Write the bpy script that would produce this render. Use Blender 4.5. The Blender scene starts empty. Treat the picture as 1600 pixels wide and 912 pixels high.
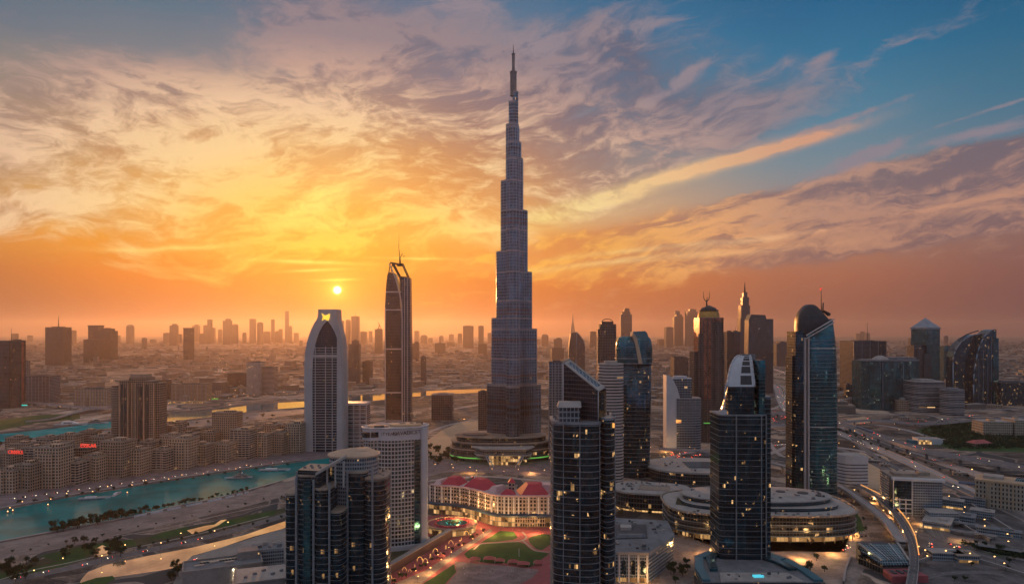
import bpy, bmesh, math, random
from mathutils import Vector, Matrix
R = math.radians
rnd = random.Random(7)
sc = bpy.context.scene
col = sc.collection

# ------------------------------------------------------------------ camera
F = 1066.667            # focal length in pixels of the 1600 px wide photograph
CAM_H = 253.0
HOR = 518.0
cam_d = bpy.data.cameras.new('camera'); cam = bpy.data.objects.new('camera', cam_d); col.objects.link(cam)
cam.location = (0, 0, CAM_H); cam.rotation_euler = (R(90), 0, 0)
cam_d.sensor_width = 36.0; cam_d.lens = 24.0
cam_d.shift_y = (HOR - 456.0) / 1600.0
cam_d.clip_start = 1.0; cam_d.clip_end = 120000.0
sc.camera = cam

# ------------------------------------------------------------------ node helpers
def lin(c):
    o = []
    for v in c[:3]:
        v = v / 255.0
        o.append(v / 12.92 if v <= 0.04045 else ((v + 0.055) / 1.055) ** 2.4)
    return (o[0], o[1], o[2], 1.0)

class X:
    """a scalar socket with arithmetic"""
    def __init__(s, t, sock): s.t = t; s.s = sock
    def _m(s, op, *a, clamp=False):
        n = s.t.nodes.new('ShaderNodeMath'); n.operation = op; n.use_clamp = clamp
        for i, v in enumerate((s,) + a):
            if isinstance(v, X): s.t.links.new(v.s, n.inputs[i])
            else: n.inputs[i].default_value = float(v)
        return X(s.t, n.outputs[0])
    def __add__(s, o): return s._m('ADD', o)
    __radd__ = __add__
    def __sub__(s, o): return s._m('SUBTRACT', o)
    def __rsub__(s, o): return (s * -1.0) + o
    def __mul__(s, o): return s._m('MULTIPLY', o)
    __rmul__ = __mul__
    def __truediv__(s, o): return s._m('DIVIDE', o)
    def pw(s, o): return s._m('POWER', o)
    def mx(s, o): return s._m('MAXIMUM', o)
    def mn(s, o): return s._m('MINIMUM', o)
    def cl(s): return s._m('ADD', 0.0, clamp=True)
    def fl(s): return s._m('FLOOR')
    def fr(s): return s._m('FRACT')
    def ab(s): return s._m('ABSOLUTE')
    def lt(s, o): return s._m('LESS_THAN', o)
    def gt(s, o): return s._m('GREATER_THAN', o)
    def ex(s): return s._m('EXPONENT')
    def sq(s): return s._m('SQRT')
    def sin(s): return s._m('SINE')
    def ss(s, a, b, lo=0.0, hi=1.0):
        n = s.t.nodes.new('ShaderNodeMapRange'); n.interpolation_type = 'SMOOTHSTEP'
        s.t.links.new(s.s, n.inputs['Value'])
        n.inputs['From Min'].default_value = a; n.inputs['From Max'].default_value = b
        n.inputs['To Min'].default_value = lo; n.inputs['To Max'].default_value = hi
        return X(s.t, n.outputs[0])

def sep(t, vec):
    n = t.nodes.new('ShaderNodeSeparateXYZ'); t.links.new(vec, n.inputs[0])
    return X(t, n.outputs[0]), X(t, n.outputs[1]), X(t, n.outputs[2])
def comb(t, x, y, z=0.0):
    n = t.nodes.new('ShaderNodeCombineXYZ')
    for i, v in enumerate((x, y, z)):
        if isinstance(v, X): t.links.new(v.s, n.inputs[i])
        else: n.inputs[i].default_value = float(v)
    return n.outputs[0]
def noise(t, vec, scale=1.0, detail=4.0, rough=0.55, dist=0.0, out=0, lac=2.0):
    n = t.nodes.new('ShaderNodeTexNoise'); n.noise_dimensions = '3D'
    t.links.new(vec, n.inputs['Vector']); n.inputs['Scale'].default_value = scale
    n.inputs['Detail'].default_value = detail; n.inputs['Roughness'].default_value = rough
    n.inputs['Distortion'].default_value = dist; n.inputs['Lacunarity'].default_value = lac
    return X(t, n.outputs[0]) if out == 0 else n.outputs[1]
def wnoise(t, vec, out=0):
    n = t.nodes.new('ShaderNodeTexWhiteNoise'); n.noise_dimensions = '3D'
    t.links.new(vec, n.inputs['Vector'])
    return X(t, n.outputs[0]) if out == 0 else n.outputs[1]
def voro(t, vec, scale=1.0, feature='F1', metric='EUCLIDEAN', out='Distance'):
    n = t.nodes.new('ShaderNodeTexVoronoi'); n.feature = feature; n.distance = metric
    t.links.new(vec, n.inputs['Vector']); n.inputs['Scale'].default_value = scale
    o = n.outputs[out]
    return X(t, o) if out == 'Distance' else o
def mixc(t, f, a, b, blend='MIX'):
    n = t.nodes.new('ShaderNodeMix'); n.data_type = 'RGBA'; n.blend_type = blend
    if isinstance(f, X): t.links.new(f.s, n.inputs['Factor'])
    else: n.inputs['Factor'].default_value = f
    for k, v in (('A', a), ('B', b)):
        sk = [i for i in n.inputs if i.name == k and i.type == 'RGBA'][0]
        if isinstance(v, (tuple, list)): sk.default_value = tuple(v) if len(v) == 4 else tuple(v) + (1,)
        else: t.links.new(v, sk)
    return [o for o in n.outputs if o.type == 'RGBA'][0]
def ramp(t, f, stops, interp='LINEAR'):
    n = t.nodes.new('ShaderNodeValToRGB'); n.color_ramp.interpolation = interp
    e = n.color_ramp.elements
    while len(e) < len(stops): e.new(0.5)
    for i, (p, c) in enumerate(stops):
        e[i].position = p; e[i].color = c if len(c) == 4 else tuple(c) + (1,)
    t.links.new(f.s, n.inputs[0])
    return n.outputs[0]

# ------------------------------------------------------------------ world: dusk sky
SUN_AZ = math.atan((527 - 800) / F); SUN_EL = math.atan((HOR - 453) / F * math.cos(SUN_AZ))
w = bpy.data.worlds.new('World'); sc.world = w; w.use_nodes = True
def build_sky():
    t = w.node_tree; t.nodes.clear()
    tc = t.nodes.new('ShaderNodeTexCoord')
    x, y, z = sep(t, tc.outputs['Generated'])
    hyp = (x * x + y * y).sq().mx(0.001)
    az = x._m('ARCTAN2', y)                       # 0 straight ahead (+Y), positive to the right
    el = z / hyp                                  # tangent of the elevation
    def stops(rows):                              # rows: photo height -> colour
        return [((HOR - py) / F / 0.7, lin(c)) for py, c in rows]
    f = (el / 0.7).mx(0.0).mn(1.0)
    pal = [
     (-0.70, [(518,(117,78,69)),(495,(138,82,64)),(440,(190,110,58)),(395,(226,145,57)),(340,(242,182,84)),(280,(214,174,112)),(215,(158,144,126)),(130,(100,118,134)),(60,(74,110,134)),(-40,(56,92,124)),(-200,(158,158,168))]),
     (-0.48, [(518,(138,78,59)),(495,(172,87,51)),(440,(230,122,30)),(395,(244,154,38)),(340,(255,196,74)),(280,(236,190,112)),(215,(190,158,130)),(130,(120,128,138)),(60,(84,116,138)),(-40,(70,96,128)),(-200,(158,158,168))]),
     (-0.25, [(518,(161,74,41)),(495,(196,82,26)),(440,(237,128,11)),(395,(244,158,22)),(340,(255,196,70)),(280,(246,196,120)),(215,(216,172,130)),(130,(160,142,142)),(60,(108,122,142)),(-40,(76,104,138)),(-200,(158,158,168))]),
     (-0.02, [(518,(147,74,51)),(495,(180,85,46)),(440,(219,115,36)),(395,(236,148,53)),(340,(250,188,100)),(280,(226,172,124)),(215,(186,148,132)),(130,(132,132,148)),(60,(88,124,152)),(-40,(60,106,144)),(-200,(158,158,168))]),
     (0.18, [(518,(138,74,59)),(495,(165,85,61)),(440,(204,113,61)),(395,(215,141,84)),(340,(206,162,124)),(280,(168,158,146)),(215,(122,148,162)),(130,(68,130,162)),(60,(40,116,156)),(-40,(26,96,138)),(-200,(158,158,168))]),
     (0.42, [(518,(117,71,69)),(495,(139,82,72)),(440,(172,104,82)),(395,(178,124,100)),(340,(160,140,136)),(280,(122,142,154)),(215,(84,134,160)),(130,(44,118,156)),(60,(26,104,148)),(-40,(16,84,128)),(-200,(158,158,168))]),
     (0.66, [(518,(103,67,72)),(495,(117,74,76)),(440,(139,90,85)),(395,(144,104,98)),(340,(136,124,132)),(280,(98,126,146)),(215,(64,118,146)),(130,(32,104,142)),(60,(18,90,132)),(-40,(12,72,114)),(-200,(158,158,168))]),
     (1.35, [(518,(95,82,92)),(440,(109,99,110)),(340,(108,118,144)),(215,(90,116,150)),(60,(74,106,146)),(-200,(158,158,168))]),
    ]
    cur = None; prev = None
    for a, rows in pal:
        c = ramp(t, f, stops(rows))
        if cur is None: cur = c
        else: cur = mixc(t, az.ss(prev, a), cur, c)
        prev = a
    # west-to-east: behind the camera a dim blue dusk sky
    back = ramp(t, f, stops([(518,(112,120,146)),(440,(128,144,174)),(300,(126,148,178)),(100,(130,148,174)),(-200,(156,158,170))]))
    aza = az.ab()
    cur = mixc(t, aza.ss(1.2, 2.2), cur, back)
    cur = mixc(t, (az * -1.0).ss(0.75, 1.6), cur, back)

    # ---- clouds
    def px(p, q):
        a = math.atan((p - 800) / F); return a, (HOR - q) / F * math.cos(a)
    a0 = -R(31)
    zz = z.mx(0.0) + 0.045
    qx = x / zz; qy = y / zz
    al = qx * math.sin(a0) + qy * math.cos(a0)      # along the cloud streets
    ac = qx * math.cos(a0) - qy * math.sin(a0)      # across
    flat = comb(t, al * 0.35, ac, 1.7)
    wv = noise(t, flat, 0.55, 3, 0.5, 0, out=1)
    wx, wy, wz = sep(t, wv)
    flatw = comb(t, al * 0.30 + wx * 1.6, ac + wy * 1.9, 4.1)
    n_st = noise(t, flatw, 0.9, 5, 0.60, 0.5)        # streaky
    n_ct = noise(t, comb(t, al * 0.17 + wx * 0.8, ac * 1.9 + wy * 1.2, 9.3), 1.1, 4, 0.58, 0.3)  # thin streaks
    dome = comb(t, az, el * 1.7, 0.3)
    dw = noise(t, dome, 3.2, 4, 0.55, 0, out=1); dx_, dy_, dz_ = sep(t, dw)
    domew = comb(t, az * 0.8 + (dx_ - 0.5) * 0.22 + el * 0.5, el * 2.1 + (dy_ - 0.5) * 0.26 - az * 0.42, 2.0)
    n_pf = noise(t, domew, 7.5, 7, 0.62, 0.22)         # billowy
    n_fine = noise(t, domew, 30.0, 5, 0.68, 0.25)
    rb_ = R(10); bu = az * math.cos(rb_) + el * math.sin(rb_); bv = el * math.cos(rb_) - az * math.sin(rb_)
    n_c2 = noise(t, comb(t, bu * 4.5 + (dx_ - 0.5) * 1.5, bv * 24.0 + (dy_ - 0.5) * 5.0 + (n_pf - 0.5) * 1.6, 3.3), 1.0, 7, 0.62, 0.25)
    n_b2 = noise(t, comb(t, bu * 9.0 + (dy_ - 0.5) * 2.5, bv * 50.0 + (dx_ - 0.5) * 7.0 + (n_pf - 0.5) * 3.0, 8.1), 1.0, 5, 0.64, 0.3)
    fil = (1.0 - (noise(t, comb(t, az * 5.0 + (dx_ - 0.5) * 3.4 + el * 4.0, el * 16.0 - az * 4.0 + (dy_ - 0.5) * 4.5 + (n_pf - 0.5) * 2.0, 6.6), 1.0, 6, 0.58, 0.3) - 0.5).ab() * 5.0).mx(0.0)
    big = noise(t, comb(t, az, el * 1.6, 5.5), 4.0, 5, 0.55, 0.8)
    wa = (dx_ - 0.5) + (n_fine - 0.5) * 0.35; wb = (dy_ - 0.5) + (n_pf - 0.5) * 0.4
    def blob(p, q, rx, ry, ang=0.0, warp=1.0, amp=0.16):
        """soft rotated ellipse on the sky, edges broken by noise (photo pixels only give its bearing)"""
        ca, ct = px(p, q); c = math.cos(R(ang)); s_ = math.sin(R(ang))
        dx = az + wa * (amp * warp) - ca; dy = el + wb * (amp * 0.7 * warp) - ct
        u = (dx * c + dy * s_) / (rx / F); v = (dy * c - dx * s_) / (ry / F)
        return (u * u + v * v) * -1.0
    def g(*a, **k): return blob(*a, **k).ex()
    # big bank: left and centre
    bank = (g(330, 240, 420, 130, 8) + g(640, 190, 330, 170, 0) + g(900, 215, 250, 75, 17) + g(1080, 215, 210, 46, 14, amp=0.08)
            + g(600, 70, 230, 70, -12) * 0.75 + g(930, 80, 120, 55, 10) * 0.75 + g(150, 160, 200, 90, 0) * 0.45
            + g(700, 300, 260, 60, 3) * 0.9 + g(160, 300, 260, 60, 0) * 0.6)
    hole = g(310, 55, 170, 42, -10) + g(640, 10, 60, 26, 0) * 0.5 + g(60, 110, 140, 50, 0) * 0.4 + g(1010, 160, 60, 40, 20) * 0.3
    bank = bank - hole * 0.5
    d_bank = (bank.mn(1.0) * 1.05 + (n_pf - 0.5) * 1.5 + (n_st - 0.5) * 0.7 + (n_fine - 0.5) * 0.7 + fil * 0.18 - 0.40).ss(0.0, 0.95)
    # right hand band
    band = (g(1480, 290, 420, 42, 9, amp=0.05) + g(1180, 350, 420, 42, 8, amp=0.05) + g(1560, 330, 380, 40, 7, amp=0.05)
            + g(980, 385, 260, 26, 5, amp=0.04) + g(1600, 260, 170, 30, 4, amp=0.05))
    d_band = (band.mn(1.0) * 1.0 + (n_ct - 0.5) * 0.4 + (n_c2 - 0.5) * 1.8 + (n_b2 - 0.5) * 0.8 + (n_fine - 0.5) * 0.4 - 0.30).ss(0.0, 0.55)
    # wisps
    wis = (g(1330, 250, 110, 14, 17, amp=0.04) + g(1540, 205, 90, 11, 7, amp=0.03) + g(1280, 96, 32, 13, 25, amp=0.03) * 0.9
           + g(1570, 165, 70, 4, 12, amp=0.015) + g(1450, 45, 190, 26, 24, amp=0.06) * 0.55 + g(1330, 182, 120, 7, 14, amp=0.03) * 0.8
           + g(1150, 155, 70, 22, 35, amp=0.05) * 0.6 + g(1000, 45, 80, 16, 5, amp=0.05) * 0.9 + g(1075, 125, 60, 14, 25, amp=0.05) * 0.7 + g(740, 10, 80, 30, 0) * 0.8 + g(860, 70, 60, 22, 0) * 0.9)
    d_wis = (wis.mn(1.0) * 1.25 + (n_c2 - 0.5) * 1.8 + (n_pf - 0.5) * 1.4 + (n_fine - 0.5) * 1.4 - 0.42).ss(0.0, 0.8) * 0.9
    # glowing streaks
    stk = (g(465, 408, 75, 3.2, -1, amp=0.01) + g(490, 422, 36, 2.4, 4, amp=0.008) + g(525, 437, 30, 2.2, 2, amp=0.008) + g(270, 386, 90, 4, 6, amp=0.03) * 0.7
           + g(540, 350, 120, 6, 5, amp=0.03) * 0.5 + g(650, 404, 60, 2, 0, amp=0.01) * 0.5 + g(940, 320, 80, 5, 12, amp=0.02) * 0.8 + g(1010, 289, 190, 10, 13.5, amp=0.03) * 1.25
           + g(1190, 238, 100, 8, 11, amp=0.02) * 1.6 + g(1150, 374, 260, 4, 4, amp=0.03) * 0.55 + g(1350, 345, 300, 4, 7, amp=0.03) * 0.5 + g(1050, 400, 260, 5, 3, amp=0.04) * 0.5 + g(500, 320, 60, 16, 20) * 0.9
           + g(860, 345, 120, 10, 9, amp=0.04) * 0.8)
    d_stk = (stk * ((n_c2 - 0.5) * 2.4 + (n_fine - 0.5) * 1.8 + 0.8).mx(0.0)).mn(1.0)
    # distance to the sun in the sky
    sa, st_ = SUN_AZ, math.tan(SUN_EL)
    ds = ((az - sa) * (az - sa) * 0.55 + (el - st_) * (el - st_) * 1.3).sq()
    near = ds.ss(0.02, 0.57, 1.0, 0.0) - (el - 0.27).mx(0.0) * 1.3
    litc = ramp(t, near, [(0.0, lin((150,134,142))), (0.2, lin((200,164,150))), (0.42, lin((244,206,168))), (0.65, lin((255,218,158))), (0.85, lin((255,214,110))), (1.0, lin((255,206,60)))])
    shc = ramp(t, near, [(0.0, lin((98,98,120))), (0.2, lin((118,104,118))), (0.42, lin((152,116,110))), (0.62, lin((204,140,88))), (0.82, lin((240,156,70))), (1.0, lin((252,150,30)))])
    shade = ((big - 0.5) * 1.6 + (n_pf - 0.5) * 2.6 + (n_fine - 0.5) * 2.1 + (n_st - 0.5) * 0.8 + fil * 0.55 + 0.18 + g(900, 190, 230, 90, 8) * -0.42 + g(680, 290, 130, 70, 0) * -0.25 + g(430, 190, 210, 120, 0) * 0.22 + g(480, 50, 90, 60, 40) * 0.25)
    ccol = mixc(t, shade.ss(-0.08, 1.0), shc, litc)
    cur = mixc(t, d_bank * 0.95, cur, ccol)
    bshade = (n_c2 - 0.5) * 2.4 + (n_b2 - 0.5) * 2.8 + (n_fine - 0.5) * 0.9 + 0.42 + g(1300, 360, 420, 16, 8, amp=0.03) * 0.35 - g(1480, 270, 200, 30, 8, amp=0.04) * 0.3
    bcol = mixc(t, bshade.ss(0.1, 0.9), ramp(t, near, [(0.0, lin((122,98,106))), (0.25, lin((164,116,104))), (0.5, lin((214,134,78))), (1.0, lin((250,150,50)))]),
                ramp(t, near, [(0.0, lin((196,144,122))), (0.2, lin((246,176,116))), (0.5, lin((255,186,84))), (1.0, lin((255,190,60)))]))
    cur = mixc(t, d_band * 0.78, cur, bcol)
    wcol = ramp(t, near, [(0.0, lin((146,136,148))), (0.15, lin((180,152,152))), (0.35, lin((226,172,148))), (0.6, lin((250,200,150))), (1.0, lin((255,210,120)))])
    cur = mixc(t, d_wis, cur, wcol)
    scol = ramp(t, near, [(0.0, lin((230,164,128))), (0.2, lin((255,204,146))), (0.45, lin((255,226,158))), (1.0, lin((255,240,110)))])
    cur = mixc(t, d_stk * 0.85, cur, scol)
    # sun: aureole and disc
    sd = Vector((math.sin(SUN_AZ) * math.cos(SUN_EL), math.cos(SUN_AZ) * math.cos(SUN_EL), math.sin(SUN_EL)))
    dt = (x * sd.x + y * sd.y + z * sd.z)
    ang2 = ((1.0 - dt) * 2.0).mx(0.0)
    au = (ang2 * (-1.0 / R(2.2) ** 2)).ex() * 0.40 + (ang2 * (-1.0 / R(8) ** 2)).ex() * 0.10
    cur = mixc(t, 1.0, cur, mixc(t, au, (0, 0, 0, 1), (1.0, 0.62, 0.06, 1)), 'ADD')
    disc = ang2.sq().ss(R(0.10), R(0.42), 1.0, 0.0)
    glw = (ang2 * (-1.0 / R(0.7) ** 2)).ex() * 0.6
    cur = mixc(t, 1.0, cur, mixc(t, glw, (0, 0, 0, 1), (1.0, 0.72, 0.12, 1)), 'ADD')
    cur = mixc(t, disc, cur, (6.0, 4.8, 2.2, 1))
    # below the horizon the far haze colour goes on
    bg = t.nodes.new('ShaderNodeBackground'); t.links.new(cur, bg.inputs[0]); bg.inputs[1].default_value = SKY_GAIN
    # a physically based twilight sky adds its part to the light
    sky = t.nodes.new('ShaderNodeTexSky'); sky.sky_type = 'NISHITA'; sky.sun_disc = False
    sky.sun_elevation = SUN_EL; sky.sun_rotation = SUN_AZ; sky.altitude = 250; sky.dust_density = 3.0; sky.air_density = 1.2
    bg2 = t.nodes.new('ShaderNodeBackground'); t.links.new(sky.outputs[0], bg2.inputs[0]); bg2.inputs[1].default_value = 0.006
    ad = t.nodes.new('ShaderNodeAddShader'); t.links.new(bg.outputs[0], ad.inputs[0]); t.links.new(bg2.outputs[0], ad.inputs[1])
    out = t.nodes.new('ShaderNodeOutputWorld'); t.links.new(ad.outputs[0], out.inputs[0])
SKY_GAIN = 0.88
build_sky()
w.cycles.sampling_method = 'MANUAL'; w.cycles.sample_map_resolution = 1024

sun_d = bpy.data.lights.new('sun', 'SUN'); sun = bpy.data.objects.new('sun', sun_d); col.objects.link(sun)
sun_d.energy = 2.3; sun_d.angle = R(0.5); sun_d.color = (1.0, 0.40, 0.12)
sun.rotation_euler = Vector((math.sin(SUN_AZ) * math.cos(SUN_EL), math.cos(SUN_AZ) * math.cos(SUN_EL), math.sin(SUN_EL))).to_track_quat('Z', 'Y').to_euler()

sc.render.engine = 'CYCLES'
sc.view_settings.view_transform = 'Standard'; sc.view_settings.look = 'None'
sc.view_settings.exposure = 0.0; sc.view_settings.gamma = 1.0; sc.view_settings.use_curve_mapping = False
sc.cycles.use_denoising = True
sc.cycles.max_bounces = 5; sc.cycles.diffuse_bounces = 2; sc.cycles.glossy_bounces = 3
sc.cycles.volume_bounces = 0; sc.cycles.transmission_bounces = 2; sc.cycles.sample_clamp_indirect = 3.0
sc.cycles.sample_clamp_direct = 0.0
sc.cycles.caustics_reflective = False; sc.cycles.caustics_refractive = False

# ------------------------------------------------------------------ haze
hz_me = bpy.data.meshes.new('haze')
def haze_box():
    bm = bmesh.new(); bmesh.ops.create_cube(bm, size=1.0)
    for v in bm.verts:
        v.co = Vector((v.co.x * 62000, 18500 + v.co.y * 43000, -1.0 if v.co.z < 0 else 842.0))
    bm.to_mesh(hz_me); bm.free()
    m = bpy.data.materials.new('haze_air'); m.use_nodes = True; t = m.node_tree; t.nodes.clear()
    o = t.nodes.new('ShaderNodeOutputMaterial'); v = t.nodes.new('ShaderNodeVolumePrincipled')
    v.inputs['Color'].default_value = (0.96, 0.80, 0.74, 1); v.inputs['Density'].default_value = HAZE_D
    v.inputs['Anisotropy'].default_value = 0.66
    t.links.new(v.outputs[0], o.inputs['Volume'])
    hz_me.materials.append(m); ob = bpy.data.objects.new('haze', hz_me); col.objects.link(ob)
    ob['kind'] = 'stuff'; ob['label'] = 'thin warm evening haze lying over the whole city'
    ob['category'] = 'haze'
HAZE_D = 2.7e-5
haze_box()

# ------------------------------------------------------------------ placing: bearings of the photograph -> metres
def PX(px, Y): return (px - 800.0) / F * Y
def PZ(py, Y): return CAM_H - (py - HOR) * Y / F
def YG(py, z=0.0): return (CAM_H - z) * F / (py - HOR)
def G(px, py, z=0.0):
    Y = YG(py, z); return (PX(px, Y), Y)

# ------------------------------------------------------------------ materials
MATS = {}
def newmat(name):
    m = bpy.data.materials.new(name); m.use_nodes = True; t = m.node_tree
    b = t.nodes['Principled BSDF']; MATS[name] = m
    return m, t, b
def setv(t, inp, v):
    if isinstance(v, X): t.links.new(v.s, inp)
    elif isinstance(v, (int, float)): inp.default_value = v
    elif isinstance(v, (tuple, list)): inp.default_value = tuple(v) if len(v) == 4 else tuple(v) + (1,)
    else: t.links.new(v, inp)
def surf(name, c1, c2=None, scale=0.2, rough=0.75, metal=0.0, emis=None, es=0.0, detail=5, stretch=(1, 1, 1), grit=False):
    """weathered plain surface: two tones broken by two sizes of noise"""
    m, t, b = newmat(name)
    c2 = c2 or tuple(v * 0.72 for v in c1)
    tc = t.nodes.new('ShaderNodeTexCoord'); mp = t.nodes.new('ShaderNodeMapping'); mp.inputs['Scale'].default_value = stretch
    t.links.new(tc.outputs['Object'], mp.inputs[0]); v = mp.outputs[0]
    n = noise(t, v, scale, detail, 0.6); n2 = noise(t, v, scale * 7, 3, 0.6)
    f = (n - 0.5) * 2.2 + (n2 - 0.5) * 1.0 + 0.5
    if grit:
        g1 = noise(t, v, 0.7, 4, 0.7); vc = voro(t, v, 0.11, metric='MANHATTAN', out='Color'); va_, vb_, vc_ = sep(t, vc); g2 = noise(t, v, 0.016, 4, 0.6, 0.8)
        f = f + (g1 - 0.5) * 1.5 + (va_ - 0.5) * 0.55 + (g2 - 0.5) * 1.6
    f = f.cl()
    setv(t, b.inputs['Base Color'], mixc(t, f, tuple(c2), tuple(c1)))
    b.inputs['Roughness'].default_value = rough; b.inputs['Metallic'].default_value = metal
    if emis:
        setv(t, b.inputs['Emission Color'], emis); b.inputs['Emission Strength'].default_value = es
    return m
def glow(name, c, s):
    m, t, b = newmat(name); b.inputs['Base Color'].default_value = tuple(c) + (1,)
    b.inputs['Emission Color'].default_value = tuple(c) + (1,); b.inputs['Emission Strength'].default_value = s
    return m
def facade(name, glass, frame, mw=2.0, fh=4.0, fw=0.12, sh=0.22, lit=0.03, lc=(1.0, 0.50, 0.16), ls=1.6, rough=0.10, metal=0.55,
           var=0.55, frough=0.6, wob=0.03, band=None, win=None, wcol=0.25, fmetal=0.0, refl_patch=0.0, refl_col=(0.1, 0.3, 0.36), refl_streak=0.5):
    """glass and frames on the UV map (metres round the wall, metres up); each pane tilts and tints a little on its own"""
    m, t, b = newmat(name)
    uv = t.nodes.new('ShaderNodeUVMap'); uv.uv_map = 'UVMap'
    u, v, _ = sep(t, uv.outputs[0])
    oi = t.nodes.new('ShaderNodeObjectInfo'); rnd_o = X(t, oi.outputs['Random'])
    cu = (u / mw).fl(); cv = (v / fh).fl(); fu = (u / mw).fr(); fv = (v / fh).fr()
    cell = comb(t, cu + 0.5, cv + 0.5, rnd_o * 40.0)
    wn = wnoise(t, cell); wc = wnoise(t, cell, 1)
    wr = wnoise(t, comb(t, cv + 0.5, (cu / 9.0).fl(), 3.3 + rnd_o * 9.0))
    if win:                                           # punched windows: (width share, height share)
        mask_g = ((fu - 0.5).ab().lt(win[0] / 2)) * ((fv - 0.5).ab().lt(win[1] / 2))
    else:
        mask_g = fu.gt(fw) * fv.gt(sh)
    # blotchy variation across the wall
    bl = noise(t, comb(t, u / 18.0, v / 30.0, rnd_o * 11.0), 1.0, 3, 0.6)
    gtint = ((wn - 0.5) * var + (bl - 0.5) * 3.2 + 0.85).mx(0.18)
    gc = mixc(t, 1.0, glass + (1,) if len(glass) == 3 else glass, comb(t, gtint, gtint, gtint), 'MULTIPLY')
    if refl_patch > 0:
        pm = noise(t, comb(t, u / 7.0, v / 45.0, 7.7 + rnd_o * 5.0), 1.0, 4, 0.65).ss(0.52, 0.72)  # reflections of neighbouring towers, painted into the glass colour
        gc = mixc(t, pm * refl_patch, gc, refl_col + (1,))
    fn = noise(t, comb(t, u / 6.0, v / 14.0, 2.0), 1.0, 4, 0.65)
    fc = mixc(t, fn.ss(0.25, 0.75), tuple(c * 0.72 for c in frame) + (1,), frame + (1,))
    stq = noise(t, comb(t, u / 2.6, v / 38.0, 3.1 + rnd_o * 5.0), 1.0, 5, 0.65).ss(0.62, 0.74)  # narrow upright reflections painted as pale streaks on the panes
    gc = mixc(t, stq * refl_streak, gc, (0.24, 0.34, 0.40, 1))
    if band:                                          # every n-th storey a different band: (n, colour)
        bm_ = ((cv / band[0]).fr() * band[0]).lt(0.5)
        gc = mixc(t, bm_, gc, band[1] + (1,)); 
    setv(t, b.inputs['Base Color'], mixc(t, mask_g, fc, gc))
    setv(t, b.inputs['Roughness'], mask_g * (rough - frough) + frough)
    setv(t, b.inputs['Metallic'], mask_g * (metal - fmetal) + fmetal)
    geo = t.nodes.new('ShaderNodeNewGeometry')
    cx, cy, cz = sep(t, wc)
    off = comb(t, (cx - 0.5) * wob * mask_g, (cy - 0.5) * wob * mask_g, (cz - 0.5) * wob * mask_g)
    va = t.nodes.new('ShaderNodeVectorMath'); va.operation = 'ADD'; t.links.new(geo.outputs['Normal'], va.inputs[0]); t.links.new(off, va.inputs[1])
    vn = t.nodes.new('ShaderNodeVectorMath'); vn.operation = 'NORMALIZE'; t.links.new(va.outputs[0], vn.inputs[0])
    t.links.new(vn.outputs[0], b.inputs['Normal'])
    if lit > 0:
        cl_ = noise(t, comb(t, u / 11.0, v / 15.0, 5.1 + rnd_o * 7.0), 1.0, 3, 0.6).ss(0.54, 0.74)
        cellB = wnoise(t, comb(t, (cu / 2.0).fl() + 0.5, cv + 7.5, 21.0 + rnd_o * 13.0)) * 0.75 + wnoise(t, comb(t, cu + 0.5, cv + 3.5, 11.0)) * 0.25
        on = (cellB + cl_ * 8.0 * lit + (0.62 if lit > 0.5 else 0.0) + wr.gt(1.0 - lit * 0.4) * 0.2).gt(0.965) * mask_g
        # things inside a lit room: brighter below the ceiling, curtains, furniture
        inn = noise(t, comb(t, u * 1.3, v * 1.7, 1.0), 1.0, 3, 0.6) * 1.7 * (wn * wn * 1.1 + 0.12)
        setv(t, b.inputs['Emission Color'], mixc(t, cx * wcol * 2.0, lc + (1,), (1.0, 0.66, 0.30, 1)))
        setv(t, b.inputs['Emission Strength'], on * inn * (ls * 0.62))
    return m

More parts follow.
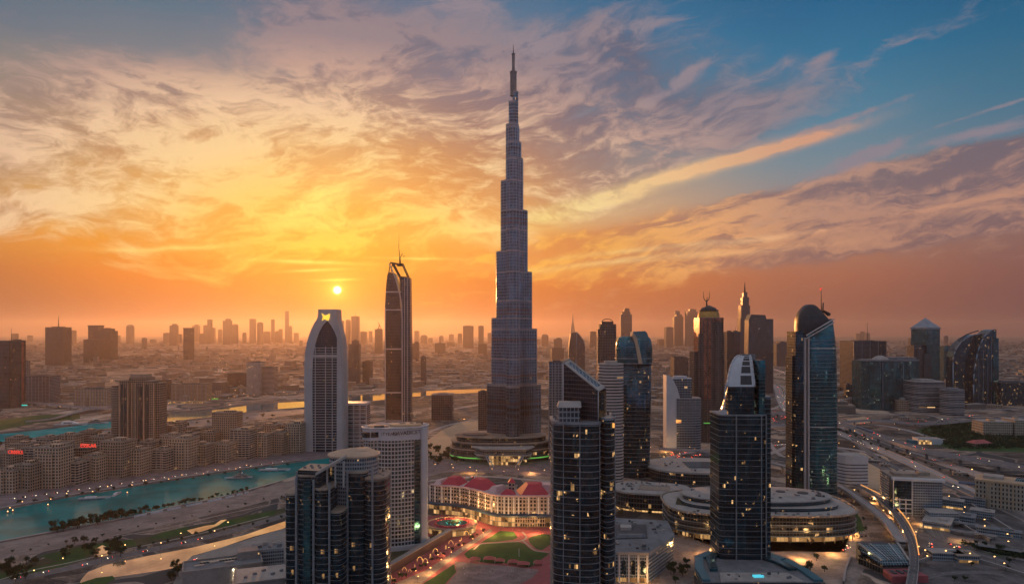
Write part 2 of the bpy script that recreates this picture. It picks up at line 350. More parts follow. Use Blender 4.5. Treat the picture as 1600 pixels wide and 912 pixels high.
# ------------------------------------------------------------------ mesh builder
class MB:
    def __init__(s): s.v = []; s.f = []; s.uv = []; s.m = []; s.sm = []
    def quad(s, pts, uvs=None, mi=0, smooth=False):
        i = len(s.v); s.v += [tuple(p) for p in pts]; s.f.append(tuple(range(i, i + len(pts))))
        s.uv.append(uvs if uvs else [(p[0], p[1]) for p in pts]); s.m.append(mi); s.sm.append(smooth)
    def prism(s, poly, z0, z1, mi=0, cap=1, bottom=False, top=None, closed=True, ztop=None, smooth=False):
        """poly anticlockwise (x, y); top: another polygon for the upper ring; ztop(x, y) for a cut roof"""
        tp = top or poly; n = len(poly); u = 0.0
        i0 = len(s.v)
        s.v += [(p[0], p[1], z0) for p in poly] + [(p[0], p[1], ztop(p[0], p[1]) if ztop else z1) for p in tp]
        for i in range(n if closed else n - 1):
            j = (i + 1) % n; a = poly[i]; b_ = poly[j]; L = math.hypot(b_[0] - a[0], b_[1] - a[1])
            s.f.append((i0 + i, i0 + j, i0 + n + j, i0 + n + i)); za = s.v[i0 + n + i][2]; zb = s.v[i0 + n + j][2]
            s.uv.append([(u, z0), (u + L, z0), (u + L, zb), (u, za)]); s.m.append(mi); s.sm.append(smooth); u += L
        if cap is not None:
            s.f.append(tuple(i0 + n + i for i in range(n))); s.uv.append([(p[0], p[1]) for p in tp]); s.m.append(cap); s.sm.append(False)
        if bottom:
            s.f.append(tuple(i0 + i for i in reversed(range(n)))); s.uv.append([(p[0], p[1]) for p in reversed(poly)]); s.m.append(mi); s.sm.append(False)
    def loft(s, rings, mi=0, cap=1, smooth=True, capb=False, closed=True):
        """rings: list of equal-length lists of (x, y, z)"""
        n = len(rings[0]); i0 = len(s.v)
        for r in rings: s.v += [tuple(p) for p in r]
        us = [0.0]
        wr = max(rings, key=lambda r: sum((Vector(r[i]) - Vector(r[(i + 1) % n])).length for i in range(n)))
        for i in range(n): us.append(us[-1] + (Vector(wr[i]) - Vector(wr[(i + 1) % n])).length)
        for k in range(len(rings) - 1):
            for i in range(n if closed else n - 1):
                j = (i + 1) % n
                a, b_, c, d = i0 + k * n + i, i0 + k * n + j, i0 + (k + 1) * n + j, i0 + (k + 1) * n + i
                s.f.append((a, b_, c, d)); s.uv.append([(us[i], s.v[a][2]), (us[i + 1], s.v[b_][2]), (us[i + 1], s.v[c][2]), (us[i], s.v[d][2])])
                s.m.append(mi); s.sm.append(smooth)
        if cap is not None:
            t_ = i0 + (len(rings) - 1) * n
            s.f.append(tuple(t_ + i for i in range(n))); s.uv.append([(s.v[t_ + i][0], s.v[t_ + i][1]) for i in range(n)]); s.m.append(cap); s.sm.append(False)
        if capb:
            s.f.append(tuple(i0 + i for i in reversed(range(n)))); s.uv.append([(s.v[i0 + i][0], s.v[i0 + i][1]) for i in reversed(range(n))]); s.m.append(mi); s.sm.append(False)
    def box(s, x0, x1, y0, y1, z0, z1, mi=0, cap=None, bottom=True):
        s.prism([(x0, y0), (x1, y0), (x1, y1), (x0, y1)], z0, z1, mi, mi if cap is None else cap, bottom)
    def obox(s, c, size, ang, mi=0, cap=None):
        """box with its base centre at c turned by ang"""
        ca, sa = math.cos(ang), math.sin(ang); hx, hy = size[0] / 2, size[1] / 2
        p = [(c[0] + x * ca - y * sa, c[1] + x * sa + y * ca) for x, y in ((-hx, -hy), (hx, -hy), (hx, hy), (-hx, hy))]
        s.prism(p, c[2], c[2] + size[2], mi, mi if cap is None else cap, True)
    def bar(s, a, b, r, n=6, mi=0, r2=None):
        a = Vector(a); b = Vector(b); d = (b - a)
        if d.length < 1e-6: return
        q = d.to_track_quat('Z', 'Y'); r2 = r if r2 is None else r2
        ra = [a + q @ Vector((math.cos(k * 2 * math.pi / n) * r, math.sin(k * 2 * math.pi / n) * r, 0)) for k in range(n)]
        rb = [b + q @ Vector((math.cos(k * 2 * math.pi / n) * r2, math.sin(k * 2 * math.pi / n) * r2, 0)) for k in range(n)]
        s.loft([ra, rb], mi, mi, n > 5, True)
    def strip(s, pts, wdt, z0, z1, mi=0):
        """a ribbon of rectangular section along a 3-D line"""
        n = len(pts); L = []; Rr = []
        for i, p in enumerate(pts):
            a = pts[max(0, i - 1)]; b = pts[min(n - 1, i + 1)]
            dx, dy = b[0] - a[0], b[1] - a[1]; l = math.hypot(dx, dy) or 1
            nx, ny = -dy / l * wdt / 2, dx / l * wdt / 2
            L.append((p[0] + nx, p[1] + ny, p[2])); Rr.append((p[0] - nx, p[1] - ny, p[2]))
        d = 0.0
        for i in range(n - 1):
            l = math.hypot(pts[i + 1][0] - pts[i][0], pts[i + 1][1] - pts[i][1])
            a, b, c, e = Rr[i], Rr[i + 1], L[i + 1], L[i]
            up = lambda q: (q[0], q[1], q[2] + z1); dn = lambda q: (q[0], q[1], q[2] + z0)
            s.quad([up(a), up(b), up(c), up(e)], [(0, d), (0, d + l), (wdt, d + l), (wdt, d)], mi)
            if z1 - z0 > 0.001:
                s.quad([dn(a), dn(b), up(b), up(a)], [(d, z0), (d + l, z0), (d + l, z1), (d, z1)], mi)
                s.quad([dn(c), dn(e), up(e), up(c)], [(d, z0), (d + l, z0), (d + l, z1), (d, z1)], mi)
                s.quad([dn(b), dn(a), dn(e), dn(c)], None, mi)
            d += l
    def build(s, name, mats, parent=None, loc=None):
        me = bpy.data.meshes.new(name); me.from_pydata(s.v, [], s.f); 
        ul = me.uv_layers.new(name='UVMap'); k = 0; flat = []
        for q in s.uv:
            for p in q: flat += [p[0], p[1]]
        ul.data.foreach_set('uv', flat)
        me.polygons.foreach_set('material_index', s.m); me.polygons.foreach_set('use_smooth', s.sm)
        for m in (mats if isinstance(mats, (list, tuple)) else [mats]): me.materials.append(MATS[m] if isinstance(m, str) else m)
        me.update()
        o = bpy.data.objects.new(name, me); col.objects.link(o)
        if parent: o.parent = parent
        if loc: o.location = loc
        return o

def rect(w_, d_, cx=0, cy=0): return [(cx - w_ / 2, cy - d_ / 2), (cx + w_ / 2, cy - d_ / 2), (cx + w_ / 2, cy + d_ / 2), (cx - w_ / 2, cy + d_ / 2)]
def sup(a, b, p=2.0, n=40, cx=0, cy=0):
    o = []
    for k in range(n):
        th = 2 * math.pi * k / n - math.pi * 0.75; c, s_ = math.cos(th), math.sin(th)
        o.append((cx + a * math.copysign(abs(c) ** (2 / p), c), cy + b * math.copysign(abs(s_) ** (2 / p), s_)))
    return o
def rotp(poly, ang, cx=0, cy=0):
    c, s_ = math.cos(ang), math.sin(ang); return [(cx + x * c - y * s_, cy + x * s_ + y * c) for x, y in poly]
def scalep(poly, k, cx=None, cy=None):
    cx = sum(p[0] for p in poly) / len(poly) if cx is None else cx; cy = sum(p[1] for p in poly) / len(poly) if cy is None else cy
    return [(cx + (x - cx) * k, cy + (y - cy) * k) for x, y in poly]
def grow(poly, d):
    """push every corner out by d metres"""
    n = len(poly); o = []
    for i in range(n):
        a, b, c = Vector(poly[i - 1]), Vector(poly[i]), Vector(poly[(i + 1) % n])
        e1 = (b - a); e2 = (c - b)
        n1 = Vector((e1.y, -e1.x)).normalized() if e1.length > 1e-6 else Vector((0, 0)); n2 = Vector((e2.y, -e2.x)).normalized() if e2.length > 1e-6 else n1
        q = (n1 + n2); 
        q = q.normalized() * min(d / max(0.35, q.normalized().dot(n1)), 2.5 * d) if q.length > 1e-6 else n1 * d
        o.append((b.x + q.x, b.y + q.y))
    return o
def ringz(poly, z): return [(x, y, z) for x, y in poly]
def bands(poly, z0, z1, step, d=0.45, h=0.6):
    m = MB(); g_ = grow(poly, d); z = z0 + step
    while z < z1 - 0.3:
        m.prism(g_, z - h / 2, z + h / 2, 0, 0, True); z += step
    return m
def smooth_line(pts, seg=8):
    """Catmull-Rom through 2-D or 3-D points"""
    P = [Vector(p if len(p) == 3 else (p[0], p[1], 0.0)) for p in pts]; P = [P[0] * 2 - P[1]] + P + [P[-1] * 2 - P[-2]]; o = []
    for i in range(1, len(P) - 2):
        for k in range(seg):
            t = k / seg; a, b, c, d = P[i - 1], P[i], P[i + 1], P[i + 2]
            o.append(0.5 * ((2 * b) + (c - a) * t + (2 * a - 5 * b + 4 * c - d) * t * t + (3 * b - a - 3 * c + d) * t ** 3))
    o.append(P[-2]); return [tuple(q) for q in o]

# ------------------------------------------------------------------ things
def tag(o, label=None, cat=None, group=None, kind=None):
    if label: o['label'] = label
    if cat: o['category'] = cat
    if group: o['group'] = group
    if kind: o['kind'] = kind
    return o
def thing(name, label, cat, loc, rz=0.0, group=None):
    o = bpy.data.objects.new(name, None); col.objects.link(o); o.empty_display_size = 2.0
    o.location = loc; o.rotation_euler = (0, 0, rz); return tag(o, label, cat, group)
def copy_tree(o, loc, rz=None, label=None, scale=None):
    kids = [c for c in KIDS.get(o.name, [])]
    c = o.copy(); col.objects.link(c); c.location = loc
    if rz is not None: c.rotation_euler = (0, 0, rz)
    if scale: c.scale = (scale, scale, scale)
    if label: c['label'] = label
    for ch in kids:
        d = ch.copy(); col.objects.link(d); d.parent = c
        for g_ in KIDS.get(ch.name, []):
            e = g_.copy(); col.objects.link(e); e.parent = d
    return c
KIDS = {}
def note(root, *kids): KIDS[root.name] = list(kids)
def struct(o, label=None): o['kind'] = 'structure'; (label and o.__setitem__('label', label)); return o
def text_mesh(name, body, size, mat, parent, loc, rot, ext=0.3, spacing=1.0):
    cu = bpy.data.curves.new(name, 'FONT'); cu.body = body; cu.size = size; cu.extrude = ext; cu.align_x = 'CENTER'; cu.align_y = 'CENTER'; cu.space_character = spacing
    o = bpy.data.objects.new(name, cu); col.objects.link(o)
    me = bpy.data.meshes.new_from_object(o.evaluated_get(bpy.context.evaluated_depsgraph_get()))
    bpy.data.objects.remove(o); me.materials.clear(); me.materials.append(MATS[mat])
    r = bpy.data.objects.new(name, me); col.objects.link(r); r.parent = parent; r.location = loc; r.rotation_euler = rot
    return r
def inpoly(x, y, poly):
    c = False; n = len(poly)
    for i in range(n):
        x1, y1 = poly[i]; x2, y2 = poly[i - 1]
        if (y1 > y) != (y2 > y) and x < (x2 - x1) * (y - y1) / (y2 - y1) + x1: c = not c
    return c
def ccw(poly):
    a = sum(poly[i - 1][0] * poly[i][1] - poly[i][0] * poly[i - 1][1] for i in range(len(poly)))
    return poly if a > 0 else poly[::-1]
def sheet(name, pts, z, mat, kind='structure', smooth=0):
    """a flat area of the ground given by bearings in the photo"""
    q = [G(*p) for p in pts]
    if smooth: q = [(p[0], p[1]) for p in smooth_line(q + [q[0]], smooth)[:-1]]
    bm = bmesh.new(); vs = [bm.verts.new((x, y, 0)) for x, y in ccw(q)]; f = bm.faces.new(vs); bmesh.ops.triangulate(bm, faces=[f])
    me = bpy.data.meshes.new(name); bm.to_mesh(me); bm.free(); me.materials.append(MATS[mat])
    o = bpy.data.objects.new(name, me); col.objects.link(o); o.location = (0, 0, z)
    if kind: o['kind'] = kind
    return o

def clutter(parent, xs, ys, z, n_, seed=1, size=(1.6, 4.5), mats=('grey_roof', 'pale_roof', 'dark_roof')):
    """rooftop machines, each its own part"""
    r = random.Random(seed)
    for k in range(n_):
        c = MB(); w_ = r.uniform(*size); d_ = w_ * r.uniform(.4, .9); h_ = r.uniform(.8, 2.4); x, y = r.uniform(*xs), r.uniform(*ys)
        c.obox((x, y, z), (w_, d_, h_), r.choice((0, 0, .1))); 
        if k % 3 == 0: c.prism(sup(w_ * .3, d_ * .3, 2, 10, x, y), z + h_, z + h_ + .5, 0, 0)
        c.build('roof_unit', mats[k % len(mats)], parent)

# ------------------------------------------------------------------ material set
TEAL = (0.10, 0.26, 0.31)
facade('glass_navy', (0.04, 0.08, 0.11), (0.10, 0.12, 0.14), 1.5, 3.9, 0.10, 0.16, lit=0.05, ls=1.5, refl_patch=0.55, refl_col=TEAL, rough=0.10, metal=0.75)
facade('glass_black', (0.026, 0.060, 0.086), (0.05, 0.06, 0.07), 1.6, 4.2, 0.06, 0.08, lit=0.045, ls=1.8, refl_patch=0.6, refl_col=(0.07, 0.20, 0.26), metal=0.7)
facade('glass_teal', (0.03, 0.14, 0.18), (0.06, 0.13, 0.16), 1.6, 3.9, 0.09, 0.15, lit=0.05, lc=(0.5, 1.0, 0.85), ls=0.5, refl_patch=0.8, refl_col=(0.07, 0.42, 0.48), metal=0.75)
facade('glass_far', (0.05, 0.07, 0.09), (0.13, 0.13, 0.14), 3.2, 4.4, 0.22, 0.26, lit=0.02, ls=1.2, metal=0.5)
facade('wall_far', (0.07, 0.08, 0.09), (0.21, 0.18, 0.16), 3.6, 4.0, win=(0.55, 0.5), lit=0.02, ls=1.2, metal=0.3, refl_streak=0)
facade('spire_skin', (0.08, 0.165, 0.25), (0.21, 0.29, 0.38), 1.9, 6.2, 0.16, 0.22, lit=0.004, ls=1.0, metal=0.3, rough=0.25, frough=0.4, fmetal=0.3, wob=0.06, var=0.9)
facade('white_slabs', (0.06, 0.085, 0.11), (0.50, 0.49, 0.50), 13.0, 4.6, 0.05, 0.26, lit=0.01, metal=0.5, refl_streak=0)
facade('hotel_grid', (0.07, 0.11, 0.13), (0.46, 0.46, 0.46), 3.9, 4.6, win=(0.66, 0.66), lit=0.10, lc=(1.0, 0.72, 0.36), ls=1.3, metal=0.6, refl_patch=0.5, refl_col=(0.2, 0.3, 0.32))
facade('beige_flats', (0.035, 0.04, 0.05), (0.64, 0.46, 0.33), 5.2, 5.0, win=(0.52, 0.58), lit=0.04, ls=1.2, metal=0.2, frough=0.85, refl_streak=0)
facade('beige_flats_b', (0.035, 0.04, 0.05), (0.50, 0.36, 0.26), 4.6, 4.8, win=(0.56, 0.58), lit=0.04, ls=1.2, metal=0.2, frough=0.85, refl_streak=0)
facade('brown_tower', (0.03, 0.035, 0.045), (0.46, 0.32, 0.24), 4.4, 5.0, 0.30, 0.34, lit=0.04, ls=1.2, metal=0.3, frough=0.8, refl_streak=0)
facade('maroon_glass', (0.055, 0.045, 0.055), (0.12, 0.095, 0.105), 1.8, 3.8, 0.14, 0.2, lit=0.004, metal=0.55)
facade('ribbed_dark', (0.035, 0.04, 0.05), (0.19, 0.18, 0.20), 5.2, 5.0, 0.16, 0.22, lit=0.006, metal=0.5)
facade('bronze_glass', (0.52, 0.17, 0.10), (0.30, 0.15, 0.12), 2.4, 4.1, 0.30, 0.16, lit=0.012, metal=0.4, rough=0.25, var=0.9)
facade('bronze_dark', (0.10, 0.07, 0.065), (0.22, 0.165, 0.15), 2.6, 4.1, 0.30, 0.16, lit=0.012, metal=0.6, rough=0.2)
facade('gold_glass', (0.42, 0.29, 0.13), (0.16, 0.13, 0.10), 3.0, 4.0, 0.08, 0.10, lit=0.0, metal=0.9, rough=0.16)
facade('mall_glass', (0.04, 0.055, 0.065), (0.13, 0.12, 0.115), 4.0, 6.5, 0.10, 0.18, lit=0.10, ls=1.5, metal=0.5)
facade('shop_glass', (0.20, 0.14, 0.09), (0.22, 0.18, 0.15), 4.5, 6.0, 0.10, 0.14, lit=0.75, lc=(1.0, 0.50, 0.15), ls=1.7, metal=0.3)
facade('hotel_cream', (0.05, 0.06, 0.07), (0.50, 0.42, 0.38), 4.6, 5.0, win=(0.60, 0.62), lit=0.10, lc=(1.0, 0.6, 0.25), ls=1.5, metal=0.4, refl_streak=0)
facade('hotel_balcony', (0.10, 0.075, 0.05), (0.50, 0.40, 0.33), 3.2, 5.0, 0.30, 0.24, lit=0.4, lc=(1.0, 0.5, 0.17), ls=1.4, metal=0.3)
facade('classic_wall', (0.035, 0.04, 0.05), (0.50, 0.42, 0.33), 4.4, 6.2, win=(0.42, 0.6), lit=0.02, metal=0.2, frough=0.85, refl_streak=0)
facade('office_grey', (0.09, 0.13, 0.17), (0.34, 0.38, 0.42), 2.2, 3.6, 0.28, 0.42, lit=0.02, metal=0.5)
facade('office_strip', (0.05, 0.07, 0.11), (0.62, 0.62, 0.64), 30.0, 5.2, 0.0, 0.5, lit=0.0, metal=0.5, refl_streak=0)
facade('striped_warm', (0.10, 0.11, 0.13), (0.50, 0.42, 0.38), 24.0, 5.0, 0.0, 0.42, lit=0.01, metal=0.5)
facade('grid_blue', (0.07, 0.11, 0.15), (0.30, 0.33, 0.37), 3.4, 5.2, 0.22, 0.26, lit=0.03, metal=0.6)
facade('low_wall', (0.045, 0.05, 0.055), (0.44, 0.345, 0.28), 6.5, 3.8, win=(0.5, 0.45), lit=0.03, ls=1.4, metal=0.1, frough=0.9, refl_streak=0)
facade('skylight', (0.07, 0.15, 0.19), (0.42, 0.46, 0.50), 3.0, 3.0, 0.12, 0.12, lit=0.0, metal=0.8, rough=0.06)
facade('sash_front', (0.10, 0.15, 0.18), (0.30, 0.30, 0.30), 3.2, 5.2, 0.16, 0.26, lit=0.12, ls=1.2, metal=0.6)

surf('concrete', (0.34, 0.31, 0.29), scale=0.05, grit=True)
surf('pale_roof', (0.46, 0.42, 0.39), (0.33, 0.30, 0.28), scale=0.06, grit=True)
surf('beige_roof', (0.70, 0.46, 0.31), (0.44, 0.32, 0.23), scale=0.05)
surf('sand_roof', (0.42, 0.33, 0.26), (0.29, 0.225, 0.18), scale=0.05, grit=True)
surf('dark_roof', (0.10, 0.105, 0.115), (0.055, 0.058, 0.065), scale=0.07)
surf('grey_roof', (0.24, 0.25, 0.27), (0.15, 0.155, 0.17), scale=0.06, grit=True)
surf('white_trim', (0.62, 0.62, 0.65), (0.50, 0.50, 0.53), scale=0.05, rough=0.5)
surf('white_frame', (0.60, 0.52, 0.50), (0.48, 0.42, 0.41), scale=0.04, rough=0.45)
surf('slab_edge', (0.36, 0.375, 0.40), (0.20, 0.215, 0.235), scale=0.12, rough=0.4, metal=0.3)
surf('slab_edge_dim', (0.33, 0.365, 0.39), (0.12, 0.14, 0.16), scale=0.12, rough=0.4, metal=0.3)
surf('steel_dark', (0.06, 0.065, 0.075), (0.035, 0.04, 0.045), scale=0.2, rough=0.4, metal=0.6)
surf('steel_fin', (0.31, 0.38, 0.46), (0.17, 0.22, 0.28), scale=0.05, rough=0.3, metal=0.85)
surf('louvre_red', (0.17, 0.105, 0.115), (0.10, 0.075, 0.085), scale=0.05, rough=0.5, metal=0.4)
surf('gold_dome', (0.62, 0.34, 0.10), (0.40, 0.20, 0.06), scale=0.12, rough=0.3, metal=0.8)
surf('red_roof', (0.66, 0.055, 0.085), (0.48, 0.04, 0.06), scale=0.05, rough=0.6)
surf('pink_roof', (0.78, 0.54, 0.52), (0.52, 0.34, 0.33), scale=0.05, rough=0.7)
surf('teal_roof', (0.07, 0.22, 0.27), (0.05, 0.16, 0.20), scale=0.05, rough=0.35, metal=0.2)
surf('red_paving', (0.42, 0.10, 0.11), (0.28, 0.07, 0.08), scale=0.06, grit=True)
surf('mauve_paving', (0.32, 0.24, 0.24), (0.15, 0.115, 0.12), scale=0.08, grit=True)
surf('plaza_stone', (0.42, 0.33, 0.28), (0.20, 0.155, 0.135), scale=0.035, grit=True)
surf('promenade', (0.38, 0.285, 0.25), (0.20, 0.15, 0.135), scale=0.02, grit=True)
surf('lawn', (0.040, 0.105, 0.014), (0.022, 0.062, 0.010), scale=0.06, rough=0.95, grit=True)
surf('dry_lawn', (0.085, 0.075, 0.035), (0.045, 0.05, 0.022), scale=0.03, rough=0.95, grit=True)
surf('asphalt', (0.18, 0.165, 0.165), (0.055, 0.052, 0.056), scale=0.03, rough=0.85, grit=True)
surf('pale_sand', (0.60, 0.42, 0.27), (0.48, 0.335, 0.21), scale=0.012, grit=True)
surf('kerb', (0.42, 0.37, 0.34), scale=0.2)
surf('quay', (0.36, 0.28, 0.25), (0.24, 0.19, 0.17), scale=0.08)
surf('bark', (0.075, 0.05, 0.035), scale=2.0)
surf('leaf', (0.022, 0.052, 0.016), (0.010, 0.026, 0.009), scale=0.9, rough=0.9)
surf('leaf_b', (0.05, 0.07, 0.025), (0.020, 0.034, 0.012), scale=0.9, rough=0.9)
surf('hull_white', (0.88, 0.88, 0.88), (0.62, 0.63, 0.66), scale=0.4, rough=0.3)
surf('hull_blue', (0.05, 0.10, 0.17), scale=0.4, rough=0.3)
surf('car_white', (0.72, 0.72, 0.72), (0.66, 0.66, 0.66), scale=1, rough=0.25)
surf('car_dark', (0.05, 0.05, 0.06), (0.04, 0.04, 0.05), scale=1, rough=0.25)
surf('car_silver', (0.42, 0.43, 0.45), (0.38, 0.39, 0.41), scale=1, rough=0.25, metal=0.5)
surf('car_red', (0.40, 0.035, 0.03), (0.34, 0.03, 0.025), scale=1, rough=0.25)
surf('rubber', (0.02, 0.02, 0.02), scale=2)
surf('crowd_cloth', (0.4, 0.2, 0.15), (0.08, 0.08, 0.12), scale=1.5)
surf('tent_red', (0.52, 0.14, 0.13), (0.38, 0.09, 0.09), scale=0.3)
surf('train_blue', (0.07, 0.15, 0.30), (0.05, 0.12, 0.25), scale=0.3, rough=0.3)
glow('warm_lamp', (1.0, 0.52, 0.16), 7.0)
glow('warm_strip', (1.0, 0.42, 0.10), 1.1)
glow('garland', (1.0, 0.50, 0.13), 1.6)
glow('white_lamp', (1.0, 0.85, 0.62), 6.0)
glow('red_sign', (1.0, 0.05, 0.03), 1.2)
glow('green_strip', (0.18, 0.75, 0.12), 0.45)
glow('teal_sign', (0.05, 0.8, 0.65), 0.8)
glow('gold_emblem', (1.0, 0.62, 0.06), 1.15)
glow('cyan_lamp', (0.1, 0.75, 0.9), 0.7)
glow('head_light', (1.0, 0.80, 0.5), 14.0)
glow('tail_light', (1.0, 0.05, 0.02), 14.0)
surf('sign_ink', (0.05, 0.05, 0.06), scale=1)

facade('beige_flats_c', (0.035, 0.04, 0.05), (0.60, 0.47, 0.38), 8.0, 4.4, 0.16, 0.42, lit=0.04, ls=1.2, metal=0.2, frough=0.85, refl_streak=0)
surf('track_bed', (0.20, 0.18, 0.175), (0.09, 0.082, 0.082), scale=0.08, stretch=(1, 1, 1), grit=True)
surf('deck_edge', (0.46, 0.42, 0.42), (0.32, 0.29, 0.29), scale=0.06)
def make_ground_mat():
    m, t, b = newmat('city_ground')
    tc = t.nodes.new('ShaderNodeTexCoord'); x, y, z = sep(t, tc.outputs['Object'])
    wv = noise(t, comb(t, x, y, 0.0), 0.0016, 4, 0.6, 0, out=1); wx, wy, wz = sep(t, wv)
    q = comb(t, x + (wx - 0.5) * 420.0, y + (wy - 0.5) * 420.0, 0.0)
    blk = voro(t, q, 1 / 190.0, out='Color'); bx, by, bz = sep(t, blk)
    edge = voro(t, q, 1 / 190.0, feature='DISTANCE_TO_EDGE')
    lots = voro(t, q, 1 / 34.0, out='Color'); lx, ly, lz = sep(t, lots)
    fine = noise(t, q, 0.05, 6, 0.65); big = noise(t, q, 0.0011, 5, 0.6)
    f2 = noise(t, comb(t, x, y, 0.0), 0.30, 4, 0.65)
    big2 = noise(t, comb(t, x * 0.35, y, 3.0), 0.0035, 5, 0.6, 0.6)
    c = ramp(t, (bx * 0.40 + lx * 0.42 + (fine - 0.5) * 0.9 + (f2 - 0.5) * 0.7 + (big - 0.5) * 1.3 + 0.12).cl(),
             [(0.0, (0.03, 0.029, 0.029)), (0.3, (0.09, 0.074, 0.066)), (0.52, (0.21, 0.16, 0.13)), (0.75, (0.44, 0.325, 0.25)), (1.0, (0.68, 0.52, 0.40))])
    c = mixc(t, (big2.ss(0.54, 0.70)) * 0.75, c, (0.58, 0.425, 0.31, 1))
    grn = noise(t, q, 0.004, 4, 0.6).ss(0.60, 0.70) * by.gt(0.4)
    c = mixc(t, grn * 0.7, c, (0.045, 0.055, 0.03, 1))
    c = mixc(t, edge.lt(0.035), c, (0.085, 0.08, 0.082, 1))
    c = mixc(t, (edge.lt(0.050)) * edge.gt(0.035) * 0.6, c, (0.34, 0.29, 0.25, 1))
    setv(t, b.inputs['Base Color'], c); b.inputs['Roughness'].default_value = 0.95; b.inputs['Specular IOR Level'].default_value = 0.15
    # street and window lights strewn over the plain after sunset
    lv = voro(t, comb(t, x, y, 0.0), 1 / 46.0, out='Distance'); lr = voro(t, comb(t, x, y, 0.0), 1 / 46.0, out='Color'); ra, rb, rc = sep(t, lr)
    on = lv.lt(0.07) * ra.gt(0.64) * y.gt(1500.0)
    setv(t, b.inputs['Emission Color'], mixc(t, rb, (1.0, 0.42, 0.10, 1), (1.0, 0.75, 0.45, 1)))
    setv(t, b.inputs['Emission Strength'], on * (rc * 5.0 + 1.5))
make_ground_mat()
def water(name, c, rough, rip, spec=0.5, metal=0.0):
    m, t, b = newmat(name)
    tc = t.nodes.new('ShaderNodeTexCoord')
    n = noise(t, tc.outputs['Object'], rip, 5, 0.6); n0 = noise(t, tc.outputs['Object'], 0.02, 3, 0.5)
    setv(t, b.inputs['Base Color'], mixc(t, n0.ss(0.35, 0.65), tuple(v * 0.62 for v in c) + (1,), tuple(c) + (1,)))
    b.inputs['Roughness'].default_value = rough; b.inputs['IOR'].default_value = 1.33; b.inputs['Metallic'].default_value = metal
    bp = t.nodes.new('ShaderNodeBump'); bp.inputs['Strength'].default_value = 0.35; bp.inputs['Distance'].default_value = 0.25
    t.links.new(n.s, bp.inputs['Height']); t.links.new(bp.outputs[0], b.inputs['Normal'])
water('canal_water', (0.002, 0.27, 0.275), 0.16, 0.25)
MATS['canal_water'].node_tree.nodes['Principled BSDF'].inputs['Specular IOR Level'].default_value = 0.10; MATS['canal_water'].node_tree.nodes['Principled BSDF'].inputs['IOR'].default_value = 1.26
water('creek_water', (0.16, 0.30, 0.30), 0.06, 0.06, metal=0.35)
water('still_water', (0.78, 0.56, 0.36), 0.03, 0.02, metal=0.75)  # sunset sheen put into the water as a tan metallic base colour
water('creek_teal', (0.002, 0.38, 0.40), 0.6, 0.06)
MATS['creek_teal'].node_tree.nodes['Principled BSDF'].inputs['Specular IOR Level'].default_value = 0.02; MATS['creek_teal'].node_tree.nodes['Principled BSDF'].inputs['IOR'].default_value = 1.05
water('pool_water', (0.10, 0.24, 0.20), 0.05, 0.4)

def road_mat(name, wdt, lanes, base=(0.15, 0.138, 0.14)):
    m, t, b = newmat(name)
    uv = t.nodes.new('ShaderNodeUVMap'); uv.uv_map = 'UVMap'; u, v, _ = sep(t, uv.outputs[0])
    tc = t.nodes.new('ShaderNodeTexCoord'); n = noise(t, tc.outputs['Object'], 0.05, 5, 0.6); n2 = noise(t, comb(t, u * 0.8, v * 0.03, 1.0), 1.0, 3, 0.5)
    k = (n * 0.7 + n2 * 0.7 + 0.3)
    c = mixc(t, 1.0, base + (1,), comb(t, k, k, k), 'MULTIPLY')
    lw = wdt / lanes; f = (u / lw + 0.5).fr()
    ln = (f - 0.5).ab().lt(0.035) * ((v / 12.0).fr().lt(0.4)) * u.gt(lw * 0.5) * u.lt(wdt - lw * 0.5)
    ed = (u - 0.5).ab().lt(0.12) + (u - (wdt - 0.5)).ab().lt(0.12)
    c = mixc(t, (ln + ed).cl() * 0.75, c, (0.6, 0.58, 0.55, 1))
    setv(t, b.inputs['Base Color'], c); b.inputs['Roughness'].default_value = 0.8
road_mat('road_two', 10.0, 2); road_mat('road_four', 18.0, 4); road_mat('road_six', 27.0, 6, (0.42, 0.37, 0.36)); road_mat('road_pale', 12.0, 2, (0.38, 0.33, 0.315))

# ------------------------------------------------------------------ ground, water, roads
m_ = MB(); m_.quad([(-30500, -2600, 0), (30500, -2600, 0), (30500, 39500, 0), (-30500, 39500, 0)])
struct(m_.build('ground', 'city_ground'))

CANAL = [(-60, 812), (0, 797), (60, 786), (122, 774), (193, 763), (298, 746), (400, 731), (470, 721), (530, 713), (540, 722), (480, 736), (440, 750), (387, 767), (356, 773), (280, 789), (211, 805), (81, 830), (0, 845), (-60, 858)]
CREEK_A = [(-60, 685), (0, 677), (86, 668), (120, 664), (169, 657), (250, 646), (323, 640.5), (373, 634), (400, 630.5), (475, 625.5), (560, 617.5), (640, 612), (700, 609), (770, 607), (770, 612), (700, 615), (640, 620), (560, 628), (475, 636), (400, 642), (373, 645), (315, 653), (250, 660), (169, 670), (130, 675), (58, 684), (0, 691), (-60, 700)]
sheet('canal_water', CANAL, 0.06, 'canal_water', smooth=0)
sheet('creek_water', CREEK_A, 0.06, 'creek_water')
sheet('canal_water', [(-60, 686), (0, 678), (86, 669), (120, 665), (169, 658.5), (225, 651), (225, 661), (169, 669), (130, 674), (58, 683), (0, 690), (-60, 699)], 0.075, 'creek_teal')
POND = [(126, 906), (137, 893), (165, 882), (230, 868), (300, 855), (380, 836), (432, 818), (470, 806), (470, 816), (440, 826), (395, 838), (345, 855), (300, 868), (284, 884), (255, 890), (206, 897), (172, 902), (150, 912), (160, 930), (120, 925)]
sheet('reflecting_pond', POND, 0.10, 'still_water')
sheet('canal_bank', [(-60, 861), (0, 848), (81, 833), (211, 808), (280, 792), (356, 776), (440, 754), (500, 738), (500, 756), (440, 776), (380, 792), (300, 810), (200, 832), (90, 856), (0, 872), (-60, 886)], 0.05, 'promenade')
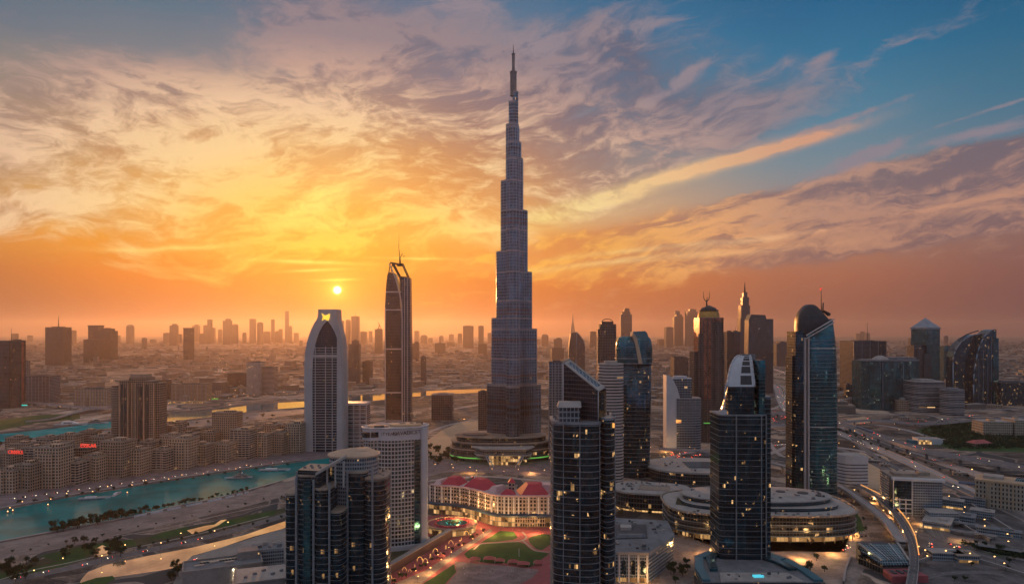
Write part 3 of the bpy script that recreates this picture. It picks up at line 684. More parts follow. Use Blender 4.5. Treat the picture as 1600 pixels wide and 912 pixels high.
sheet('quay_street', [(-60, 811), (0, 795.5), (122, 772.5), (298, 744.5), (400, 729.5), (530, 712), (560, 695), (430, 700), (250, 712), (60, 742), (-60, 752)], 0.04, 'mauve_paving')
sheet('far_bank', [(-60, 702), (0, 693), (58, 686), (130, 677), (169, 672), (250, 662), (315, 655), (400, 644), (475, 638), (475, 646), (400, 655), (300, 668), (169, 690), (0, 712), (-60, 716)], 0.05, 'promenade')
sheet('river_park', [(-60, 665), (0, 656), (60, 648), (125, 646), (125, 654), (60, 660), (0, 672), (-60, 680)], 0.05, 'lawn')
def rib(name, pts, wdt, mat, z=0.09, seg=8):
    if wdt > 11 and name in ('highway', 'slip_road', 'far_road'):
        q = [(*G(*p), 0.0) for p in pts]; mb = MB(); mb.strip(smooth_line(q, seg), wdt + (16 if name == 'highway' else 9), 0, 0); struct(mb.build('verge', {'highway': 'asphalt', 'slip_road': 'asphalt', 'far_road': 'pale_sand'}[name], loc=(0, 0, z - 0.045 + wdt * 0.0003)))
    q = [(*G(*p), 0.0) for p in pts]; mb = MB(); mb.strip(smooth_line(q, seg), wdt, 0, 0); return struct(mb.build(name, mat, loc=(0, 0, z)))
# park between canal and the near road
sheet('park_lawn', [(-60, 905), (0, 890), (60, 874), (150, 853), (250, 834), (330, 816), (430, 796), (480, 785), (480, 799), (430, 808), (300, 838), (180, 862), (60, 890), (0, 906), (-60, 920)], 0.06, 'dry_lawn')
sheet('park_lawn', [(60, 868), (120, 854), (170, 846), (205, 842), (215, 850), (150, 864), (90, 876)], 0.08, 'lawn')
sheet('park_lawn', [(-60, 940), (-60, 915), (0, 896), (60, 884), (130, 868), (140, 872), (60, 895), (0, 912)], 0.085, 'lawn')
sheet('park_lawn', [(228, 843), (250, 832), (292, 822), (300, 830), (262, 840)], 0.08, 'lawn')
sheet('park_lawn', [(330, 820), (390, 804), (430, 797), (430, 803), (380, 816), (345, 824)], 0.08, 'lawn')
sheet('park_lawn', [(120, 912), (150, 902), (176, 899), (180, 904), (160, 914), (130, 920)], 0.12, 'lawn')
sheet('park_pool', [(143, 860), (160, 851), (172, 856), (168, 868), (148, 870)], 0.11, 'still_water')
sheet('park_pool', [(292, 828), (320, 821), (335, 819), (345, 812), (355, 811), (340, 821), (318, 829), (300, 834)], 0.11, 'still_water')
rib('park_path', [(-60, 886), (0, 873), (80, 858), (180, 838), (260, 824), (350, 803), (440, 784)], 5, 'promenade', 0.07)
rib('park_road', [(-80, 935), (20, 906), (120, 884), (200, 866), (300, 844), (380, 824), (470, 796), (540, 770), (600, 744), (660, 722), (720, 716)], 18, 'road_four', 0.12)
rib('park_path', [(-60, 925), (40, 893), (110, 878), (200, 857), (300, 836), (420, 806)], 3, 'kerb', 0.11)
sheet('building_yard', [(270, 912), (290, 872), (440, 826), (480, 826), (480, 960), (250, 960)], 0.07, 'concrete')
# avenue round the spire, plazas
sheet('white_plaza', [(664, 690), (690, 672), (716, 660), (760, 655), (760, 668), (725, 680), (700, 700), (690, 712), (664, 712)], 0.05, 'pale_sand')
sheet('entrance_plaza', [(668, 722), (720, 712), (800, 716), (875, 714), (880, 745), (800, 742), (740, 736), (690, 738), (668, 745)], 0.06, 'mauve_paving')
rib('avenue', [(560, 700), (620, 690), (660, 678), (700, 664), (740, 656), (780, 652)], 14, 'road_pale', 0.1)
rib('avenue', [(600, 772), (650, 754), (700, 748), (760, 744), (860, 752)], 12, 'road_pale', 0.11)
rib('avenue', [(560, 790), (640, 768), (690, 760), (700, 760)], 10, 'road_two', 0.12)
# the square in front of the red roofed hotel
sheet('hotel_square', [(560, 940), (600, 880), (640, 830), (668, 806), (720, 800), (780, 820), (880, 820), (890, 940)], 0.05, 'red_paving')
sheet('dark_garden', [(590, 905), (592, 868), (640, 852), (668, 838), (702, 832), (650, 865), (600, 898)], 0.09, 'dry_lawn')
sheet('warm_street', [(560, 940), (600, 918), (664, 891), (700, 868), (734, 846), (756, 831), (766, 826), (770, 829), (745, 846), (708, 872), (668, 903), (640, 930)], 0.10, 'plaza_stone')
sheet('square_lawn', [(752, 847), (766, 838), (781, 829), (802, 830), (809, 839), (802, 843), (790, 844), (776, 846)], 0.12, 'lawn')
sheet('square_lawn', [(825, 841), (832, 837), (846, 834), (875, 836), (875, 840), (860, 850), (847, 859), (838, 857), (828, 848)], 0.12, 'lawn')
sheet('square_lawn', [(725, 865), (736, 856), (748, 850), (790, 846.5), (812, 846.5), (820, 849), (826, 855), (834, 860), (859, 864), (845, 874), (827, 886), (808, 881), (790, 879), (770, 880), (753, 878), (730, 871)], 0.12, 'lawn')
sheet('square_lawn', [(660, 912), (676, 902), (709, 881), (713, 893), (702, 904), (690, 918), (670, 925)], 0.12, 'lawn')
sheet('square_paving', [(710, 876), (752, 881), (800, 884), (842, 890), (832, 902), (800, 918), (760, 935), (688, 925), (704, 905), (714, 893)], 0.11, 'mauve_paving')
rib('square_path', [(740, 858), (752, 849), (776, 847.5), (805, 845.5), (818, 843), (822, 838), (816, 830)], 2.4, 'kerb', 0.13)
rib('square_path', [(816, 843), (824, 850), (838, 860), (862, 862)], 2.4, 'kerb', 0.135)
# right hand side
sheet('mall_plaza', [(1030, 912), (1035, 850), (1060, 832), (1130, 860), (1320, 862), (1335, 800), (1360, 840), (1362, 870), (1340, 905), (1330, 940), (1030, 940)], 0.06, 'plaza_stone')
sheet('sandy_lot', [(1318, 720), (1345, 705), (1385, 712), (1400, 735), (1395, 770), (1360, 762), (1330, 748)], 0.05, 'pale_sand')
sheet('green_strip', [(1318, 790), (1330, 788), (1345, 810), (1352, 832), (1340, 834), (1328, 812)], 0.09, 'lawn')
sheet('yard', [(1440, 800), (1560, 780), (1640, 830), (1640, 960), (1420, 960), (1425, 870)], 0.05, 'asphalt')
sheet('green_strip', [(1500, 845), (1560, 858), (1640, 872), (1640, 880), (1560, 868), (1495, 853)], 0.09, 'lawn')
sheet('tree_park', [(1432, 672), (1470, 660), (1540, 656), (1600, 660), (1680, 664), (1680, 700), (1600, 706), (1500, 704), (1455, 694)], 0.05, 'lawn')
sheet('tree_park', [(1318, 628), (1340, 612), (1360, 608), (1362, 622), (1345, 634), (1322, 640)], 0.05, 'lawn')
rib('highway', [(1060, 552), (1130, 556), (1200, 574), (1240, 590), (1232, 612), (1236, 634), (1300, 660), (1370, 690), (1450, 716), (1530, 742), (1640, 782)], 27, 'road_six', 0.10, 12)
rib('highway', [(1180, 590), (1212, 604), (1220, 624), (1240, 648), (1330, 684), (1420, 722), (1500, 760), (1600, 806), (1680, 850)], 27, 'road_six', 0.11, 12)
rib('slip_road', [(1050, 690), (1100, 678), (1190, 668), (1260, 662), (1330, 660), (1400, 668), (1480, 690)], 12, 'road_pale', 0.12)
rib('slip_road', [(1190, 712), (1215, 704), (1240, 690), (1246, 672), (1236, 660), (1215, 652)], 12, 'road_pale', 0.125)
rib('slip_road', [(1020, 722), (1080, 706), (1160, 700), (1230, 694), (1320, 700), (1380, 712)], 14, 'road_pale', 0.13)
rib('slip_road', [(1190, 560), (1230, 556), (1290, 562), (1340, 590), (1390, 620), (1470, 652), (1640, 656)], 14, 'road_pale', 0.135, 10)
rib('slip_road', [(1330, 650), (1390, 660), (1450, 660), (1520, 650), (1640, 646)], 16, 'road_four', 0.14)
rib('slip_road', [(1310, 700), (1360, 720), (1400, 744), (1440, 790), (1470, 840)], 12, 'road_two', 0.145)
rib('slip_road', [(1500, 850), (1560, 862), (1680, 880)], 14, 'road_two', 0.15)
# left hand far roads
rib('far_road', [(-60, 640), (60, 634), (170, 632), (260, 622), (330, 605), (400, 615), (460, 622), (540, 612), (640, 604), (760, 598)], 22, 'road_pale', 0.10, 10)
rib('far_road', [(330, 560), (345, 580), (325, 600), (350, 612), (400, 622), (475, 617)], 20, 'road_pale', 0.12, 10)
rib('far_road', [(-60, 600), (100, 590), (250, 582), (420, 590), (560, 596), (760, 588)], 20, 'road_pale', 0.13)
rib('far_road', [(-60, 560), (200, 556), (500, 566), (760, 570)], 26, 'road_pale', 0.14)
rib('far_road', [(840, 560), (1000, 552), (1200, 548), (1420, 560), (1660, 572)], 30, 'road_pale', 0.15)
rib('far_road', [(700, 640), (760, 632), (840, 640), (900, 620)], 14, 'road_pale', 0.16)

rib('slip_road', [(1205, 640), (1225, 628), (1228, 610), (1214, 600), (1196, 604)], 10, 'road_pale', 0.155)
rib('slip_road', [(1325, 668), (1350, 700), (1400, 730), (1470, 752), (1560, 790), (1640, 830)], 12, 'road_two', 0.16)
rib('slip_road', [(1200, 688), (1208, 700), (1222, 712), (1246, 716)], 10, 'road_pale', 0.165)
rib('slip_road', [(1316, 640), (1345, 646), (1390, 648), (1440, 644), (1500, 642), (1640, 636)], 12, 'road_pale', 0.17)
sheet('car_park', [(1205, 646), (1238, 640), (1242, 658), (1210, 664)], 0.18, 'asphalt')
sheet('sandy_lot', [(1322, 655), (1350, 650), (1366, 658), (1336, 664)], 0.18, 'pale_sand')
sheet('car_park', [(1040, 716), (1090, 704), (1120, 706), (1100, 722)], 0.10, 'asphalt')

# ------------------------------------------------------------------ the great stepped spire
def wye(Ls, hw, a0, n=7):
    """plan of three round-nosed wings (lengths Ls, half width hw) meeting in the middle"""
    o = []
    for k, L in enumerate(Ls):
        a = a0[k]; c, s_ = math.cos(a), math.sin(a)
        L = max(L, hw * 1.16)
        for i in range(n):
            th = -math.pi / 2 + math.pi * i / (n - 1)
            x = L - hw * 0.9 + math.cos(th) * hw * 0.9; y = math.sin(th) * hw
            o.append((x * c - y * s_, x * s_ + y * c))
        am = a + (a0[(k + 1) % 3] - a) % (2 * math.pi) / 2; r = hw / math.sin(math.pi / 3)
        o.append((r * math.cos(am), r * math.sin(am)))
    return o
def spire():
    Y = 1385.0; sx = Y / F
    t = thing('supertall_spire', 'tallest skyscraper, blue grey and stepped, tapering to a needle at the centre', 'skyscraper', (PX(801.5, Y), Y, 0))
    zz = lambda p: PZ(p, Y)
    A = (R(150), R(270), R(390))                       # left-back, to the camera, right-back
    ev = [(145, 'R', 7.5), (160, 'L', 6), (199, 'R', 9), (195, 'L', 10.5), (223, 'R', 12), (248, 'R', 15), (250, 'F', 12), (283, 'L', 18.5), (329, 'R', 22), (360, 'F', 20),
          (393, 'L', 26), (425, 'R', 29), (470, 'F', 27), (497, 'L', 33.5), (514, 'R', 37), (560, 'F', 34), (600, 'L', 41), (602, 'R', 43.5)]
    cur = {'L': 0, 'R': 0, 'F': 0}
    body = MB(); fins = MB()
    ev.sort(); tiers = []
    for i, (p, w_, o_) in enumerate(ev):
        cur[w_] = o_
        nxt = ev[i + 1][0] if i + 1 < len(ev) else 700
        if nxt - p >= 3 or True: tiers.append((p, nxt, dict(cur)))
    for p0, p1, c in tiers:
        z1, z0 = zz(p0), max(0.0, zz(p1))
        if p0 >= 600: z0 = 0.0
        m = max(c.values()) * sx; hw = min(13.5, 4.2 + m * 0.42)
        Ls = (max(c['L'] * sx / 0.866 - hw * 0.10, hw * 0.7), max(c['F'] * sx, hw), max(c['R'] * sx / 0.866 - hw * 0.10, hw * 0.7))
        if p0 < 195:
            poly = sup((c['L'] + c['R']) / 2 * sx + 1.0, 7.5, 2.4, 24, (c['R'] - c['L']) / 2 * sx)
        else: poly = wye(Ls, hw, A)
        body.prism(poly, z0, z1 + 0.02, 0, 1)
        # parapet ledge on each setback
        cap = MB(); cap.prism(grow(poly, 0.5), z1 - 2.2, z1 + 1.2, 0, 0, True); cap.build('setback_ledge', 'slab_edge', t)
        if p0 >= 195:
            for k in range(len(poly)):                 # polished vertical fins
                a, b = Vector(poly[k]), Vector(poly[(k + 1) % len(poly)]); L = (b - a).length; q = max(1, int(L / 5.2))
                nrm = Vector((b.y - a.y, a.x - b.x)).normalized()
                for j in range(q):
                    c_ = a.lerp(b, j / q)
                    fins.prism([(c_.x - 0.4, c_.y - 0.3), (c_.x + 0.4 + nrm.x * 0.5, c_.y - 0.22 + nrm.y * 0.4), (c_.x + 0.22 + nrm.x * 0.7, c_.y + 0.22 + nrm.y * 0.7), (c_.x - 0.22, c_.y + 0.22)], z0, z1, 0, 0)
        for bp in (343, 349, 484, 490, 530, 586, 627, 333 , 233):
            zb = zz(bp)
            if z0 < zb < z1 - 4: louv = MB(); louv.prism(grow(poly, 0.35), zb - 2.4, zb + 1.6, 0, 0, True); louv.build('louvre_band', 'louvre_red' if bp not in (233, 333) else 'steel_dark', t)
        if p0 >= 600:
            for zb, h_ in ((zz(636), 5), (zz(646), 3)):
                louv = MB(); louv.prism(grow(poly, 0.4), zb - h_ / 2, zb + h_ / 2, 0, 0, True); louv.build('louvre_band', 'steel_dark', t)
    body.build('body', ['spire_skin', 'grey_roof'], t)
    fins.build('fins', 'steel_fin', t)
    cn = MB(); x0 = 0.8
    for pa, pb, r in ((147, 112, 6.6), (112, 84, 3.0)):
        cn.prism(sup(r, r, 2, 14, x0), zz(pa) - 4, zz(pb), 0, 0)
        cn.prism(sup(r + .8, r + .8, 2, 14, x0), zz(pb) - 3, zz(pb) - .6, 0, 0, True)
    cn.build('pinnacle', 'grey_roof', t)
    nd = MB(); nd.bar((x0, 0, zz(85) - 4), (x0, 0, zz(70)), 1.2, 8, 0, 0.35); nd.build('needle', 'steel_dark', t)
spire()

def spire_podium():
    Y = 1368.0; cx = PX(783, Y)
    t = thing('podium_building', 'rounded tiered podium with entrance canopy at the foot of the tallest spire', 'podium', (cx, Y + 12, 0))
    W = 80 * Y / F
    m = MB(); rf = MB()
    tiers = [(0, 10, 1.0, 62), (10, 24, 1.0, 64), (24, 36, 0.97, 58), (36, 46, 0.88, 50)]
    for z0, z1, k, d in tiers:
        m.prism(sup(W * k, d, 2.6, 56), z0, z1, 0, 1)
        rf.prism(grow(sup(W * k, d, 2.6, 56), 1.4), z1 - 1.2, z1 + 0.6, 0, 0, True)
    m.build('walls', ['mall_glass', 'grey_roof'], t); rf.build('roof_rims', 'sand_roof', t)
    d = MB(); d.prism(sup(34, 24, 2, 36, -58, -20), 46, 48.5, 0, 1); d.prism(sup(24, 15, 2, 30, -52, -18), 48.5, 50, 1, 1); d.build('roof_drum', ['beige_roof', 'dark_roof'], t)
    gs = MB(); gs.prism(grow(sup(W * 1.0, 64, 2.6, 56), 1.0), 7.6, 9.4, 0, 0, True); gs.build('lit_band', 'green_strip', t)
    # entrance: canopy, glass front, raking struts
    f = MB(); f.prism([(-30, -84), (48, -84), (60, -60), (60, -30), (-50, -30), (-50, -60)], 10, 30, 0, 1)
    f.build('entrance_front', ['sash_front', 'grey_roof'], t)
    c = MB(); c.prism([(-34, -92), (52, -92), (66, -62), (62, -50), (-54, -50), (-56, -62)], 30, 31.6, 0, 0, True); c.prism([(-44, -88), (58, -88), (62, -62), (-52, -62)], 18, 19.4, 0, 0, True)
    c.build('canopy', 'pale_roof', t)
    e = MB(); e.box(-22, 38, -86.5, -84.2, 0.0, 17.5, 0); e.build('doorway', 'shop_glass', t)
    for s_ in (-1, 1):
        b = MB(); b.bar((8 + s_ * 20, -104, 0.0), (8 + s_ * 33, -88, 19), 0.9, 8); b.bar((8 + s_ * 27, -100, 0), (8 + s_ * 36, -88, 19), 0.7, 8); b.build('strut', 'white_trim', t)
spire_podium()

# ------------------------------------------------------------------ helpers for towers with a drawn outline
def arc_pts(c, r, a0, a1, n): return [(c[0] + r * math.cos(R(a0 + (a1 - a0) * i / n)), c[1] + r * math.sin(R(a0 + (a1 - a0) * i / n))) for i in range(n + 1)]
def elev(mb, outline, y0, y1, mi=0, mside=None):
    """outline anticlockwise seen from the front, (x, z), given depth from y0 (front) to y1"""
    n = len(outline)
    i0 = len(mb.v); mside = mi if mside is None else mside
    mb.v += [(x, y0, z) for x, z in outline] + [(x, y1, z) for x, z in outline]
    mb.f.append(tuple(i0 + k for k in range(n))); mb.uv.append([(x, z) for x, z in outline]); mb.m.append(mi); mb.sm.append(False)
    mb.f.append(tuple(i0 + n + k for k in reversed(range(n)))); mb.uv.append([(x, z) for x, z in reversed(outline)]); mb.m.append(mi); mb.sm.append(False)
    for k in range(n):
        j = (k + 1) % n; a, b = i0 + k, i0 + j
        mb.f.append((a, i0 + n + k, i0 + n + j, b)); va, vb = mb.v[a], mb.v[b]
        if abs(va[0] - vb[0]) < abs(va[2] - vb[2]): q = [(y0, va[2]), (y1, va[2]), (y1, vb[2]), (y0, vb[2])]
        else: q = [(va[0], y0), (va[0], y1), (vb[0], y1), (vb[0], y0)]
        mb.uv.append(q); mb.m.append(mside); mb.sm.append(False)
def O(pts, Y, cx):
    """photo bearings -> outline in metres about cx, at distance Y"""
    return [(PX(p, Y) - PX(cx, Y), PZ(q, Y)) for p, q in pts]

# sail shaped tower with the emblem
def sail_tower():
    Y = 1440.0; cx = 507
    t = thing('sail_tower', 'white framed curved tower with a square top holding a golden emblem, below the sun', 'skyscraper', (PX(cx, Y), Y, 0))
    left = [(476.5, 705), (475.5, 640), (475, 590), (475.5, 560), (478, 540), (482, 525), (487, 512), (492, 503), (496, 497), (497, 490), (497, 483)]
    right = [(526, 483), (526.5, 500), (529, 512), (533, 525), (535.5, 545), (536.5, 575), (537, 640), (537.5, 705)]
    tip = (511.5, 501)
    gl = [(489, 705), (488, 640), (488, 590), (488.5, 562), (491, 545), (494, 532), (499, 518), (505, 507), tip]
    gr = [(517, 508), (523, 519), (528, 532), (531.5, 545), (533.5, 560), (534.5, 590), (535, 640), (535.5, 705)]
    def fix(o): o = [(x, max(0.0, z)) for x, z in o]; o[0] = (o[0][0], 0.0); o[-1] = (o[-1][0], 0.0); return o
    ol = fix(O(left + right, Y, cx))
    fr = MB(); elev(fr, ol[::-1], 2.0, 40.0, 0)
    # front frame: ring between outline and the glass opening, standing forward
    gi = fix(O(gl + gr, Y, cx))
    L = fix(O(left, Y, cx)); Rr = fix(O(right, Y, cx)); GL = fix(O(gl, Y, cx) + [(0, 0)])[:-1]; GR = O(gr, Y, cx); GR[-1] = (GR[-1][0], 0.0)
    zt_ = O([tip], Y, cx)[0][1]; ztop_ = PZ(483, Y); N = 60
    def xl_(l, z):
        for i in range(len(l) - 1):
            (x0, z0), (x1, z1) = l[i], l[i + 1]
            if min(z0, z1) - 1e-6 <= z <= max(z0, z1) + 1e-6 and abs(z0 - z1) > 1e-9: return x0 + (x1 - x0) * (z - z0) / (z1 - z0)
        return l[-1][0]
    GRt = [GL[-1]] + GR
    for k in range(N):
        za, zb2 = zt_ * k / N, zt_ * (k + 1) / N
        for o, g2, sg in ((L, GL, 1), (Rr, GRt, -1)):
            p, q, r_, s_ = (xl_(o, za), za), (xl_(o, zb2), zb2), (xl_(g2, zb2), zb2), (xl_(g2, za), za)
            fr.quad([(p[0], 0, p[1]), (s_[0], 0, s_[1]), (r_[0], 0, r_[1]), (q[0], 0, q[1])])
            fr.quad([(s_[0], 0, s_[1]), (s_[0], 2.0, s_[1]), (r_[0], 2.0, r_[1]), (r_[0], 0, r_[1])])
            fr.quad([(p[0], 2, p[1]), (p[0], 0, p[1]), (q[0], 0, q[1]), (q[0], 2, q[1])])
    M = 12
    for k in range(M):
        za, zb2 = zt_ + (ztop_ - zt_) * k / M, zt_ + (ztop_ - zt_) * (k + 1) / M
        a_, b_, c_, d_ = xl_(L, za), xl_(Rr[::-1], za), xl_(Rr[::-1], zb2 - 1e-4), xl_(L, zb2 - 1e-4)
        fr.quad([(a_, 0, za), (b_, 0, za), (c_, 0, zb2), (d_, 0, zb2)])
        fr.quad([(a_, 2, za), (a_, 0, za), (d_, 0, zb2), (d_, 2, zb2)]); fr.quad([(b_, 0, za), (b_, 2, za), (c_, 2, zb2), (c_, 0, zb2)])
    fr.build('frame', 'white_frame', t)
    g_ = MB(); elev(g_, gi[::-1], 1.2, 2.4, 0); g_.build('glass_front', 'maroon_glass', t)
    def xat(l, z):
        for i in range(len(l) - 1):
            (x0, z0), (x1, z1) = l[i], l[i + 1]
            if min(z0, z1) <= z <= max(z0, z1) and z0 != z1: return x0 + (x1 - x0) * (z - z0) / (z1 - z0)
        return None
    sl = MB(); z = 6.0; ztop = PZ(540, Y)
    while z < ztop:
        a, b = xat(GL, z), xat(GR, z)
        if a is not None and b is not None: sl.box(a, b, 0.15, 1.2, z - 0.55, z + 0.55)
        z += 5.6
    zb = PZ(556, Y); a, b = xat(GL, zb), xat(GR, zb); sl.box(a, b, -0.2, 1.2, zb - 2.6, zb + 2.6)
    sl.build('floor_slabs', 'white_frame', t)
    mu = MB()
    for p in (492.5, 508.5, 519, 530):
        x = PX(p, Y) - PX(cx, Y); zt = PZ(541 if p < 522 else 552, Y); mu.box(x - 0.7, x + 0.7, -0.1, 1.2, 0, zt)
    mu.build('mullions', 'white_frame', t)
    # winged emblem: a solid shape, its gold brightness put in as emission
    e = MB(); em = O([(502.5, 489), (508, 493), (515.5, 490), (515.5, 494), (513, 501), (507, 498), (503, 501), (505, 495)], Y, cx)
    elev(e, em[::-1], -1.0, 0.4, 0); e.build('emblem', 'gold_emblem', t)
    sd = MB(); 
    for z in range(8, 240, 12):
        a = xat(L, z + 0.0)
        if a is not None: sd.box(a - 0.35, a + 0.4, 8, 36, z, z + 5)
    sd.build('side_windows', 'maroon_glass', t)
sail_tower()

def white_block():
    Y = 1490.0; cx = 548
    t = thing('white_office_block', 'small white framed office block standing right beside the sail shaped tower', 'office block', (PX(cx, Y), Y, 0))
    w_ = 49 * Y / F; h = PZ(633, Y)
    b = MB(); b.prism(rect(w_, 40, 0, 20), 0, h, 0, 1); b.build('body', ['white_slabs', 'pale_roof'], t)
    k = MB(); k.box(-w_ / 2 - .8, w_ / 2 + .8, -1.4, 41, h, h + 5); k.build('parapet', 'white_trim', t)
    f = MB()
    for i in range(6):
        x = -w_ / 2 + i * w_ / 5; f.box(x - .7, x + .7, -1.2, 0.0, 0, h)
    for i in range(10): z = h * (i + 1) / 11; f.box(-w_ / 2, w_ / 2, -1.0, -0.05, z - .6, z + .6)
    f.build('front_frame', 'white_trim', t)
    l = MB(); l.prism(rect(w_ * .25, 20, -w_ * .32, 18), h + 5, h + 9, 0, 0); l.build('plant_room', 'dark_roof', t)
white_block()

# tall twin faced tower with open crown
def mast_tower():
    Y = 1752.0; cx = 622
    t = thing('mast_tower', 'slender dark tower with open slanted crown, mast and white curved stripe, right of the sun', 'skyscraper', (PX(cx, Y), Y, 0))
    l = O([(601.5, 690), (601.5, 480), (603, 450), (605, 430), (607, 425), (617, 427), (621, 440), (624, 460), (626, 500), (626, 690)], Y, cx)
    l = [(x, max(0, z)) for x, z in l]
    b = MB(); elev(b, l[::-1], 0, 34, 0); b.build('left_face', ['maroon_glass'], t)
    r_ = [(x, max(0, z)) for x, z in O([(626.3, 700), (626.3, 470), (623.6, 432), (640, 433.5), (641.2, 520), (641.5, 700)], Y, cx)]
    b = MB(); elev(b, r_[::-1], 1.5, 35, 0); b.build('right_face', ['ribbed_dark'], t)
    s_ = MB()
    z = 6
    while z < PZ(434, Y):
        s_.box(PX(627.5, Y) - PX(cx, Y), PX(641.6, Y) - PX(cx, Y), 0.8, 1.6, z - .35, z + .35); z += 6.2
    s_.build('floor_slabs', 'slab_edge', t)
    w_ = MB()
    st = O([(608, 412), (612, 420), (617, 432), (621, 445), (625, 462), (627.5, 478), (628.2, 500), (628.4, 560), (628.4, 700)], Y, cx)
    for i in range(len(st) - 1):
        (x0, z0), (x1, z1) = st[i], st[i + 1]; w_.quad([(x0 - 1.4, -1.2, z0), (x1 - 1.4, -1.2, max(0, z1)), (x1 + 1.4, -1.2, max(0, z1)), (x0 + 1.4, -1.2, z0)]); w_.quad([(x0 + 1.4, -1.2, z0), (x1 + 1.4, -1.2, max(0, z1)), (x1 + 1.4, 2, max(0, z1)), (x0 + 1.4, 2, z0)]); w_.quad([(x0 - 1.4, 2, z0), (x1 - 1.4, 2, max(0, z1)), (x1 - 1.4, -1.2, max(0, z1)), (x0 - 1.4, -1.2, z0)])
    x = PX(602.2, Y) - PX(cx, Y); w_.box(x - 1.4, x + 1.0, -1.0, 3, 0, PZ(480, Y))
    w_.build('white_stripe', 'white_frame', t)
    hb = MB()
    for p in (456, 484, 545, 613, 657):
        hb.box(PX(602.5, Y) - PX(cx, Y), PX(627, Y) - PX(cx, Y), -0.8, 0.0, PZ(p, Y) - 1.6, PZ(p, Y) + 1.6)
    for p in (632, 636.5): x = PX(p, Y) - PX(cx, Y); hb.box(x - .8, x + .8, 0.4, 1.5, 0, PZ(434, Y))
    hb.build('cross_bands', 'white_frame', t)
    c = MB(); P3 = lambda p, q, y=1.0: (PX(p, Y) - PX(cx, Y), y, PZ(q, Y))
    for y in (1.0, 30.0):
        c.bar(P3(610, 409.5, y), P3(607.5, 426, y), 1.3, 6); c.bar(P3(610, 410, y), P3(629, 413, y), 1.7, 6); c.bar(P3(612, 410, y), P3(624, 433, y), 1.9, 6)
        c.bar(P3(628, 413, y), P3(637, 433, y), 1.5, 6); c.bar(P3(625, 432, y), P3(637, 433, y), 1.2, 6)
    for p, q in ((610, 410), (628, 413)): c.bar(P3(p, q, 1), P3(p, q, 30), 1.2, 6)
    c.build('crown_frame', 'steel_dark', t)
    a = MB(); a.prism(sup(9, 8, 2, 16, P3(624, 0)[0], 12), PZ(415, Y), PZ(411, Y), 0, 0, True); a.bar(P3(624, 412, 12), P3(623.5, 401, 12), 2.4, 8, 0, 1.6); a.bar(P3(623.5, 402, 12), P3(622, 386, 12), 1.0, 6, 0, .6)
    a.bar(P3(622, 387, 12), P3(622.3, 366, 12), .6, 6, 0, .25); a.bar(P3(624, 402, 12), P3(628, 395, 12), .8, 6); a.bar(P3(628, 400, 12), P3(632, 399, 12), .5, 6); a.build('mast', 'steel_dark', t)
mast_tower()

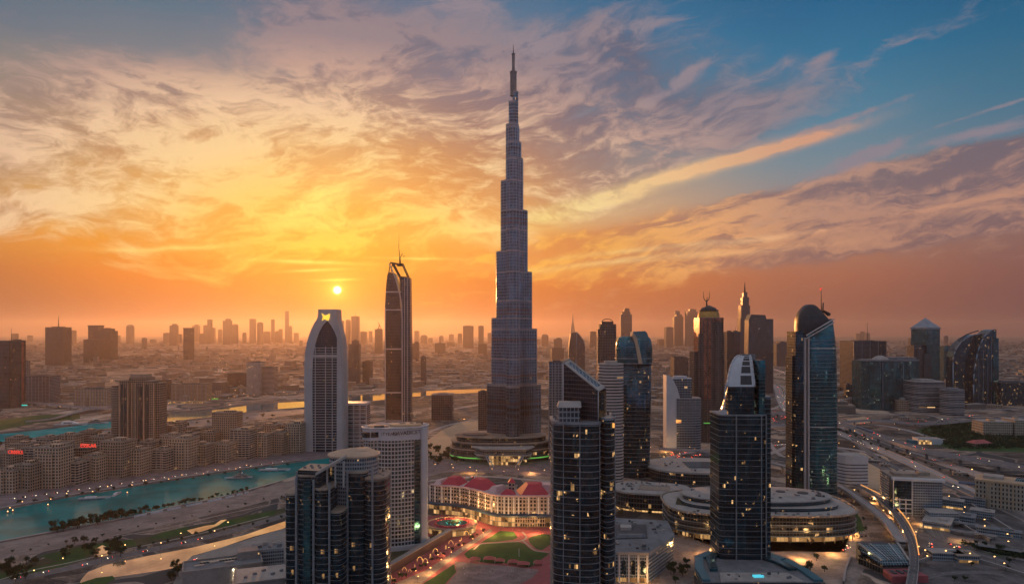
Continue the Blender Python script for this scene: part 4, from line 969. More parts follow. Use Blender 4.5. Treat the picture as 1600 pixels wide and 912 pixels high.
# ------------------------------------------------------------------ dark clustered tower at the lower left
def lobed_tower():
    Y = 600.0; cx = 520; s = Y / F
    t = thing('lobed_dark_tower', 'dark clustered glass tower with a round copper coloured roof, at the bottom left of centre', 'skyscraper', (PX(cx, Y), Y, 0))
    X_ = lambda p: PX(p, Y) - PX(cx, Y)
    # (x left, x right, front y, back y, top photo y at the front edge, exponent)
    sh = [(438, 464, 6, 40, 772, 3.0), (461, 500, 0, 44, 743, 4.0), (492, 517, -4, 34, 764, 4.5), (512, 536, -2, 30, 800, 3.0), (530, 566, 16, 52, 738, 4.0), (560, 597, 14, 54, 748, 3.0)]
    body = MB(); fb = MB(); rf = MB()
    for i, (a, b, y0, y1, p, e) in enumerate(sh):
        poly = sup((X_(b) - X_(a)) / 2, (y1 - y0) / 2, e, 28, (X_(a) + X_(b)) / 2, (y0 + y1) / 2); zt = PZ(p, Y + y0)
        body.prism(poly, 0, zt, 0, 1); g_ = bands(poly, 0, zt, 4.4 if i % 2 else 5.6, 0.4, 0.42)
        off = len(fb.v); fb.v += g_.v; fb.f += [tuple(k + off for k in f) for f in g_.f]; fb.uv += g_.uv; fb.m += g_.m; fb.sm += g_.sm
        rf.prism(grow(poly, 0.6), zt - 1.0, zt + 0.5, 0, 0, True)
    body.build('shafts', ['glass_black', 'beige_roof'], t); fb.build('floor_slabs', 'slab_edge_dim', t); rf.build('roof_rims', 'sand_roof', t)
    up = MB()                                             # tall back drum
    dr = sup(X_(578) - X_(538), 19, 2.3, 40, X_(537), 40); z0, z1 = PZ(745, Y), PZ(716, Y + 20)
    up.prism(dr, z0 - 30, z1, 0, 1); up.build('round_drum', ['office_grey', 'dark_roof'], t); clutter(t, (X_(496), X_(512)), (20, 38), PZ(764, Y - 4) + .5, 3, 21, (1, 2)); clutter(t, (X_(568), X_(590)), (22, 46), PZ(748, Y + 14) + .5, 8, 22, (1, 2.4))
    dk = MB(); dk.prism(grow(dr, 1.6), z1, z1 + 1.4, 0, 0, True)
    dk.loft([ringz(scalep(dr, 1.0), z1 + 1.4), ringz(scalep(dr, 0.9), z1 + 2.6), ringz(scalep(dr, 0.5, X_(550), 48), z1 + 4.6), ringz(scalep(dr, 0.1, X_(556), 50), z1 + 5.2)], 0, 0); dk.build('round_roof', 'beige_roof', t)
    sc_ = MB(); sc_.loft([[(x, y, z1 + 2.5) for x, y in sup(9, 4, 2, 20, X_(545), 34)], [(x, y, z1 + 4.4) for x, y in sup(7, 3, 2, 20, X_(547), 36)]], 0, 0); sc_.build('roof_cowl', 'dark_roof', t)
    # upper block of the left shafts with roof and raking white beam
    ub = MB(); p4 = [(X_(463), 4), (X_(499), -0.5), (X_(505), 30), (X_(466), 34)]; ub.prism(p4, PZ(766, Y), PZ(733, Y + 6), 0, 1); ub.build('upper_block', ['glass_navy', 'beige_roof'], t)
    pl = MB()
    for p, y, q in ((462.5, 1.0, 745), (492, -3.5, 748), (517, -4.5, 752), (461, 6, 738), (536.5, 15.5, 742), (577, 14.5, 734)): pl.box(X_(p) - .8, X_(p) + .8, y - 1.3, y + .4, 0, PZ(q, Y))
    pl.build('pilasters', 'slab_edge', t)
    tl = MB(); tl.box(X_(475) , X_(486), -1.6, 0.6, 0, PZ(752, Y)); tl.build('teal_strip', 'glass_teal', t)
    bm = MB(); a = (X_(494), -2, PZ(742, Y)); b = (X_(536), 10, PZ(716, Y + 8)); w2 = 2.4
    bm.quad([(a[0], a[1], a[2]), (b[0], b[1], b[2]), (b[0], b[1], b[2] + w2), (a[0], a[1], a[2] + w2)]); bm.quad([(a[0], a[1], a[2] + w2), (b[0], b[1], b[2] + w2), (b[0] - 1, b[1] + 7, b[2] + w2), (a[0] - 1, a[1] + 6, a[2] + w2)])
    bm.quad([(b[0], b[1], b[2]), (b[0] - 1, b[1] + 7, b[2]), (b[0] - 1, b[1] + 7, b[2] + w2), (b[0], b[1], b[2] + w2)]); bm.quad([(a[0] - 1, a[1] + 6, a[2]), (b[0] - 1, b[1] + 7, b[2]), (b[0], b[1], b[2]), (a[0], a[1], a[2])])
    for p in (508, 521, 534): bm.box(X_(p) - .6, X_(p) + .6, 6, 8, PZ(764, Y), PZ(733 - (p - 508) * .4, Y)); 
    bm.build('roof_beam', 'pale_roof', t)
    for i in range(5): pt = MB(); pt.obox((X_(470 + i * 6), 12 + (i % 2) * 8, PZ(733, Y + 6)), (2.2, 2.6, 1.6), 0.1 * i, 0); pt.build('roof_unit', 'grey_roof', t)
lobed_tower()

# ------------------------------------------------------------------ curved hotel with lettering
def sign_hotel():
    Y = 800.0; cx = 622
    t = thing('curved_hotel', 'pale grey curved hotel slab with dark lettering under its flat rounded roof', 'hotel', (PX(cx, Y), Y, 0), R(6))
    front = smooth_line([(-22, -6), (-14, -9.5), (-3, -10), (8, -7.2), (18, -3.6), (25, -1.0)], 4); back = [(32, 8), (33.5, 20), (26, 32), (8, 37), (-14, 34), (-32, 24), (-41, 10), (-39, -2), (-31, -8)]
    poly = [(p[0], p[1]) for p in front] + back; h = 128.0
    b = MB(); b.prism(poly, 0, h, 0, 1); b.build('body', ['hotel_grid', 'pale_roof'], t)
    f = MB(); f.prism(grow(poly, 1.2), h - 1, h + 13, 0, 1, True); f.build('fascia', ['white_trim', 'pale_roof'], t)
    rm = MB(); g_ = grow(poly, 1.6); 
    for i in range(len(g_)):
        a, c = g_[i], g_[(i + 1) % len(g_)]; rm.bar((a[0], a[1], h + 13.2), (c[0], c[1], h + 13.2), 1.0, 6)
    rm.build('roof_rim', 'white_trim', t)
    sw = MB(); sw.prism(sup(19, 11, 2.2, 30, 8, 14), h + 13, h + 15.2, 0, 0); sw.build('roof_deck', 'pale_sand', t)
    s2 = MB(); s2.prism(sup(12, 7, 2, 24, -24, 9), h + 13, h + 14.6, 0, 0); s2.build('roof_deck', 'beige_roof', t)
    for c_, sz, an in (((-22, 0, h + 13), (11, 3.5, 2.6), .3), ((24, 22, h + 13), (8, 3, 3), .5), ((4, 16, h + 15.2), (7, 1.2, .8), .2), ((15, 20, h + 15.2), (5, 1.2, .8), .2)): s3 = MB(); s3.obox(c_, sz, an); s3.build('roof_unit', 'dark_roof', t)
    w_ = MB(); w_.prism(grow(sup(9, 3, 3, 20, -31, -5.6), .6), h + 3, h + 9, 0, 0, True); w_.build('corner_window', 'glass_black', t)
    pr = MB(); pr.prism(sup(4.2, 5.2, 2.6, 20, 30.5, 2.5), 0, h + 12, 0, 0); pr.build('end_pier', 'white_trim', t)
    # slab noses and glazed bay at the right end
    fb = MB(); z = 4.6
    while z < h - 2:
        for i in range(len(front) - 1):
            a, c = Vector(front[i]), Vector(front[i + 1]); d = (c - a).normalized(); n_ = Vector((d.y, -d.x, 0)) * 0.5
            fb.quad([(a.x + n_.x, a.y + n_.y, z - .35), (c.x + n_.x, c.y + n_.y, z - .35), (c.x + n_.x, c.y + n_.y, z + .35), (a.x + n_.x, a.y + n_.y, z + .35)])
            fb.quad([(a.x + n_.x, a.y + n_.y, z + .35), (c.x + n_.x, c.y + n_.y, z + .35), (c.x, c.y, z + .35), (a.x, a.y, z + .35)])
        z += 4.6
    fb.build('floor_slabs', 'white_trim', t)
    gb = MB(); gb.prism([(19, -4.2), (25.6, -1.8), (25.6, 2), (19, 2)], 3, h - 2, 0, 0); gb.build('glazed_bay', 'glass_teal', t)
    text_mesh('lettering', 'ITYEAO', 5.2, 'sign_ink', t, (-9.5, -11.6, h + 7), (R(90), 0, R(2)), 0.15)
    text_mesh('lettering', 'NAVAEIICET', 6.2, 'sign_ink', t, (10.5, -8.3, h + 7.6), (R(90), 0, R(22)), 0.15)
    bs = MB(); bs.prism(grow(poly, 3), 0, 5, 0, 0); bs.build('plinth', 'white_trim', t)
sign_hotel()

# ------------------------------------------------------------------ front centre tower with the sloped glass roof
def wedge_tower():
    Y = 600.0; cx = 914
    t = thing('wedge_roof_tower', 'dark banded glass tower with a steep wedge shaped penthouse and sloping skylight, bottom centre', 'skyscraper', (PX(cx, Y), Y, 0))
    X_ = lambda p: PX(p, Y) - PX(cx, Y)
    A_ = [(X_(864), 6), (X_(871), 0), (X_(890), -3.5), (X_(905), -5.5), (X_(922), -6), (X_(936), -2), (X_(940), 6), (X_(940), 40), (X_(864), 40)]
    A_ = [(p[0], p[1]) for p in smooth_line(A_[:7], 4)] + A_[7:]
    B_ = [(X_(936), 12), (X_(944), -1), (X_(953), -1.5), (X_(961), 4), (X_(965), 14), (X_(965), 40), (X_(936), 40)]
    B_ = [(p[0], p[1]) for p in smooth_line(B_[:5], 4)] + B_[5:]
    za, zb = PZ(660, Y - 3), PZ(652, Y + 6)
    b = MB(); b.prism(A_, 0, za, 0, 1); b.prism(B_, 0, zb, 0, 1); b.build('body', ['glass_black', 'grey_roof'], t)
    for P_, z in ((A_, za), (B_, zb)):
        bd = bands(P_, 0, z, 5.7 if P_ is A_ else 5.1, 0.55, 0.5); bd.build('floor_slabs', 'slab_edge_dim', t)
        k = MB(); k.prism(grow(P_, 0.7), z - 1.6, z + 0.6, 0, 0, True); k.build('parapet', 'slab_edge', t)
    v = MB()
    for p, y in ((880, -1.5), (905, -6.0), (864.6, 5.4), (936.5, -2.6), (962, 4.6)): v.box(X_(p) - .35, X_(p) + .35, y - .8, y + .5, 0, za)
    v.build('pilasters', 'slab_edge', t)
    # penthouse: four sided block turned to the camera, its roof sloping down to the near corner
    A3 = Vector((X_(883), 23, PZ(567, Y + 23))); C3 = Vector((X_(935), 1, PZ(611, Y))); B3 = Vector((X_(951), 15, PZ(607, Y + 15))); D3 = A3 + B3 - C3 + Vector((-2, 0, 1.5))
    nn = (C3 - A3).cross(B3 - A3).normalized()
    def roofz(x, y): return A3.z - (nn.x * (x - A3.x) + nn.y * (y - A3.y)) / nn.z
    quad4 = [(A3.x, A3.y), (C3.x, C3.y), (B3.x, B3.y), (D3.x, D3.y)]
    p = MB(); z0 = za - 1; i0 = len(p.v)
    for a_, c_, mi in ((0, 1, 0), (1, 2, 2), (2, 3, 0), (3, 0, 0)):
        q1, q2 = quad4[a_], quad4[c_]; L = math.hypot(q2[0] - q1[0], q2[1] - q1[1])
        if mi == 2: continue
        p.quad([(q1[0], q1[1], z0), (q2[0], q2[1], z0), (q2[0], q2[1], roofz(*q2)), (q1[0], q1[1], roofz(*q1))], [(0, z0), (L, z0), (L, roofz(*q2)), (0, roofz(*q1))], mi)
    p.quad([(x, y, roofz(x, y)) for x, y in quad4], None, 1); p.build('penthouse', ['maroon_glass', 'steel_dark'], t)
    g3 = MB(); q1, q2 = quad4[1], quad4[2]; L = math.hypot(q2[0] - q1[0], q2[1] - q1[1]); mx_ = (q1[0] * .4 + q2[0] * .6 + 1.2, q1[1] * .4 + q2[1] * .6 - 1.2)
    for (u0, u1) in ((q1, mx_), (mx_, q2)): g3.quad([(u0[0], u0[1], z0), (u1[0], u1[1], z0), (u1[0], u1[1], roofz(*u1) - .3), (u0[0], u0[1], roofz(*u0) - .3)], [(0, z0), (L / 2, z0), (L / 2, roofz(*u1)), (0, roofz(*u0))], 0)
    g3.build('gold_bay', 'gold_glass', t)
    def at(u, v, h=0.0):
        x = quad4[0][0] + (quad4[1][0] - quad4[0][0]) * u + (quad4[3][0] - quad4[0][0]) * v; y = quad4[0][1] + (quad4[1][1] - quad4[0][1]) * u + (quad4[3][1] - quad4[0][1]) * v; return (x, y, roofz(x, y) + h)
    def lay(u0, u1, v0, v1, h, mb):
        c4 = ((u0, v0), (u1, v0), (u1, v1), (u0, v1)); mb.loft([[at(u, v, .05) for u, v in c4], [at(u, v, h) for u, v in c4]], 0, 0, False)
    r = MB(); lay(-.01, 1.02, -.03, .24, 1.0, r); lay(-.01, 1.02, .84, 1.03, 1.0, r); lay(-.01, .07, .24, .84, .95, r); lay(.93, 1.02, .24, .84, .95, r); r.build('roof_frame', 'pale_roof', t)
    g_ = MB(); lay(.07, .93, .24, .84, .5, g_); g_.build('skylight', 'skylight', t)
    r = MB(); a_, c_ = at(0, -.02, 1.3), at(0, 1.02, 1.3); r.bar(a_, c_, .9, 6); r.build('roof_ridge', 'beige_roof', t)
    dk = MB(); dk.prism([(X_(939), 2.8), (X_(946), 7.5), (X_(946), 10), (X_(939), 8)], PZ(642, Y), PZ(616, Y), 0, 0); dk.build('dark_window', 'glass_black', t)
    lb = MB(); lb.box(X_(872.5), X_(906), -1.5, 12, za - .5, PZ(636, Y)); lb.build('left_box', ['grid_blue'], t)
    lr = MB(); lr.loft([[(X_(871), -3, PZ(636, Y)), (X_(908), -3, PZ(636, Y)), (X_(908), 12, PZ(636, Y)), (X_(871), 12, PZ(636, Y))], [(X_(874), 1.5, PZ(628, Y)), (X_(908), 1.5, PZ(628, Y)), (X_(908), 12, PZ(628, Y)), (X_(874), 12, PZ(628, Y))]], 0, 0, False, True); lr.build('left_box_roof', 'pale_roof', t)
    wl = MB(); wl.bar((A3.x, A3.y, za), (A3.x, A3.y, A3.z), .6, 6); wl.bar((C3.x, C3.y - .2, za), (C3.x, C3.y - .2, C3.z), .35, 6); wl.build('edge_posts', 'white_trim', t)
    clutter(t, (X_(868), X_(882)), (14, 36), za + .6, 7, 23, (1, 2.6)); clutter(t, (X_(954), X_(963)), (10, 34), zb + .6, 6, 24, (1, 2.2))
    am = MB(); am.box(X_(957), X_(960), -1.5, 1.2, zb - 8, zb - 4.2); am.build('lit_window', 'warm_strip', t)
wedge_tower()

# ------------------------------------------------------------------ front right tower with the swept white roof
def swept_tower():
    Y = 720.0; cx = 1165
    t = thing('swept_roof_tower', 'near black tower on a teal podium, its white roof curving up to one corner', 'skyscraper', (PX(cx, Y), Y, 0))
    X_ = lambda p: PX(p, Y) - PX(cx, Y)
    A_ = [(X_(1125), 3), (X_(1132), 0.6), (X_(1150), 0), (X_(1170), -1.2), (X_(1190), -1), (X_(1196.5), 0.5), (X_(1196.5), 36), (X_(1125), 36)]; za = PZ(648, Y)
    b = MB(); b.prism(A_, 0, za, 0, 1); B_ = rect(X_(1205) - X_(1196), 28, (X_(1205) + X_(1196)) / 2 + .3, 16); zb = PZ(620, Y); b.prism(B_, 0, zb, 0, 1); b.build('body', ['glass_black', 'dark_roof'], t)
    for P_, z in ((A_, za), (B_, zb)):
        bd = bands(P_, 0, z, 6.2 if P_ is A_ else 5.2, 0.35, 0.42); bd.build('floor_slabs', 'slab_edge_dim', t)
        k = MB(); k.prism(grow(P_, 0.5), z - 1, z + 0.5, 0, 0, True); k.build('parapet', 'slab_edge', t)
    # crown: dark box whose roof sweeps up to the back right
    x0, x1 = X_(1138), X_(1187); zr = PZ(604, Y); zt = PZ(556, Y + 22)
    n = 8; L = []; Rr = []
    for i in range(n + 1):
        f = i / n; y = 1.0 + 30 * f; z = zr + (zt - zr) * math.sin(f * math.pi / 2) ** 0.9; L.append((x0 + (X_(1171) - x0) * f ** 1.3 , y, z)); Rr.append((X_(1179) + (x1 - X_(1179)) * f, y, z))
    c = MB()
    for i in range(n):
        a, b_, d, e = L[i], Rr[i], Rr[i + 1], L[i + 1]
        c.quad([a, b_, d, e], None, 1, True)
        c.quad([(a[0], a[1], a[2]), (e[0], e[1], e[2]), (x0 + .4, e[1], za), (x0 + .4, a[1], za)], [(a[1], a[2]), (e[1], e[2]), (e[1], za), (a[1], za)], 0)
        c.quad([(b_[0], b_[1], za), (d[0], d[1], za), d, b_], [(b_[1], za), (d[1], za), (d[1], d[2]), (b_[1], b_[2])], 0)
    c.quad([(x0 + .4, 1, za), (Rr[0][0], 1, za), Rr[0], L[0]], [(0, za), (24, za), (24, zr), (0, zr)], 0)
    c.quad([(x0 + .4, 31, za), L[-1], Rr[-1], (Rr[-1][0], 31, za)], [(0, za), (0, zt), (24, zt), (24, za)], 0)
    c.build('crown', ['glass_black', 'white_trim'], t)
    fr = MB()
    for i in range(n):
        for S, o in ((L, -.5), (Rr, .5)): fr.bar((S[i][0] + o, S[i][1], S[i][2] + .4), (S[i + 1][0] + o, S[i + 1][1], S[i + 1][2] + .4), 0.9, 6)
    fr.build('roof_edges', 'white_trim', t)
    # bowed white rib on the left flank
    rb = MB(); pts = [(X_(1132), 1, PZ(640, Y)), (X_(1133.5), 2, PZ(618, Y)), (X_(1137), 4, PZ(600, Y)), (X_(1144), 9, PZ(586, Y)), (X_(1155), 16, PZ(572, Y)), (X_(1172), 27, PZ(556, Y + 15))]
    pts = smooth_line(pts, 4)
    for i in range(len(pts) - 1): rb.bar(pts[i], pts[i + 1], 0.85, 6)
    rb.build('bowed_rib', 'white_trim', t)
    lg = MB(); lg.box(X_(1127), X_(1136), 1, 8, za, za + 5); lg.build('corner_terrace', 'white_trim', t)
    sk = MB()
    for f0, f1, a, b_ in ((0.03, 0.2, .48, .92), (0.26, 0.42, .5, .9), (0.46, 0.58, .52, .9), (0.62, 0.72, .54, .9), (0.76, 0.86, .55, .9)):
        def at(f, s_): y = 1 + 30 * f; z = zr + (zt - zr) * math.sin(f * math.pi / 2) ** 0.9; l = x0 + (X_(1171) - x0) * f ** 1.3; r = X_(1179) + (x1 - X_(1179)) * f; return (l + (r - l) * s_, y, z + .35)
        sk.loft([[tuple(Vector(at(f, s_)) - Vector((0, 0, .3))) for f, s_ in ((f0, a), (f0, b_), (f1, b_), (f1, a))], [at(f, s_) for f, s_ in ((f0, a), (f0, b_), (f1, b_), (f1, a))]], 0, 0, False)
    sk.build('roof_windows', 'steel_dark', t)
    fn = MB(); fn.box(X_(1187.3), X_(1197), 2, 33, za, PZ(562, Y + 10)); fn.build('side_fin', 'glass_teal', t)
    tp = MB(); tp.box(X_(1172), X_(1197), 31.2, 34, PZ(566, Y + 30), PZ(553, Y + 30)); tp.build('top_screen', 'grey_roof', t)
    v = MB()
    for p in (1150, 1189, 1196.6): v.box(X_(p) - .4, X_(p) + .4, -2.0, 0.4, 0, za)
    v.build('pilasters', 'slab_edge', t)
swept_tower()

# ------------------------------------------------------------------ rounded teal tower with helmet top
def helmet_tower():
    Y = 1010.0; cx = 1282
    t = thing('helmet_top_tower', 'tall rounded teal tower with a smooth dark helmet top and slanted white band', 'skyscraper', (PX(cx, Y), Y, 0))
    X_ = lambda p: PX(p, Y) - PX(cx, Y)
    n = 40; h0 = 0.0
    def ring(z, xl, xr, b, p=3.0): return [(x, y, z) for x, y in sup((xr - xl) / 2, b, p, n, (xl + xr) / 2, 24)]
    xl, xr = X_(1259), X_(1315.5)
    cut = lambda x: PZ(525, Y) + (x - X_(1259)) * (PZ(499, Y) - PZ(525, Y)) / (X_(1305) - X_(1259))
    lv = [(0, 1315.5), (PZ(620, Y), 1315.5), (PZ(560, Y), 1314), (PZ(530, Y), 1312)]
    rings = [ring(z, xl, X_(r), 24) for z, r in lv]
    top = ring(0, xl, X_(1308), 23); top = [(x, y, cut(x)) for x, y, z in top]
    b = MB(); b.loft(rings + [top], 0, 1, True); b.build('body', ['glass_teal', 'dark_roof'], t)
    fb = MB(); z = 5.0
    while z < PZ(530, Y):
        k = max(0, min(1, (z - PZ(620, Y)) / (PZ(530, Y) - PZ(620, Y)))); poly = grow(sup((X_(1315.5 - 3.0 * k) - xl) / 2, 24, 3, n, (X_(1315.5 - 3.0 * k) + xl) / 2, 24), 0.3)
        fb.prism(poly, z - .35, z + .35, 0, 0, True); z += 5.6
    fb.build('floor_slabs', 'slab_edge_dim', t)
    wb = MB()
    for p in (1259.5, 1263.5): wb.box(X_(p) - .7, X_(p) + .7, -1.4 if p > 1260 else 1, 10, 0, PZ(527, Y))
    for o in (0, 5.0):
        a = (X_(1259), -1.4, cut(X_(1259)) + 1 - o); c = (X_(1305), 3, cut(X_(1305)) + 1 - o); wb.bar(a, c, 1.1, 6)
    for q in (544, 667): wb.prism(grow(sup((X_(1314) - xl) / 2, 24, 3, n, (X_(1314) + xl) / 2, 24), .6), PZ(q, Y) - .8, PZ(q, Y) + .6, 0, 0, True)
    wb.build('white_bands', 'white_frame', t)
    ls = MB(); ls.prism([(X_(1247.5), 10), (X_(1259.2), 6), (X_(1259.2), 46), (X_(1247.5), 42)], 0, PZ(517.5, Y), 0, 1); ls.prism([(X_(1244.5), 16), (X_(1247.4), 16), (X_(1247.4), 40), (X_(1244.5), 40)], 0, PZ(556, Y), 0, 1); ls.build('left_slab', ['glass_black', 'dark_roof'], t)
    pr = [(530, 1255.5, 1300), (508, 1255, 1306), (498, 1256, 1305), (492, 1257.8, 1299.5), (486, 1261, 1294.5), (481, 1264.5, 1290), (478, 1267, 1287.5), (476, 1269.5, 1285), (474.6, 1272.5, 1282)]
    hm = MB(); hm.loft([[(x, y, PZ(p, Y)) for x, y in sup((X_(r) - X_(l)) / 2, 21 * min(1, ((X_(r) - X_(l)) / 46) ** .6), 2.6, n, (X_(l) + X_(r)) / 2, 27)] for p, l, r in pr], 0, 0, True); hm.build('helmet_top', 'steel_dark', t)
    a = MB(); a.bar((X_(1293), 20, PZ(492, Y)), (X_(1292.6), 20, PZ(447, Y)), .8, 6, 0, .3); a.bar((X_(1294), 18, PZ(492, Y)), (X_(1295), 18, PZ(472, Y)), 1.0, 6)
    a.loft([[(X_(1296), 16, PZ(484, Y)), (X_(1306), 16, PZ(489, Y)), (X_(1305), 16, PZ(493, Y)), (X_(1297), 16, PZ(487, Y))], [(X_(1296), 24, PZ(484, Y)), (X_(1306), 24, PZ(489, Y)), (X_(1305), 24, PZ(493, Y)), (X_(1297), 24, PZ(487, Y))]], 0, 0, False, True); a.build('mast', 'steel_dark', t)
    fl = MB(); fl.loft([[(X_(1291), 20, PZ(450, Y)), (X_(1294), 20, PZ(448, Y)), (X_(1292), 20, PZ(452, Y))], [(X_(1291), 21, PZ(450, Y)), (X_(1294), 21, PZ(448, Y)), (X_(1292), 21, PZ(452, Y))]], 0, 0, False); fl.build('beacon', 'red_sign', t)
    sp = MB(); sp.prism(grow(sup((xr - xl) / 2, 24, 3, n, (xl + xr) / 2, 24), 5), 0, 6, 0, 0); sp.build('plinth', 'dark_roof', t)
    te = MB(); te.prism(grow(sup((X_(1312) - xl) / 2, 24, 3, n, (X_(1312) + xl) / 2, 24), .5), PZ(552, Y), PZ(549.5, Y), 0, 0, True); te.build('lit_band', 'glass_teal', t)
helmet_tower()

# ------------------------------------------------------------------ more towers of the middle distance
def round_teal():
    Y = 1180.0; cx = 993
    t = thing('round_shoulder_tower', 'black and teal tower with rounded shoulders and a copper fin at its top', 'skyscraper', (PX(cx, Y), Y, 0))
    X_ = lambda p: PX(p, Y) - PX(cx, Y); n = 36
    def R_(py, l, r, b=24): return [(x, y, PZ(py, Y)) for x, y in sup((X_(r) - X_(l)) / 2, b, 3.2, n, (X_(l) + X_(r)) / 2, 26)]
    b = MB(); b.loft([[(x, y, 0) for x, y, z in R_(700, 967, 1019)], R_(720, 967, 1019), R_(640, 967, 1020.5), R_(568, 966.5, 1021.5)], 0, 1); b.build('shaft', ['glass_black', 'dark_roof'], t)
    u = MB(); u.loft([R_(568, 966, 1022.5), R_(545, 965.5, 1023), R_(534, 966.5, 1021.5), R_(528, 969, 1019.5, 22), R_(525.5, 973, 1016, 19)], 0, 1); u.build('head', ['glass_teal', 'grey_roof'], t)
    bd = MB()
    for q, l, r in ((568, 965.6, 1022.8), (560, 965.2, 1023.2)): bd.prism(grow([(x, y) for x, y, z in R_(q, l, r)], .6), PZ(q, Y) - .8, PZ(q, Y) + .8, 0, 0, True)
    for q in range(576, 742, 6): bd.prism(grow([(x, y) for x, y, z in R_(q, 967, 1020)], .35), PZ(q, Y) - .3, PZ(q, Y) + .3, 0, 0, True)
    bd.build('floor_slabs', 'slab_edge_dim', t)
    f = MB(); o = O([(998, 568), (1004, 568), (999, 545), (995.5, 528), (989, 518), (987.5, 524), (992, 536)], Y, cx); elev(f, o[::-1] if False else [(x, z) for x, z in o], -1.6, 22, 0); f.build('copper_fin', 'beige_roof', t)
    c = MB(); o = O([(994, 532), (1016, 532), (1012, 520), (1009, 517), (990, 518)], Y, cx); elev(c, o, 4, 40, 0); c.build('crown', ['teal_roof'], t)
round_teal()

def banded_cyl(name, label, pl, pr, pt, Y, matn='striped_warm', depth=None, p=2.4, step=5.0, slab='white_frame', cat='tower', roof='pale_roof', pb=None, ped=True):
    cx = (pl + pr) / 2; t = thing(name, label, cat, (PX(cx, Y), Y, 0)); a = (pr - pl) / 2 * Y / F; d = depth or a * .8; h = PZ(pt, Y)
    poly = sup(a, d, p, 32, 0, d); b = MB(); b.prism(poly, 0, h, 0, 1); b.build('body', [matn, roof], t)
    bands(poly, 0, h, step, .5, step * .3).build('floor_slabs', slab, t)
    k = MB(); k.prism(grow(poly, .7), h - .4, h + 1.6, 0, 0, True); k.prism(scalep(poly, .55), h + 1.6, h + 6, 0, 0); k.build('roof', roof, t); return t
banded_cyl('striped_tower', 'sunlit tower with pale horizontal balcony stripes beside the round shouldered black tower', 937.5, 976.5, 570, 1110, depth=20)
def crowned():
    Y = 2150.0; cx = 950.5
    t = thing('ring_crowned_tower', 'dark straight tower with an open ring on its roof behind the striped tower', 'skyscraper', (PX(cx, Y), Y, 0)); w_ = 27 * Y / F; h = PZ(506, Y)
    b = MB(); b.prism(sup(w_ / 2, 24, 5, 28, 0, 24), 0, h, 0, 1); b.build('body', ['ribbed_dark', 'dark_roof'], t)
    c = MB(); c.prism(sup(w_ * .36, 16, 2.4, 24, 0, 24), h, h + 8, 0, 0)
    for i in range(16):
        a = math.pi * i / 15; q = math.pi * (i + 1) / 15
        if i < 15: c.bar((math.cos(a) * w_ * .3, 24, h + 8 + math.sin(a) * 8), (math.cos(q) * w_ * .3, 24, h + 8 + math.sin(q) * 8), 1.4, 6)
    c.build('roof_ring', 'steel_dark', t)
    s_ = MB(); s_.box(-w_ / 2 - 5, -w_ / 2, 6, 40, 0, PZ(514, Y)); s_.build('side_wing', 'ribbed_dark', t)
crowned()
def simple_tower(name, label, pl, pr, pt, Y, matn, roof='dark_roof', depth=None, cat='tower', rz=0.0, mast=None, crown=None, chamfer=None, exp=None, side=None, fins=0):
    cx = (pl + pr) / 2; w_ = (pr - pl) * Y / F; h = PZ(pt, Y); d = depth or w_ * .9
    t = thing(name, label, cat, (PX(cx, Y), Y, 0), rz)
    poly = sup(w_ / 2, d / 2, exp, 28, 0, d / 2) if exp else rect(w_, d, 0, d / 2)
    b = MB(); b.prism(poly, 0, h, 0, 1, ztop=(lambda x, y: h - chamfer * (0.5 - x / w_)) if chamfer and chamfer > 0 else ((lambda x, y: h + chamfer * (0.5 + x / w_)) if chamfer else None)); b.build('body', [matn, roof], t)
    k = MB(); 
    if not chamfer: k.prism(grow(poly, .5), h - .5, h + 1.2, 0, 0, True)
    k.prism(rect(w_ * .5, d * .5, 0, d / 2), h - (abs(chamfer) * .5 if chamfer else 0), h + (crown or 4.0) * (1 if not chamfer else 0), 0, 0); k.build('roof', roof, t)
    if mast: a = MB(); a.bar((mast[0] * w_, d / 2, h), (mast[0] * w_, d / 2, h + mast[1]), max(.6, Y * .0005), 6, 0, Y * .0002); a.build('mast', 'steel_dark', t)
    if fins:
        f = MB()
        for i in range(fins + 1): x = -w_ / 2 + w_ * i / fins; f.box(x - .6, x + .6, -1.0, 0.0, 0, h)
        f.build('fins', 'slab_edge', t)
    if side: s_ = MB(); s_.box(side[0] * w_, side[1] * w_, d * .1, d * .9, 0, h * side[2]); s_.build('side_wing', [matn], t)
    return t
simple_tower('grid_tower', 'blue grey gridded slab directly left of the wedge roofed tower', 858, 882, 566, 1330, 'grid_blue', fins=5)
simple_tower('low_annex', 'small dark tower at the left foot of the tallest spire', 747, 761, 612, 1700, 'ribbed_dark')

